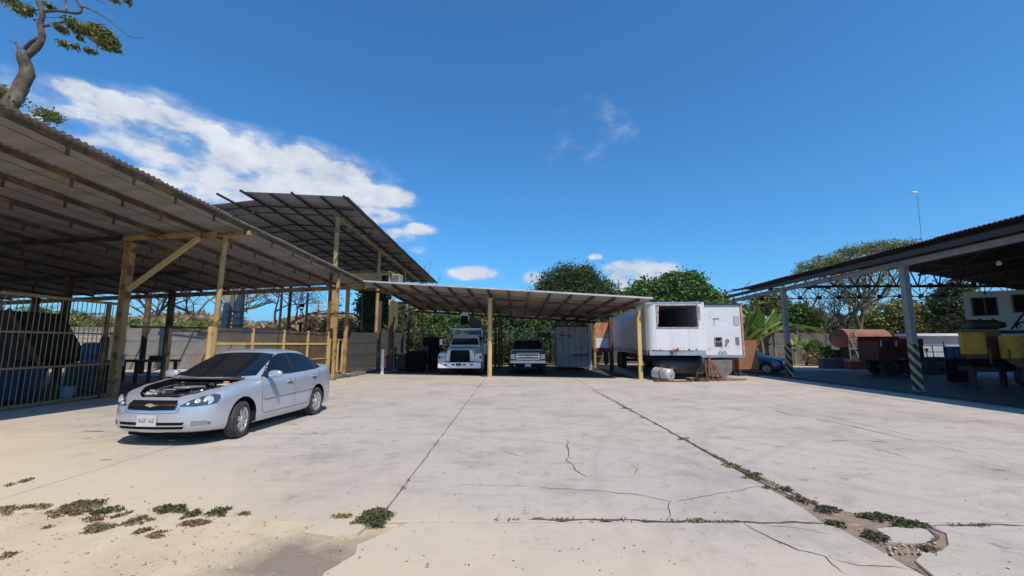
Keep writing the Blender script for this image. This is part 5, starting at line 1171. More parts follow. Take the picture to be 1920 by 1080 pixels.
MB().box((W2 + .05, .02, 2.16), (.07, .1, 2.4)).build('corner_post', mat('faded_red', (.42, .12, .10), (.58, .32, .26), 4, .6), tB, smooth=0, world=False)
MB().box((W2 / 2, -.01, 3.31), (W2 + .1, .1, .06)).build('top_rail', M_darksteel, tB, smooth=0, world=False)
xs0 = .98
mb = MB(); mb.box((xs0, -.012, 1.62), (.34, .02, .42)); hbx = mb.build('vent_hatch', M_greysteel, tB, smooth=0, world=False)
mb = MB(); mb.box((xs0, -.028, 1.74), (.2, .02, .12)); [mb.box((xs0 - .09 + .09 * k, -.028, 1.52), (.05, .02, .16)) for k in range(3)]; mb.build('vent_slots', M_black, hbx, smooth=0, world=False)
MB().lathe([(-.014, .09), (-.03, .085), (-.03, .04), (-.02, .035)], 18, 'Y', (1.36, 0, 1.66)).build('filler_cap', M_greysteel, tB, world=False); MB().lathe([(-.014, .05), (-.03, .045), (-.03, .001)], 14, 'Y', (1.3, 0, 1.5)).build('filler_cap', M_greysteel, tB, world=False)
MB().box((1.80, -.012, 1.66), (.16, .012, .34)).build('notice', M_greysteel, tB, smooth=0, world=False); MB().box((1.82, -.012, 2.58), (.26, .012, .42)).build('notice', mat('worn_label', (.48, .50, .52), (.34, .35, .36), 14, .6), tB, smooth=0, world=False)
mb = MB(); mb.box((.93, -.01, 2.66), (.26, .012, .03)); mb.box((.84, -.01, 2.5), (.012, .012, .3)); mb.build('scratch_plate', M_grey, tB, smooth=0, world=False)
mb = MB(); mb.path(catmull([(.95, -.03, 1.1), (1.0, -.05, 1.2), (1.1, -.04, 1.12), (1.2, -.05, 1.2), (1.3, -.03, 1.08)], 5), .014, 6); mb.build('hose', M_rubber, tB, world=False)
mb = MB(); [mb.box((x, 5, .80), (.12, 9.6, .22)) for x in (.5, 1.5)]; mb.box((1.0, .3, .84), (1.8, .12, .12)); mb.build('underframe', M_rust, tB, smooth=0, world=False)
# orange and white trailer end far behind
tC = thing('trailer', 'trailer with a rusty orange top and white lower rear door beyond the carport', 'trailer', (P(1126, 640, 30).x, 30, 0), -.1)
zt_, zm_, zb_, zr_ = P(1126, 605, 30).z, P(1126, 633, 30).z, P(1126, 652, 30).z, P(1126, 660, 30).z
for za, zb2, mm, nm_ in ((zm_, zt_, mat('rust_orange', (.40, .13, .05), (.55, .30, .20), 2.5, .8, c3=(.6, .55, .5), s3=1.2, lo3=.58, hi3=.62), 'upper_door'), (zb_, zm_ - .02, M_white, 'lower_door'), (zr_, zb_ - .02, mat('maroon', (.18, .05, .05), (.12, .04, .04), 4, .7), 'bumper')):
    MB().box((.08, 0, (za + zb2) / 2), (1.15, .1, zb2 - za)).build(nm_, mm, tC, smooth=0, world=False)
MB().box((-.62, .0, (zt_ + zb_) / 2), (.2, .12, zt_ - zb_)).build('corner_post', M_rust, tC, smooth=0, world=False)
MB().box((0, 4, (zt_ + zb_) / 2), (1.3, 7.8, zt_ - zb_ - .05)).build('body', M_white, tC, smooth=0, world=False)
for x in (-.4, .5): wheel(tC, (x, 1.2, .48), math.pi / 2, r=.48, wd=.28, side=-1, spokes=5, rim=M_rust)
MB().box((.5, -.07, zr_ + .1), (.06, .04, .06)).build('tail_lamp', mat('tail_red', (.35, .01, .01)), tC, smooth=0, world=False)
# grey steel container / panels
gc = thing('steel_cabin', 'grey ribbed steel cabin in shade at the right end of the carport', 'cabin', (P(1075, 690, 25).x, 25, 0), -.05)
M_gc = mat('grey_blue_panel', (.36, .39, .43), (.28, .31, .34), 1.5, .5, bump=.05, c3=(.2, .16, .13), s3=2)
for k in range(5):
    MB().box((-.80 + .37 * k, 0, 1.36), (.355, .07, 2.35), bevel=.012).build('panel', M_gc, gc, smooth=0, world=False)
MB().box((-.06, 1.1, 1.34), (1.84, 2.1, 2.3)).build('body', M_gc, gc, smooth=0, world=False); MB().box((0, 1.0, 2.58), (2.15, 2.3, .06)).build('roof', M_darksteel, gc, smooth=0, world=False)
mb = MB(); mb.box((-.42, -.05, 2.0), (.6, .03, .05)); mb.box((-.15, -.06, 1.95), (.08, .04, .16)); mb.lathe([(-.05, .06), (-.07, .05), (-.07, .001)], 14, 'Y', (-.72, 0, 2.05)); mb.build('latch', M_darksteel, gc, smooth=0, world=False)
MB().box((.98, -.15, 1.2), (.2, .04, 2.4)).build('open_door', M_gc, gc, smooth=0, world=False)
MB().box((.35, -.35, .88), (1.0, .5, .04)).build('shelf', M_darksteel, gc, smooth=0, world=False)

# --- things under / beside the trailers
gcx = G(1243, 713)
gs = thing('gas_cylinder', 'dented aluminium gas cylinder lying on its side under the white trailer', 'cylinder', (gcx.x, gcx.y, 0))
a = Vector((6.50, 17.35, .26)); b = Vector((6.12, 18.15, .30)); d = (b - a).normalized(); L = (b - a).length
q = d.to_track_quat('X', 'Z').to_matrix(); r_ = .255; mb = MB()
prof = [(-.03, .001), (-.03, .16), (-.02, .20), (.03, .24), (.07, r_), (L * .42, r_), (L * .43, r_ * 1.03), (L * .55, r_ * 1.03), (L * .56, r_), (L - .06, r_), (L - .02, .22), (L, .001)]
mb.lathe(prof, 28, 'X'); mb.v = [tuple(a + q @ Vector(v)) for v in mb.v]; mb.build('shell', mat('cylinder_skin', (.62, .63, .64), (.50, .50, .50), 7, .4, .45, bump=.2), gs)
mb = MB(); mb.lathe([(L * .40, r_ * 1.01), (L * .40, r_ * 1.04), (L * .48, r_ * 1.04), (L * .48, r_ * 1.01)], 28, 'X'); mb.v = [tuple(a + q @ Vector(v)) for v in mb.v]; mb.build('strap', M_wood, gs)
mb = MB(); mb.lathe([(-.035, .10), (-.05, .10), (-.05, .085), (-.035, .085)], 20, 'X'); mb.lathe([(-.03, .05), (-.06, .045), (-.06, .001)], 14, 'X'); mb.v = [tuple(a + q @ Vector(v)) for v in mb.v]; mb.build('valve_ring', M_alum, gs)
bt = thing('black_tank', 'black cylindrical tank on short legs under the open-fronted trailer', 'tank', (7.2, 18.4, 0))
zc = .62; mb = MB(); mb.lathe([(-1.15, .001), (-1.12, .2), (-1.0, .36), (-.9, .40), (.9, .40), (1.0, .36), (1.12, .2), (1.15, .001)], 26, 'X', (7.35, 18.5, zc)); mb.build('shell', mat('black_enamel', (.02, .02, .024), (.035, .035, .04), 3, .35), bt)
for x in (6.75, 7.95): MB().box((x, 18.2, .2), (.07, .07, .42)).build('leg', M_rustbeam, bt, smooth=0)
MB().tube((6.72, 17.75, 0), (6.72, 17.75, .55), .045, n=10).build('leg', M_wood, bt)
ft = thing('fuel_tank', 'grey rounded steel trough behind the rusty stands by the second trailer', 'tank', (9.2, 18.7, 0))
mb = MB(); mb.prism([(8.6, .18), (8.75, .12), (9.35, .10), (9.62, .35), (9.66, .82), (8.6, .80)], 18.5, 19.3, 'XZ'); mb.build('shell', mat('trough_grey', (.17, .17, .17), (.11, .11, .11), 3, .6), ft, smooth=20)
st = thing('pipe_trestle', 'rusty tripod trestle of pipes propped in front of the second trailer', 'trestle', (8.3, 17.5, 0))
for a_, b_ in (((8.28, 17.5, 0), (8.24, 17.7, 1.02)), ((8.5, 17.45, 0), (8.26, 17.7, 1.02)), ((8.75, 17.7, .12), (8.3, 17.75, .95)), ((8.0, 17.4, 0), (8.03, 17.55, .8)), ((8.12, 17.5, 0), (8.14, 17.55, .7))):
    MB().tube(a_, b_, .028, n=8).build('leg', M_rust, st)
for z in (.25, .5): MB().tube((8.24, 17.55, z), (8.52, 17.5, z * 1.0 + .1), .022, n=7).build('rung', M_rust, st)
pl = thing('rusty_plate', 'rusty flat bar on the ground in front of the gas cylinder', 'metal bar', (6.2, 17.1, 0)); MB().box((6.5, 17.25, .03), (1.5, .1, .04), (0, 0, .04)).build('bar', M_rust, pl, smooth=0)
wp = thing('plank', 'long grey plank lying on the concrete under the second trailer', 'plank', (9.0, 17.9, 0)); MB().box((9.15, 17.95, .05), (1.5, .16, .06), (0, 0, .02), bevel=.008).build('board', M_wood, wp, smooth=0)
wp = thing('plank', 'shorter reddish timber lying across the rusty trestle feet', 'plank', (8.4, 17.6, 0)); MB().box((8.35, 17.62, .09), (1.0, .1, .08), (0, .03, -.3), bevel=.008).build('board', M_rust, wp, smooth=0)
random.seed(11)
jk = thing('scrap_heap', 'heap of rusty scrap fittings on the ground below the coupling of the trailer', 'scrap', (7.5, 17.6, 0))
for i in range(16):
    x, y = random.uniform(7.2, 8.2), random.uniform(17.3, 17.9); s = random.uniform(.04, .10); MB().box((x, y, s * .5), (s * random.uniform(1, 3), s, s * random.uniform(.5, 1.4)), (random.random(), random.random(), random.random() * 3)).build('scrap', random.choice([M_rust, M_darksteel, M_wood]), jk, smooth=0)
ys_ = thing('steel_stand', 'yellow and rust steel stand beneath the far end of the second trailer', 'stand', (10.0, 20.5, 0))
for x in (9.75, 10.25): MB().box((x, 20.6, .42), (.07, .07, .84)).build('leg', M_yellow, ys_, smooth=0)
MB().box((10.0, 20.6, .84), (.8, .09, .07)).build('top_bar', M_rust, ys_, smooth=0); MB().beam((9.75, 20.6, .1), (10.25, 20.6, .8), .05, .05).build('brace', M_yellow, ys_, smooth=0)
# --- brown sheet crate
cr = thing('plywood_crate', 'tall plain brown crate on short legs left of the small blue car', 'crate', (P(1409, 690, 20.3).x, 20.3, 0), 0)
xa, xb_ = P(1386, 690, 20.3).x, P(1423, 690, 20.3).x; cx = (xa + xb_) / 2 - P(1409, 690, 20.3).x
M_crate = mat('brown_board', (.27, .12, .06), (.21, .09, .045), 1.2, .75, bump=.1, c3=(.32, .18, .10), s3=2)
mb = MB(); mb.box((cx, .4, 1.02), (xb_ - xa, .8, 1.42), bevel=.008); mb.build('box', M_crate, cr, world=False); MB().box((cx, .4, 1.745), (xb_ - xa + .03, .84, .03)).build('lid', M_rustbeam, cr, world=False)
for x in (xa, xb_):
    for y in (.06, .74): MB().box((x - P(1409, 690, 20.3).x + (.06 if x == xa else -.06), y, .15), (.07, .07, .32)).build('leg', M_rustbeam, cr, world=False)
sb = thing('steel_box', 'low rusty steel box touching the left side of the tall brown crate', 'box', (P(1381, 690, 20.5).x, 20.5, 0)); MB().box((P(1382, 690, 20.5).x, 20.8, .62), (.32, .5, .6), bevel=.01).build('body', M_rust, sb)
for dx in (-.1, .1): MB().box((P(1382, 690, 20.5).x + dx, 20.6, .16), (.05, .05, .32)).build('leg', M_rust, sb)

# ------------------------------------------------------------------ things in and behind the workshop
rd = thing('dump_body_truck', 'dark red tipping body on wheels under the workshop between two striped posts', 'truck', (P(1668, 690, 20.5).x, 20.5, 0))
M_dred = mat('dark_red_paint', (.16, .025, .02), (.10, .02, .018), 2, .6, c3=(.12, .05, .03), s3=1.5)
xa, xb_ = P(1652, 690, 20.5).x, P(1735, 690, 20.5).x
mb = MB(); z0, z1 = .72, 1.95
mb.box(((xa + xb_) / 2, 20.5, (1.45 + z0) / 2), (xb_ - xa, .06, 1.45 - z0 + .0)); mb.box(((xa + xb_) / 2, 21.7, 1.3), (xb_ - xa, .06, 1.2)); mb.box((xa, 21.1, 1.2), (.06, 1.2, .95)); mb.build('side_board', M_dred, rd, smooth=0)
mb = MB(); mb.box(((xa + .7 + xb_) / 2, 20.46, 1.62), (xb_ - xa - .7, .05, .34)); mb.build('upper_board', M_dred, rd, smooth=0)
for k in range(6): MB().box((xa + .15 + k * (xb_ - xa - .3) / 5, 20.44, 1.1), (.06, .04, .75)).build('rib', M_dred, rd, smooth=0)
mb = MB(); mb.tube((xa, 20.5, 1.72), (xb_ - 1.6, 20.5, 1.74), .02, n=6); mb.build('top_rail', M_greysteel, rd)
for x in (xa + .05, xa + .78): MB().beam((x, 20.42, 1.4), (x + .03, 20.42, 1.68), .05, .04).build('stake', M_white, rd, smooth=0)
MB().box(((xa + xb_) / 2, 21.1, .66), (xb_ - xa, .5, .18)).build('chassis', M_black, rd, smooth=0)
for x in (xa + .62, xb_ - .45):
    for y in (20.75, 21.5): wheel(rd, (x - rd.location.x, y - 20.5, .42), 0, r=.42, wd=.28, side=-1, spokes=5, rim=M_dred)
tl = MB().box((xa + 1.0, 20.42, .80), (.26, .03, .09)).build('lamp', mat('dusty_lamp', (.30, .20, .18)), rd, smooth=0)

of_ = thing('site_office', 'pale green-white office cabin with two dark windows inside the workshop shed', 'cabin', (21.5, 19.5, 0))
M_off = mat('office_white', (.62, .68, .66), (.55, .61, .59), 1.5, .5, bump=.04)
ox, oy = P(1806, 560, 19.6).x, 19.6; oa = -.40
of_.location = (ox, oy, 0); of_.rotation_euler = (0, 0, oa)
def onf(u):
    k = P(u, 575, 1.0).x; return (k * oy - ox) / (math.cos(oa) - k * math.sin(oa))
def onz(u, v): s_ = onf(u); return P(u, v, oy + s_ * math.sin(oa)).z
MB().prism([(0, 0), (6, 0), (6, 2.6), (1.3, 2.6)], 1.22, 3.97, 'XY').build('body', M_off, of_, smooth=0, world=False)
for (u0, u1, v0, v1) in ((1822, 1869, 559, 592), (1899, 1960, 553, 586)):
    s0, s1 = onf(u0), onf(u1); za, zb = onz(u0, v1), onz(u0, v0); MB().box(((s0 + s1) / 2, -.01, (za + zb) / 2), (s1 - s0, .04, zb - za)).build('window', M_dullglass, of_, smooth=0, world=False)
    mb = MB(); cxx = (s0 + s1) / 2; mb.box((cxx, -.045, (za + zb) / 2), (.03, .03, zb - za)); [mb.box((cxx, -.04, zz), (s1 - s0 + .08, .04, .035)) for zz in (za, zb)]; [mb.box((xx, -.04, (za + zb) / 2), (.035, .04, zb - za)) for xx in (s0, s1)]; mb.build('window_frame', M_greysteel, of_, smooth=0, world=False)
MB().box((onf(1850), -.03, 3.9), (.04, .06, .18)).build('bracket', M_darksteel, of_, smooth=0, world=False)
put('lettering', text_mesh('D', .30, M_black), of_, (onf(1903), -.012, onz(1903, 612)), (math.pi / 2, 0, 0), world=False)
mb = MB()
for pts in ([P(1896, 618, 17.3), P(1920, 588, 17.0), P(1945, 570, 16.8)], [P(1905, 614, 17.2), P(1913, 604, 17.1), P(1925, 606, 17.0)]): mb.path(catmull(pts, 5), .03, 6)
mb.build('handrail', M_black, of_)
# yellow and brown crushing machine
mc = thing('hopper_machine', 'machine with mustard yellow and brown steel hoppers in front of the office cabin', 'machine', (P(1865, 700, 15.5).x, 15.5, 0))
M_must = mat('mustard_paint', (.80, .36, .05), (.68, .30, .04), 2, .6, c3=(.30, .18, .06), s3=2); M_mbrown = mat('oxide_brown_paint', (.22, .10, .03), (.15, .07, .025), 2, .65)
def hop(u0, u1, v0, v1, vb, y, dep, m, name, cut_=0):
    a = P(u0, v1, y); b = P(u1, v0, y); zb = P(u0, vb, y).z; w_ = b.x - a.x
    mb = MB(); mb.prism([(a.x, a.z), (a.x + w_ * .12, a.z), (b.x, a.z), (b.x, b.z), (a.x, b.z)], y, y + dep, 'XZ'); o = mb.build(name, m, mc, smooth=0)
    MB().prism([(a.x + .0, a.z), (b.x, a.z), (b.x - w_ * .15 * (1 - cut_), zb), (a.x + w_ * .3, zb)], y, y + dep * .9, 'XZ').build('chute', M_mbrown, mc, smooth=0)
hop(1808, 1846, 623, 664, 678, 15.7, .12, M_must, 'hopper'); hop(1884, 1960, 629, 672, 690, 15.3, .12, M_must, 'hopper')
a = P(1846.5, 678, 15.6); b = P(1884, 619, 15.6); MB().box(((a.x + b.x) / 2, 16.0, (a.z + b.z) / 2), (b.x - a.x, .5, b.z - a.z)).build('hopper', M_mbrown, mc, smooth=0)
a = P(1832, 697, 15.9); b = P(1960, 668, 15.9); MB().box(((a.x + b.x) / 2, 16.2, (a.z + b.z) / 2), (b.x - a.x, .8, b.z - a.z), bevel=.04).build('frame_body', M_darksteel, mc, smooth=0)
for u in (1858, 1895, 1925): MB().box((P(u, 665, 15.2).x, 15.22, P(u, 668, 15.2).z), (.05, .03, .5)).build('stiffener', M_mbrown, mc, smooth=0)
MB().box((P(1900, 640, 16).x, 16.4, P(1900, 622, 16).z), (1.6, .8, .12)).build('deck', M_darksteel, mc, smooth=0)
a = P(1812, 700, 15.9); b = P(1950, 684, 15.9); MB().box(((a.x + b.x) / 2, 15.9, .85), (b.x - a.x, .7, .28)).build('chassis', M_black, mc, smooth=0)
for u in (1822, 1880, 1930): MB().box((P(u, 700, 15.8).x, 15.8, .38), (.14, .14, .76)).build('leg', M_darksteel, mc, smooth=0)
for u in (1925,): wheel(mc, (P(u, 700, 15.3).x - mc.location.x, -.2, .36), 0, r=.36, wd=.25, side=-1, spokes=5, rim=M_black)
MB().tube((P(1832, 700, 14.6).x, 14.6, 0), (P(1838, 690, 14.9).x, 15.2, .8), .035, n=8).build('jack_leg', M_darksteel, mc)
ct = thing('exhaust_drum', 'black open-ended cylinder lying on top of the mustard machine', 'cylinder', P(1845, 612, 15.8))
p = P(1816, 609, 15.7); mb = MB(); rr = .19
mb.lathe([(.0, rr * .7), (0, rr), (.06, rr * 1.04), (.1, rr), (.95, rr * 1.0), (1.0, rr * 1.04), (1.08, rr * .8), (1.3, rr * .6), (1.3, .001)], 26, 'X', p); mb.build('shell', mat('sooty_black', (.018, .018, .02), (.03, .028, .027), 6, .6), ct)
mb = MB(); mb.lathe([(.01, rr * .7), (.35, rr * .68), (.35, .001)], 20, 'X', p); mb.build('bore', mat('bore_grey', (.3, .3, .3), rough=.5), ct)
for dx in (.45, .95): MB().box((p.x + dx, p.y, p.z + .2), (.05, .05, .07)).build('lug', M_darksteel, ct)
# far low white shed with blue frame, oil drum, clutter
wsd = thing('store_shed', 'low white store shed with a flat roof edge seen under the workshop', 'shed', (P(1765, 660, 25).x, 25.4, 0))
a = P(1722, 690, 28.4); b = P(1812, 628, 28.4)
MB().box(((a.x + b.x) / 2, 29.0, 1.02), (b.x - a.x, 1.2, 2.04)).build('wall', mat('store_white', (.36, .39, .42), (.28, .31, .34), 1.5, .6), wsd, smooth=0)
MB().box(((a.x + b.x) / 2, 28.9, 2.12), (b.x - a.x + .3, 1.7, .16)).build('roof', M_trside, wsd, smooth=0)
MB().box((b.x - .3, 28.36, 1.05), (.5, .05, 1.7)).build('door', M_darksteel, wsd, smooth=0)
bf = thing('trolley_frame', 'blue tubular trolley frame in front of the low white store shed', 'trolley', (P(1752, 690, 23).x, 23, 0))
for u in (1733, 1752, 1774): MB().tube((P(u, 680, 23).x, 23, .1), (P(u, 680, 23).x, 23, P(u, 647 if u == 1752 else 640, 23).z), .022, n=7).build('upright', M_blueplastic, bf)
for v in (648, 660): MB().tube(P(1733, v, 23), P(1774, v, 23), .022, n=7).build('bar', M_blueplastic, bf)
MB().box((P(1750, 675, 23.3).x, 23.4, .55), (1.5, .7, .5), bevel=.03).build('load', M_grey, bf)
ol = thing('oil_drum', 'blue steel drum standing beside the mustard hopper', 'drum', (P(1790, 690, 19).x, 19, 0))
mb = MB(); mb.lathe([(0, .001), (0, .29), (.3, .29), (.31, .30), (.33, .29), (.6, .29), (.61, .30), (.63, .29), (.9, .29), (.91, .28), (.9, .001)], 24, 'Z', (ol.location.x, 19, 0)); mb.lathe([(.92, .001), (.92, .28), (1.4, .28), (1.41, .27), (1.4, .001)], 24, 'Z', (ol.location.x + .1, 19.1, 0)); mb.build('shell', M_blueplastic, ol)
rl = thing('round_floodlight', 'small round white lamp standing between the red tipping body and the drum', 'lamp', (P(1737, 655, 20).x, 20, 0))
p = P(1737, 656, 20); MB().tube((p.x, 20, 0), (p.x, 20, p.z - .08), .02, n=6).build('stand', M_darksteel, rl); mb = MB(); mb.lathe([(-.03, .001), (-.03, .07), (-.01, .085), (.05, .06), (.08, .001)], 18, 'Y', p); mb.build('head', M_white, rl)
random.seed(4)
for lab, u, y, sx, sz, m in (('dark grey engine block on the workshop floor left of the blue drum', 1750, 21.5, .8, .6, M_grey), ('black scrap bin standing on the floor below the white office', 1800, 17.5, .7, .9, M_black)):
    t = thing('engine_block' if 'engine' in lab else 'scrap_bin', lab, 'engine' if 'engine' in lab else 'bin', (P(u, 690, y).x, y, 0)); x = t.location.x
    mb = MB(); mb.box((x, y, sz / 2), (sx, .5, sz), bevel=.04, taper=.9); mb.build('body', m, t); mb = MB(); mb.box((x - .1, y, sz + .04), (sx * .6, .3, .1), bevel=.02); mb.tube((x + .2, y - .27, sz * .4), (x + .2, y - .33, sz * .4), .12, n=14); mb.build('fitting', M_darksteel, t)

# rusty tank with ladder beyond the workshop
rt = thing('rusty_tank', 'big rusty horizontal tank on dark legs with a ladder, beyond the workshop', 'tank', (P(1610, 660, 29).x, 29, 0))
a = P(1572, 634, 28.2); b = P(1654, 634, 29.8); ax = (b - a).normalized(); L = (b - a).length; r_ = .62; q = ax.to_track_quat('X', 'Z').to_matrix()
mb = MB(); mb.lathe([(0, .001), (-.02, r_ * .8), (0, r_), (.04, r_ * 1.02), (.08, r_), (L, r_), (L + .02, r_ * .8), (L, .001)], 30, 'X'); mb.v = [tuple(a + q @ Vector(v)) for v in mb.v]
mb.build('shell', mat('tank_rust', (.30, .12, .06), (.20, .085, .05), 1.6, .8, bump=.2, c3=(.10, .06, .05), s3=1.5, lo3=.5, hi3=.6), rt)
for f in (.12, .5, .88): p = a + ax * (L * f); MB().box((p.x, p.y, .7), (.12, .8, 1.3)).build('leg', M_darksteel, rt, smooth=0)
MB().box(((a.x + b.x) / 2, 29, .75), (L * .9, .5, .7)).build('cradle', M_darksteel, rt, smooth=0)
ld = thing('ladder', 'grey steel ladder leaning against the rusty tank', 'ladder', (P(1600, 670, 27.4).x, 27.4, 0))
t0, t1 = P(1588, 622, 27.9), P(1610, 671, 27.2); off = Vector((.42, 0, 0))
MB().beam(t0, t1, .04, .06).build('stile', M_greysteel, ld, smooth=0); MB().beam(t0 + off, t1 + off, .04, .06).build('stile', M_greysteel, ld, smooth=0)
for k in range(8): p = t0.lerp(t1, (k + .3) / 8); MB().tube(p, p + off, .018, n=6).build('rung', M_greysteel, ld)
lf = thing('support_stand', 'grey steel support frame at the left of the leaning ladder', 'frame', (P(1594, 670, 27.3).x, 27.3, 0))
MB().beam(P(1591, 645, 27.3), P(1596, 676, 27.3), .05, .05).build('leg', M_greysteel, lf, smooth=0); MB().beam(P(1590, 653, 27.3), P(1618, 653, 27.3), .04, .04).build('bar', M_greysteel, lf, smooth=0)
# low rusty sheet lean-to
lt = thing('rusty_lean_to', 'low lean-to with patchy rusty roof sheets behind the plants', 'lean-to', (P(1520, 640, 31).x, 32, 0))
x0_, x1_ = P(1455, 640, 32).x, P(1572, 640, 32).x; k = 0; x = x0_
while x < x1_:
    w_ = random.uniform(.8, 1.1); MB().box((x + w_ / 2, 33.4, 2.15 + random.uniform(-.03, .05)), (w_, 3.0, .03), (.16 + random.uniform(-.03, .03), random.uniform(-.03, .03), 0)).build('roof_sheet', random.choice([M_rust, M_rust, M_rustbeam]), lt, smooth=0); x += w_ * .95
for u in (1462, 1508, 1548): MB().box((P(u, 640, 32).x, 32.1, 1.0), (.1, .1, 2.0)).build('post', M_white, lt, smooth=0)
MB().box(((x0_ + x1_) / 2, 34.9, 1.2), (x1_ - x0_, .1, 2.4)).build('wall', M_concrete2, lt, smooth=0)
MB().box((P(1476, 632, 31.5).x, 31.6, P(1476, 632, 31.5).z), (1.2, .3, .3)).build('sign_board', M_white, lt, smooth=0)
tb = thing('water_trough', 'low grey concrete trough in front of the wall beyond the workshop', 'trough', (P(1565, 680, 26).x, 26, 0)); a = P(1541, 688, 26.2); b = P(1596, 672, 26.2)
MB().box(((a.x + b.x) / 2 - .2, 26.4, .3), (1.3, .5, .62), bevel=.02).build('body', M_concrete2, tb); MB().box((b.x - .25, 26.3, .28), (.5, .5, .56), bevel=.02).build('block', mat('pale_blockwork', (.42, .40, .36)), tb)
for i, (u, lab) in enumerate(((1606, 'red plastic crate of scrap on the sunlit concrete, nearer the ladder'), (1624, 'faded red crate beside the red tipping body, heaped with pale scrap'))):
    t = thing('crate', lab, 'crate', (P(u, 690, 25).x, 25, 0), 0, 'red crates beyond the workshop'); x = t.location.x
    mb = MB(); mb.box((x, 25.3, .04), (.55, .45, .03)); [mb.box((x + s * .27, 25.3, .24), (.03, .45, .44)) for s in (1, -1)]; [mb.box((x, 25.3 + s * .22, .24), (.55, .03, .44)) for s in (1, -1)]; mb.build('box', mat('crate_red', (.42, .05, .03), (.30, .05, .03), 5, .6), t)
    for j in range(7): s = random.uniform(.06, .14); MB().box((x + random.uniform(-.2, .2), 25.3 + random.uniform(-.15, .15), .45), (s, s, s), (random.random(), random.random(), 0)).build('scrap', random.choice([M_rust, M_white, M_must]), t, smooth=0)
# distant lamp post and antenna
lp = thing('street_lamp', 'tall thin leaning street lamp above the workshop roof', 'street lamp', P(1745, 640, 36)); p0 = Vector((P(1745, 640, 36).x, 36, 0)); p1 = P(1720, 366, 36)
MB().tube(p0, p1, .035, .02, n=6).build('pole', M_greysteel, lp); MB().box(P(1714, 361, 36) , (.5, .25, .16), bevel=.05).build('lamp_head', M_white, lp)
# --- left interior clutter behind the bars
dk = thing('tarpaulin_truck', 'large dark covered lorry body parked behind the bars at the far left', 'lorry', (-15, 13, 0))
M_dark2 = mat('dark_tarpaulin', (.045, .04, .035), (.03, .028, .025), 2, .8, bump=.2)
mb = MB(); mb.prism([(-23, .6), (-17.4, .6), (-16.5, 1.0), (-17.7, 2.7), (-23, 2.9)], 14.6, 16.4, 'XZ'); mb.build('body', M_dark2, dk, smooth=0)
for x in (-17.2, -20.5): wheel(dk, (x + 15, 1.5, .5), 0, r=.5, wd=.3, side=-1, spokes=5, rim=M_darksteel)
MB().beam((-17.6, 14.5, 2.75), (-16.1, 14.5, .7), .05, .16).build('ramp_rail', mat('maroon', (.18, .05, .05)), dk, smooth=0)
bs = thing('blue_skip', 'long low dark blue steel skip standing behind the bars', 'skip', (-14, 11, 0))
mb = MB(); mb.prism([(7.6, .12), (11.6, .12), (11.8, .95), (7.4, .95)], -13.9, -12.9, 'YZ'); mb.build('body', mat('skip_blue', (.018, .05, .115), (.012, .032, .075), 1.5, .6, c3=(.10, .06, .04), s3=1.5, lo3=.62, hi3=.7), bs, smooth=0)
for y in (8.2, 9.2, 10.2, 11.2): MB().box((-12.87, y, .55), (.04, .08, .8)).build('rib', mat('skip_blue', (.03, .085, .20)), bs, smooth=0)
dd = thing('blue_drum', 'blue plastic drum standing on the ledge behind the bars near the corner post', 'drum', (P(170, 680, 15).x, 15, 0)); x = dd.location.x
MB().lathe([(.95, .001), (.95, .26), (1.25, .28), (1.27, .29), (1.3, .28), (1.55, .28), (1.62, .24), (1.63, .001)], 24, 'Z', (x, 15, -.05)).build('shell', mat('bright_blue_plastic', (.02, .075, .24), (.015, .06, .19), 4, .4), dd)
MB().box((x + .1, 15, .44), (1.3, .6, .88)).build('stand', M_darksteel, dd, smooth=0)
gcy = thing('gas_bottle', 'tall dark gas bottle with a valve beside the blue drum behind the bars', 'gas bottle', (P(190, 690, 14.2).x, 14.2, 0)); x = gcy.location.x
MB().lathe([(.5, .001), (.5, .13), (1.65, .13), (1.78, .09), (1.84, .04), (1.9, .035), (1.9, .001)], 20, 'Z', (x, 14.2, 0)).build('shell', M_black, gcy); MB().box((x, 14.2, 1.96), (.09, .05, .1), bevel=.01).build('valve', M_alum, gcy); MB().box((x, 14.2, .25), (.4, .4, .5)).build('stand', M_darksteel, gcy, smooth=0)
bk = thing('bucket', 'pale blue bucket on the floor just behind the bars beside the corner post', 'bucket', (P(153, 735, 12.6).x, 12.7, 0)); x = bk.location.x
MB().lathe([(0, .001), (0, .13), (.3, .165), (.31, .17), (.3, .155), (.05, .12)], 22, 'Z', (x, 12.2, .02)).build('shell', mat('pale_blue_plastic', (.25, .38, .50), rough=.4), bk); MB().path([(x - .16, 12.2, .3), (x - .1, 12.2, .42), (x + .1, 12.2, .42), (x + .16, 12.2, .3)], .006, 5).build('handle', M_darksteel, bk)
jr = thing('plastic_jug', 'small pale jug on the skip edge behind the hatch frame', 'jug', (-13.0, 9.6, .95)); MB().lathe([(.95, .001), (.95, .07), (1.1, .07), (1.16, .03), (1.2, .03), (1.2, .001)], 14, 'Z', (-13.1, 9.7, 0)).build('shell', mat('cloudy_plastic', (.55, .56, .50)), jr)
wbn = thing('work_table', 'rusty brown steel work table in the shade behind the corner post', 'table', (P(268, 690, 17).x, 17, 0)); x = wbn.location.x
MB().box((x, 17, .86), (2.4, .8, .08)).build('table_top', M_rustbeam, wbn, smooth=0)
for sx in (-1.05, 0, 1.05):
    for sy in (-.3, .3): MB().box((x + sx, 17 + sy, .41), (.09, .09, .82)).build('leg', M_rust, wbn, smooth=0)
MB().box((x + .5, 17, .98), (.4, .3, .16), bevel=.02).build('vice', M_darksteel, wbn)
ps = thing('standing_post', 'white topped short post behind the big yellow corner post', 'post', (P(227, 690, 15).x, 15, 0)); x = ps.location.x
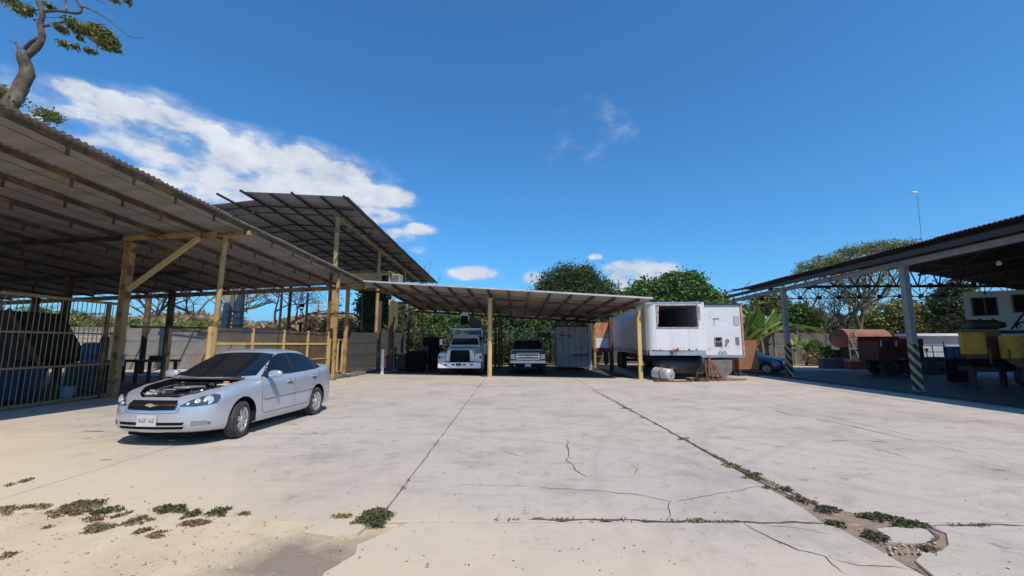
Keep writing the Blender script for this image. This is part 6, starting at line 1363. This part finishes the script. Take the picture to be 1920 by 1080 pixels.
MB().tube((x, 15, 0), (x, 15, 1.6), .035, n=8).build('pole', M_blueplastic, ps); MB().lathe([(1.6, .001), (1.6, .07), (1.72, .04), (1.85, .02), (1.85, .001)], 12, 'Z', (x, 15, 0)).build('cap', M_white, ps); MB().box((x, 14.95, .98), (.28, .04, .42), (0, .1, 0)).build('board', mat('pale_board', (.62, .56, .50)), ps)
random.seed(9)
def clutter(name, lab, cat, items):
    t = thing(name, lab, cat, (items[0][0], items[0][1], 0))
    for (x, y, z, sx, sy, sz, m, nm) in items: MB().box((x, y, z), (sx, sy, sz), (0, 0, random.uniform(-.2, .2)), bevel=min(sx, sy, sz) * .15).build(nm, m, t)
cx = P(700, 690, 25).x
clutter('pallet_stack', 'stack of dark drums and boxes in deep shade at the left rear of the carport', 'stack', [(P(780, 690, 24).x, 24, .55, 1.1, .8, 1.1, M_black, 'box'), (P(795, 690, 24.5).x, 24.5, 1.25, .6, .6, .3, M_grey, 'box'), (P(760, 690, 25).x, 25, .35, .9, .8, .7, M_grey, 'box')])
clutter('machine_on_base', 'dark upright machine silhouette left of the bucket truck', 'machine', [(P(813, 690, 24.8).x, 24.8, .7, .7, .7, 1.4, M_black, 'base'), (P(811, 690, 24.8).x, 24.8, 1.65, 1.1, .6, .5, M_black, 'head'), (P(806, 690, 24.8).x, 24.6, 1.95, .25, .3, .2, M_darksteel, 'knob')])
clutter('workbench', 'low bench with pale boxes on it behind the left carport posts', 'bench', [(P(745, 690, 26).x, 26, .8, 2.2, .7, .08, M_rust, 'bench_top'), (P(735, 690, 26).x, 26, .93, .35, .3, .18, M_must, 'box'), (P(752, 690, 26).x, 26, .90, .5, .3, .12, M_yellowpale, 'box'), (P(727, 690, 26).x, 26, .38, .08, .6, .76, M_rust, 'leg'), (P(768, 690, 26).x, 26, .38, .08, .6, .76, M_rust, 'leg')])
t = thing('kiosk', 'dark panel with an arched opening behind the pickup', 'kiosk', (P(1015, 650, 27).x, 27, 0))
a = P(1008, 690, 27); b = P(1032, 624, 27); zl = P(1010, 642, 27).z
mb = MB(); mb.box(((a.x + b.x) / 2, 27, (zl + b.z) / 2 + .15), (b.x - a.x, .08, b.z - zl - .3)); [mb.box((xx, 27, (zl + .2) / 2 + .2), (.08, .08, zl)) for xx in (a.x, b.x)]; mb.build('panel', mat('kiosk_grey', (.14, .13, .13), (.10, .09, .09), 3), t, smooth=0)
t = thing('roof_hatch_sheet', 'grey sheet canopy strip over the steel cabin', 'sheet', (P(1075, 620, 24.6).x, 24.6, 2.6)); MB().box((P(1075, 620, 24.4).x, 24.4, 2.72), (2.6, .4, .04)).build('sheet', M_darksteel, t, smooth=0)

# ------------------------------------------------------------------ vegetation
def limb(mb, a, b, r0, r1, bend=.15, n=7, seg=5):
    a, b = Vector(a), Vector(b); L = (b - a).length; pts = []; rs = []
    o1 = Vector((random.uniform(-1, 1), random.uniform(-1, 1), random.uniform(-.3, 1))) * L * bend
    for i in range(seg + 1):
        t = i / seg; pts.append(a.lerp(b, t) + o1 * math.sin(math.pi * t) + Vector((random.uniform(-1, 1), random.uniform(-1, 1), random.uniform(-1, 1))) * L * .02 * (0 < i < seg)); rs.append(r0 + (r1 - r0) * t)
    mb.path(pts, rs, n, cap=False); return pts
def tree(label, base, ells, n, leaf, fm, trunk_r=.25, name='tree', bark=None, clump=.45, per=45, shell=.55, group=None, aspect=.5, cat='tree', fork=None, droop=0.0):
    t = thing(name, label, cat, base, 0, group); base = Vector(base); mb = MB()
    lo = min(e[2] - e[5] for e in ells); cxm = sum(e[0] for e in ells) / len(ells); cym = sum(e[1] for e in ells) / len(ells)
    fk = Vector(fork) if fork else Vector((base.x * .6 + cxm * .4, base.y * .6 + cym * .4, max(.8, lo * .8 + .5)))
    limb(mb, base - Vector((0, 0, .1)), fk, trunk_r, trunk_r * .7, .05, 9)
    for e in ells:
        c = Vector(e[:3]); limb(mb, fk, c, trunk_r * .55, trunk_r * .15, .1)
        for k in range(4):
            d = Vector((random.uniform(-1, 1), random.uniform(-1, 1), random.uniform(-.2, 1))).normalized(); limb(mb, c.lerp(fk, .3 * random.random()), c + Vector((d.x * e[3], d.y * e[4], d.z * e[5])) * .85, trunk_r * .2, trunk_r * .04, .12, 5)
    mb.build('trunk', bark or M_bark, t, smooth=60)
    C = crown_points(ells, n, clump, shell, per); put('crown', quads_mesh('crown', leaves(C, leaf, aspect, droop), fm), t)
    return t
def E(u, v, y, ru, rv, dy=None):      # ellipsoid centred on a picture point, radii in photo pixels at that distance
    p = P(u, v, y); k = y / FPX; return (p.x, p.y, p.z, ru * k, dy or ru * k * .8, rv * k)
def gb(u, y): return (P(u, 640, y).x, y, 0)
random.seed(21)
tree('dark green weeping tree showing above the middle of the carport roof', gb(1075, 41), [E(1045, 545, 41, 38, 36), E(1085, 535, 41, 36, 34), E(1125, 553, 41, 30, 30), E(1062, 520, 41, 22, 20), E(1092, 512, 41, 12, 12), E(1075, 575, 41, 60, 34)], 52000, .30, F_dark, .4, clump=.85, per=60, aspect=.32, droop=.5, shell=.4)
tree('bright green broadleaf tree behind the white trailers', gb(1265, 40), [E(1215, 555, 40, 32, 26), E(1262, 548, 40, 32, 32), E(1292, 532, 40, 22, 20), E(1300, 560, 40, 34, 26), E(1335, 572, 40, 26, 20), E(1195, 575, 40, 34, 28), E(1250, 590, 40, 60, 25)], 46000, .30, F_mid, .4, clump=.8, aspect=.6, shell=.45)
tree('small bright green tree lower and right of the broadleaf tree, at the workshop corner', gb(1365, 36), [E(1350, 580, 36, 26, 14), E(1380, 590, 36, 26, 16)], 9000, .24, F_mid, .2)
tree('green tree hidden low behind the first white trailer', gb(1150, 36), [E(1140, 590, 36, 42, 30), E(1185, 590, 36, 30, 28), E(1115, 610, 36, 30, 22)], 20000, .26, F_mid, .25)
for i, (u, y, ru, rv, v, fm, lab) in enumerate([(840, 37, 40, 30, 615, F_mid, 'leafy green tree seen under the carport above the bucket truck cab'), (905, 39, 34, 30, 612, F_olive, 'yellow green tree under the carport just left of the front post'), (965, 38, 40, 32, 612, F_dark, 'dark leafy tree under the carport above the pickup'), (1025, 38, 38, 28, 608, F_mid, 'green tree under the carport between the pickup and steel cabin'), (1080, 34, 34, 20, 605, F_dark, 'dark tree in shade behind the steel cabin'), (785, 38, 30, 34, 610, F_olive, 'pale green tree seen through the left carport posts')]):
    tree(lab, gb(u, y), [E(u, v, y, ru, rv), E(u - ru * .5, v + 8, y, ru * .6, rv * .7), E(u + ru * .6, v + 5, y, ru * .6, rv * .8)], 13000, .26, fm, .2, group=None)
tree('dense dark tree filling the gap left of the carport under its raised corner', gb(700, 33), [E(700, 575, 33, 26, 34), E(715, 610, 33, 22, 26), E(690, 620, 33, 16, 20), E(705, 555, 33, 20, 20), E(745, 600, 33, 26, 30)], 24000, .24, F_dark, .25)
M_thin = M_bark
# acacia with flat crown above the workshop
tree('broad flat-topped acacia rising above the workshop roof on the right', gb(1625, 48), [E(1520, 498, 48, 26, 7), E(1558, 488, 48, 34, 8), E(1600, 472, 48, 36, 9), E(1650, 462, 48, 40, 9), E(1695, 462, 48, 32, 11), E(1560, 508, 48, 40, 8), E(1620, 492, 48, 46, 9), E(1670, 488, 48, 50, 10), E(1730, 485, 48, 36, 14), E(1500, 512, 48, 16, 5)], 19000, .21, F_olive, .3, clump=.55, per=26, fork=tuple(P(1625, 590, 48)), shell=.2)
def bare_tree(label, base, height, spread, seed, m=M_bark, r=.3, depth=5, lean=(0, 0), name='bare_tree', leafm=None, leafn=0, first=.35):
    random.seed(seed); t = thing(name, label, 'tree', base); mb = MB(); tips = []
    def rec(p, d, L, r_, k):
        pts = [p]; q = p.copy(); dd = d.copy(); n_ = 4
        for i in range(n_):
            dd = (dd + Vector((random.uniform(-1, 1), random.uniform(-1, 1), random.uniform(-.5, .7))) * .22).normalized(); q = q + dd * L / n_; pts.append(q.copy())
        mb.path(pts, [r_ + (r_ * .62 - r_) * i / n_ for i in range(n_ + 1)], 6 if k < 3 else 4, cap=False)
        if k >= depth: tips.append(q); return
        for j in range(random.choice((2, 3, 3)) if k < depth - 1 else 3):
            nd = (dd + Vector((random.uniform(-1, 1) * spread, random.uniform(-1, 1) * spread, random.uniform(-.25, .75)))).normalized(); rec(q if j < 2 else pts[random.choice((2, 3))], nd, L * random.uniform(.62, .85), r_ * .6, k + 1)
    b = Vector(base); rec(b - Vector((0, 0, .1)), Vector((lean[0], lean[1], 1)).normalized(), height * first, r, 0)
    mb.build('trunk', m, t, smooth=60)
    if leafn:
        T = np.array([list(x) for x in tips]); C = T[rng.integers(0, len(T), leafn)] + rng.normal(size=(leafn, 3)) * .45; put('crown', quads_mesh('crown', leaves(C, .16, .6), leafm), t)
    return t
bare_tree('large bare spreading tree behind the grey wall left of the tank stand', gb(372, 40), 9.5, 1.25, 5, r=.42, depth=7)
bare_tree('leafless tree with fine arching twigs right of the tank stand', gb(500, 44), 8.5, 1.4, 8, r=.3, depth=7, lean=(.3, 0), leafm=F_olive, leafn=2500)
bare_tree('bare dark tree crown seen through the gap beside the corner post', gb(275, 38), 8.5, 1.3, 14, r=.32, depth=7)
bare_tree('dark branching tree with sparse leaves seen through the workshop truss', gb(1615, 34), 7.6, 1.1, 31, r=.30, depth=6, leafm=F_olive, leafn=2000)
bare_tree('second open branching tree behind the workshop truss, nearer the plain post', gb(1560, 36), 7.6, 1.1, 36, r=.25, depth=6)
bare_tree('small bare tree against the sky between the trailers and the workshop', gb(1352, 45), 6.4, .7, 40, r=.12, depth=4)
bare_tree('thin bare twigs standing above the far end of the tall canopy', gb(805, 58), 12, .8, 41, r=.14, depth=5)
# foliage seen through the workshop
for (u, v, y, ru, rv, fm, lab, nn) in [(1580, 612, 40, 38, 20, F_dark, 'dense dark shrub tree behind the rusty lean-to', 9000), (1500, 600, 38, 34, 28, F_mid, 'green shrub tree behind the left workshop post', 13000), (1685, 598, 36, 40, 36, F_olive, 'tall olive green tree right of the rusty tank', 9000), (1750, 605, 38, 38, 34, F_dark, 'dark tree between the striped post and the office', 12000), (1640, 615, 38, 30, 22, F_bright, 'low bright green bush above the rusty tank', 9000), (1790, 575, 34, 34, 44, F_dark, 'dark tree shading the gap left of the office cabin', 16000), (1445, 570, 42, 28, 18, F_olive, 'grey green tree top over the banana plants', 7000)]:
    tree(lab, gb(u, y), [E(u, v, y, ru, rv), E(u - ru * .6, v + rv * .3, y, ru * .55, rv * .6), E(u + ru * .6, v + rv * .25, y, ru * .55, rv * .6)], nn, .27, fm, .2, clump=.55)
# bananas and palms
def blade(mb, base, d, L, w_, curve, m=0, segs=8, notch=0.0):
    p = Vector(base); d = Vector(d).normalized(); V = []; side = d.cross(Vector((0, 0, 1))).normalized()
    for i in range(segs + 1):
        t = i / segs; ww = w_ * math.sin(math.pi * min(1, .12 + t * .88)) ** .7 * (1 - notch * random.random()); dn = Vector((0, 0, -.25 * ww))
        V += [p + side * ww / 2 + dn, p.copy(), p - side * ww / 2 + dn]
        d = (d + Vector((0, 0, -curve / segs))).normalized(); p = p + d * L / segs
    F = []
    for i in range(segs): a = 3 * i; F += [(a, a + 1, a + 4, a + 3), (a + 1, a + 2, a + 5, a + 4)]
    mb.add(V, F, m)
def banana(label, base, h, seed, n=9, group='banana plants right of the trailers', L=2.3, w_=.5):
    random.seed(seed); t = thing('banana_plant', label, 'banana plant', base, 0, group); b = Vector(base); top = b + Vector((random.uniform(-.2, .2), 0, h * .45))
    MB().path([b, b.lerp(top, .5) + Vector((.04, 0, 0)), top], [.11, .09, .06], 9).build('stem', mat('banana_stem', (.22, .24, .10), (.20, .14, .07), 6, .8), t)
    for k in range(n):
        a = 2 * math.pi * k / n + random.random(); e = random.uniform(1.1, 4.0); mb = MB(); blade(mb, top, (math.cos(a), math.sin(a), e), L * random.uniform(.75, 1.15), w_, random.uniform(.35, 1.6), notch=.35); mb.build('leaf', F_banana, t, smooth=60)
banana('tallest banana plant directly behind the brown crate', gb(1410, 30), 4.6, 1, 11)
banana('banana plant leaning at the red edge of the second trailer', gb(1394, 29.6), 4.2, 2)
banana('banana plant halfway between the crate and the grey post', gb(1430, 30.4), 4.8, 3, 10)
banana('banana plant just left of the grey workshop post', gb(1452, 31), 5.0, 4, 10)
banana('broad banana plant close behind the trailer edge, lower than its neighbours', gb(1400, 28.9), 3.6, 7, 11)
banana('banana plant behind the crate with a drooping crown', gb(1420, 29.2), 3.4, 8, 11)
banana('low banana plant in front of the cement wall behind the blue hatchback', gb(1487, 29.6), 2.3, 5, 8, L=1.3, w_=.35)
banana('short banana plant beside the low croton bushes', gb(1508, 29.8), 2.3, 6, 8, L=1.2, w_=.35)
for (u, y, h, lab) in ((1170, 43, 6.6, 'small palm crown peeping over the end of the carport roof'), (1478, 46, 8.2, 'dark palm crown against the sky at the left of the acacia'), (1495, 33, 2.6, 'palm with one long arching sunlit frond behind the left workshop post')):
    random.seed(int(u)); b = Vector(gb(u, y)); t = thing('palm_tree', lab, 'palm', b); top = b + Vector((0, 0, h)); MB().path([b, b + Vector((.1, 0, h * .5)), top], [.2, .15, .13], 9).build('trunk', M_barkpale, t); 
    for k in range(13):
        a = 2 * math.pi * k / 13; d = Vector((math.cos(a), math.sin(a), random.uniform(.3, 1.3))).normalized(); p = top.copy(); pts = [p.copy()]
        for i in range(9): d = (d + Vector((0, 0, -.17))).normalized(); p = p + d * .26; pts.append(p.copy())
        mb = MB(); mb.path(pts, .014, 4, cap=False)
        for i in range(1, 10):
            for s in (1, -1):
                for o in (0, .5):
                    q = pts[i].lerp(pts[i - 1], o); tg = (pts[i] - pts[i - 1]).normalized(); sd_ = tg.cross(Vector((0, 0, 1))).normalized() * s; e = q + (sd_ * .9 + tg * .5 + Vector((0, 0, -.35))).normalized() * .5 * math.sin(math.pi * (.15 + .8 * i / 10)); mb.add([q - tg * .02, q + tg * .02, e], [(0, 1, 2)])
        mb.build('frond', F_mid, t, smooth=0)
def bush(label, base, r, h, n, leaf, fm, name='bush', cat='bush', group=None, clump=.18):
    t = thing(name, label, cat, base, 0, group); x, y, z = base; mb = MB()
    for k in range(6): limb(mb, (x, y, z), (x + random.uniform(-r, r) * .7, y + random.uniform(-r, r) * .5, z + h * .8), .02, .006, .1, 5, 4)
    mb.build('stem', M_bark, t, smooth=60); C = crown_points([(x, y, z + h * .55, r, r * .7, h * .5)], n, clump, .3, 22); put('foliage', quads_mesh('foliage', leaves(C, leaf, .65), fm), t)
bush('yellow-green croton bush in front of the cement wall', gb(1530, 29.5), .7, 1.7, 1500, .16, F_bright); bush('low croton bush next to the grey trough', gb(1550, 29.4), .6, 1.3, 1300, .15, F_bright)
bush('brownish leafy bush at the foot of the banana plants by the wall', gb(1520, 29.2), .55, .9, 900, .13, F_brown)
for i_, (u, y, r, h, lab) in enumerate([(800, 31, 1.7, 2.6, 'dark bush between the left carport posts and the bucket truck'), (850, 31.5, 1.6, 2.3, 'dark bush right behind the bucket truck'), (925, 31, 1.5, 2.4, 'dark bush behind the front carport post'), (972, 31.5, 1.8, 2.5, 'dark bush behind the pickup cab'), (1030, 31, 1.6, 2.6, 'dark bush left of the steel cabin'), (745, 30.5, 1.5, 2.8, 'dark bush behind the plywood sheet')]):
    bush(lab, gb(u, y), r, h, 4500, .16, F_dark, clump=.35)
# brush along the wall on the left and scrub in the fields
bush_specs = [(250, 34, 2.4, 2.6, F_lime), (290, 36, 3.0, 2.9, F_lime), (335, 35, 2.6, 2.7, F_lime), (375, 36, 2.6, 2.9, F_olive), (90, 30, 2.6, 3.2, F_lime), (40, 30, 2.6, 3.2, F_mid), (150, 32, 2.4, 3.0, F_olive), (-30, 32, 3, 3, F_lime)]
labs = ['yellow-green scrub just right of the corner post above the grey wall', 'broad yellow-green scrub clump above the grey wall under the bare tree', 'sunlit scrub beside the round yellow post above the wall', 'olive scrub left of the tank stand', 'yellow-green scrub behind the bar fence', 'greener bush at the left picture edge behind the bar fence', 'olive bush above the sunlit block wall', 'yellow-green scrub at the far left outside the fence']
for (u, y, r, h, fm), lab in zip(bush_specs, labs): bush(lab, gb(u, y), r, h * 1.22, 11000, .15, fm, clump=.3)
n = 80000; ys_a = 48 + 160 * rng.random(n) ** 1.6; xs_a = -ys_a * (0.98 * rng.random(n) + .18)
zs = rng.random(n) ** .9 * (2.4 + .055 * ys_a) * (.8 + .25 * np.sin(xs_a * .35) * np.sin(ys_a * .21)); zs = np.clip(zs, 0, None)
o = put('scrubland', quads_mesh('scrubland', leaves(np.stack([xs_a, ys_a, zs], 1), .85, .5), F_dry)); props(o, kind='stuff')
n = 26000; ys_a = 60 + 120 * rng.random(n); xs_a = ys_a * (1.9 * rng.random(n) - .25); zs = rng.random(n) * (3.2 + 1.5 * np.sin(xs_a * .2))
o = put('far_thicket', quads_mesh('far_thicket', leaves(np.stack([xs_a, ys_a, np.clip(zs, 0, None)], 1), .9, .5), F_olive)); props(o, kind='stuff')
# power pylon
py = thing('power_pylon', 'faint lattice power pylon on the skyline between the thin steel uprights', 'pylon', P(595, 640, 230)); b = P(595, 636, 230); b.z = 0; top = P(593, 562, 230).z
mb = MB(); M_pyl = mat('pylon_steel', (.42, .38, .34), rough=.6)
wz = lambda z: 3.0 * (1 - z / top) + .6
for sx in (-1, 1):
    for sy in (-1, 1): mb.beam((b.x + sx * wz(0), b.y + sy * wz(0), 0), (b.x + sx * wz(top), b.y + sy * wz(top), top), .25, .25)
zz = 0
while zz < top - 2:
    z2 = min(top, zz + 3.2)
    for s in (1, -1): mb.beam((b.x - s * wz(zz), b.y - wz(zz), zz), (b.x + s * wz(z2), b.y - wz(z2), z2), .15, .15); 
    zz = z2
mb.build('tower', M_pyl, py, smooth=0)
for f in (.72, .84, .97): MB().beam((b.x - 5.5, b.y, top * f), (b.x + 5.5, b.y, top * f), .3, .3).build('crossarm', M_pyl, py, smooth=0)
# distant hills
V = []; F = []; nx_ = 90
for j, yy in enumerate((3400, 4200, 5200)):
    for i in range(nx_ + 1):
        x = -5200 + 7200 * i / nx_; hgt = (0, 1, .2)[j] * (150 + 110 * mn.fractal(Vector((x * .0011, j * .3, 2)), 1, 2, 5)) * (1.25 if x < -1000 else .75); V.append((x, yy + 200 * mn.noise(Vector((x * .001, j, 0))), max(-5, hgt)))
for j in range(2):
    for i in range(nx_): a = j * (nx_ + 1) + i; F.append((a, a + 1, a + nx_ + 2, a + nx_ + 1))
props(MB().add(V, F).build('hills', mat('hill_scrub', (.09, .10, .06), (.14, .12, .08), .004, .95, world=True), smooth=60), kind='structure')

# big old tree rising over the left shed roof
bt_ = thing('old_rain_tree', 'old gnarled tree with twisted trunk and sparse leaves above the left shed roof', 'tree', gb(20, 24)); Y = 24
mb = MB(); k = Y / FPX
def br(px, r0, r1, dy=0.0, n=9):
    pts = [P(u, v, Y + dy * i / max(1, len(px) - 1)) for i, (u, v) in enumerate(px)]; pts = catmull(pts, 4); m_ = len(pts)
    pts = [p + Vector((mn.noise(p * .8), mn.noise(p * .8 + Vector((9, 0, 0))), mn.noise(p * .8 + Vector((0, 9, 0))))) * .5 * r0 * k for p in pts]
    mb.path(pts, [(r0 + (r1 - r0) * i / (m_ - 1)) * k * .72 * (1 + .14 * mn.noise(Vector((i * .7, r0, 0)))) for i in range(m_)], n, cap=False)
br([(-25, 640), (-20, 480), (5, 320), (22, 215), (34, 175), (48, 130), (52, 105)], 26, 13)
br([(52, 108), (70, 88), (78, 66), (74, 45), (80, 20), (62, -10), (50, -40)], 9, 5)
br([(42, 112), (34, 90), (28, 80)], 6, 3); br([(44, 92), (58, 78), (70, 72)], 5, 5); br([(28, 82), (16, 74)], 2, .5)
br([(76, 50), (100, 46), (125, 40), (150, 44), (178, 55), (200, 70), (215, 88)], 4.5, 1, 1)
br([(80, 22), (105, 20), (130, 22), (148, 24), (152, 14), (140, -8), (150, -30)], 4.5, 2.5)
br([(148, 10), (165, 16), (185, 25), (205, 38), (225, 55), (245, 69), (268, 71)], 2.4, .6, -1)
br([(80, 32), (110, 33), (140, 34), (165, 44)], 1.2, .5); br([(125, 40), (150, 60), (145, 74), (165, 80)], 1.2, .4); br([(160, 47), (185, 48), (205, 60)], 1.3, .5); br([(150, 60), (175, 76), (195, 84)], 1.0, .4)
br([(62, -10), (40, -40)], 4, 2); br([(125, 18), (122, 0), (130, -20)], 3, 2); br([(30, 215), (12, 200), (0, 180)], 5, 2); br([(52, 128), (62, 122)], 2, .6); br([(45, 170), (56, 168), (50, 180)], 1.6, .5)
br([(180, 0), (200, 10), (225, 33)], 1, .4); br([(-10, 350), (50, 260), (88, 222)], 6, 1.5)
mb.build('trunk', mat('gnarled_bark', (.14, .105, .08), (.065, .05, .04), 3, .95, bump=1.0, bscale=8, c3=(.20, .20, .15), s3=1.2), bt_, smooth=60)
spots = [(38, 18, 13, 10), (50, 25, 10, 6), (58, 18, 8, 6), (115, 55, 12, 6), (145, 55, 16, 7), (170, 60, 20, 9), (195, 65, 16, 10), (212, 80, 10, 10), (215, 92, 9, 5), (190, 80, 14, 7), (118, 82, 10, 6), (140, 88, 8, 5), (168, 96, 10, 6), (200, 88, 10, 8), (215, 0, 10, 4), (240, 3, 8, 5), (140, 45, 18, 6), (185, 52, 14, 6), (150, 72, 6, 6), (95, 12, 10, 4), (205, 70, 12, 12), (10, -5, 30, 6)]
C = []
for (u, v, ru, rv) in spots:
    c = np.array(P(u, v, Y)); m_ = int(ru * rv * 3.2); C.append(c + rng.normal(size=(m_, 3)) * np.array([ru * k * .42, ru * k * .5, rv * k * .38]))
for (u, v, ru, rv, dd_) in [(8, 178, 22, 14, 60), (88, 215, 20, 10, 50), (100, 222, 12, 8, 30), (25, 190, 12, 8, 30)]:
    c = np.array(P(u, v, Y)); m_ = int(ru * rv * 2.6); C.append(c + rng.normal(size=(m_, 3)) * np.array([ru * k * .5, ru * k * .5, rv * k * .5]))
put('crown', quads_mesh('crown', leaves(np.concatenate(C), .20, .5), F_olive), bt_)

# ------------------------------------------------------------------ weeds on the ground
random.seed(33)
def weed(label, px, ru, rv, fm, n, h=.05, leaf=.024, name='weed_clump', cat='weed', z0=None, tw=True):
    c = G(*px); a = G(px[0] + ru, px[1]); b = G(px[0], px[1] + rv); rx_ = abs(a.x - c.x); ry_ = abs(c.y - b.y) * 1.1
    h *= .7; n = int(n * .62); k = max(3, n // 26); q = rng.normal(size=(k, 2)) * .48; q = q[(q ** 2).sum(1) < 1.1]; k = len(q)
    base = np.stack([c.x + q[:, 0] * rx_, c.y + q[:, 1] * ry_, np.zeros(k)], 1); hh = h * (1.1 - (q ** 2).sum(1) * .7)
    pts = (base[:, None, :] + rng.normal(size=(k, 26, 3)) * np.array([.018, .018, 0])); pts[:, :, 2] += rng.random((k, 26)) * hh[:, None] + .004
    o = put(name, quads_mesh(name, leaves(pts.reshape(-1, 3), leaf, .6), fm)); props(o, label, cat)
    return o
W = [((140, 957), 42, 14, F_brown, 2300, .05, 'large grey-brown weed mat nearest the left of the sand patch'), ((160, 948), 34, 9, F_weed, 1100, .05, 'green upper part of the large weed mat on the left sand'), ((15, 958), 26, 8, F_brown, 900, .04, 'dry brown weeds cut by the left picture edge'), ((70, 952), 30, 4, F_brown, 500, .03, 'thin reddish dry stalks between the two left weed mats'),
     ((200, 960), 24, 8, F_weed, 800, .04, 'dark green weed tuft right of the large mat'), ((175, 975), 18, 6, F_brown, 500, .04, 'brown-green weed tuft just below the dark green tuft'), ((185, 992), 34, 10, F_brown, 1100, .03, 'dead reddish brown weed patch lowest in the group'), ((232, 965), 14, 6, F_brown, 250, .03, 'small dry sprig between green tufts'),
     ((262, 980), 26, 9, F_brown, 900, .045, 'olive brown weed streak in the middle of the sand'), ((318, 957), 38, 6, F_weed, 1300, .055, 'long bright green weed mat at the top of the sand patch'), ((365, 967), 18, 6, F_weed, 500, .05, 'green weed tuft with a brown centre'), ((412, 962), 20, 7, F_weed, 650, .05, 'rightmost green weed tuft in the sand row'), ((362, 983), 32, 5, F_brown, 650, .03, 'brown weed streak under the green tufts'),
     ((268, 998), 16, 5, F_brown, 300, .03, 'small brown tuft below the olive streak'), ((297, 1004), 16, 5, F_brown, 350, .03, 'second small brown tuft beside the first, lower in the sand'), ((460, 967), 16, 5, F_brown, 280, .03, 'small tuft at the right end of the sand row'), ((48, 903), 16, 4, F_brown, 220, .03, 'tiny weed on the slab joint at the left edge'), ((3, 915), 6, 8, F_brown, 150, .03, 'small dark weed cut by the picture edge'), ((12, 1046), 14, 5, F_brown, 200, .03, 'little brown weed at the bottom left corner'), ((90, 992), 7, 4, F_brown, 90, .02, 'single dry sprig on the open sand'),
     ((703, 974), 32, 15, F_weed, 3400, .085, 'bushy green weed clump at the broken slab corner'), ((645, 969), 22, 3, F_brown, 350, .02, 'dry stalks trailing left of the bushy green clump'),
     ((1280, 824), 16, 3, F_brown, 240, .03, 'dark weed tuft in the long joint farthest from the camera'), ((1172, 766), 14, 2, F_brown, 120, .02, 'tiny weed line on the far joint'), ((1370, 873), 18, 6, F_brown, 420, .03, 'weed tuft in the long joint above the bend'),
     ((1412, 893), 26, 7, F_weed, 600, .03, 'longer weed strip in the joint below the bend'), ((1462, 917), 24, 6, F_weed, 500, .03, 'weed strip halfway down the long joint'), ((1505, 938), 24, 6, F_brown, 500, .03, 'weed strip where the long joint nears the bare patch'), ((1552, 957), 20, 5, F_weed, 550, .035, 'weeds at the top of the bare earth patch'), ((1568, 984), 20, 5, F_weed, 500, .04, 'round weed tuft at the left of the bare earth patch'),
     ((1650, 970), 40, 5, F_weed, 1200, .032, 'long green weed band along the upper edge of the bare patch'), ((1705, 984), 32, 4, F_weed, 1100, .035, 'dense green end of the weed band by the cross joint'), ((1638, 1006), 22, 8, F_weed, 650, .045, 'weed tuft inside the bare earth patch'), ((1738, 1030), 18, 8, F_brown, 300, .02, 'dry leaves at the tip of the broken piece'), ((1300, 977), 14, 3, F_brown, 180, .025, 'small weed on the cross joint in the middle')]
for px, ru, rv, fm, n, h, lab in W: weed(lab, px, ru, rv, fm, n, h)
# sprigs strung along the joints
pts = []
for (u0, v0, u1, v1, m_) in [(1340, 855, 1560, 960, 900), (1180, 772, 1340, 855, 160), (1000, 974, 1550, 982, 420), (1750, 986, 1920, 987, 160), (860, 975, 1000, 976, 50), (740, 940, 830, 815, 60)]:
    a, b = G(u0, v0), G(u1, v1); cl_ = rng.random(max(3, m_ // 28)); m_ = int(m_ * .7); t = np.clip(cl_[rng.integers(0, len(cl_), m_)] + rng.normal(size=m_) * .012, 0, 1); q = np.array(a)[None] * (1 - t)[:, None] + np.array(b)[None] * t[:, None]; q[:, :2] += rng.normal(size=(m_, 2)) * .014; q[:, 2] = rng.random(m_) * .018; pts.append(q)
o = put('joint_weeds', quads_mesh('joint_weeds', leaves(np.concatenate(pts), .022, .5), F_brown)); props(o, kind='stuff')
# chips of stone at the bare patch
mb = MB()
for i in range(80):
    p = G(random.uniform(1660, 1755), random.uniform(1018, 1040)) if i < 90 else G(random.uniform(1565, 1650), random.uniform(960, 1005)); s = random.uniform(.006, .022); mb.box((p.x, p.y, -.02 + random.random() * .02), (s * 1.6, s, s * .6), (random.random(), random.random(), random.random() * 3))
props(mb.build('stone_chips', mat('chips', (.50, .40, .30), (.36, .29, .22), 20, .9, world=True), smooth=0), kind='stuff')
sc = thing('litter_strip', 'small pale strip of litter on the ground under the silver car nose', 'litter', G(323, 826)); MB().box(tuple(G(323, 826) + Vector((0, 0, .008))), (.09, .03, .012), (0, 0, .1), bevel=.003).build('strip', M_white, sc)

# ------------------------------------------------------------------ air between here and the hills
mh = bpy.data.materials.new('haze_air'); mh.use_nodes = True; nt = mh.node_tree; nt.nodes.clear(); out = nt.nodes.new('ShaderNodeOutputMaterial'); pv = nt.nodes.new('ShaderNodeVolumePrincipled')
pv.inputs['Color'].default_value = (.78, .86, .95, 1); pv.inputs['Density'].default_value = .00010; pv.inputs['Anisotropy'].default_value = .2; nt.links.new(pv.outputs[0], out.inputs['Volume'])
props(MB().box((0, 0, 225), (19000, 19000, 452.4)).build('haze', mh, smooth=0), kind='stuff')
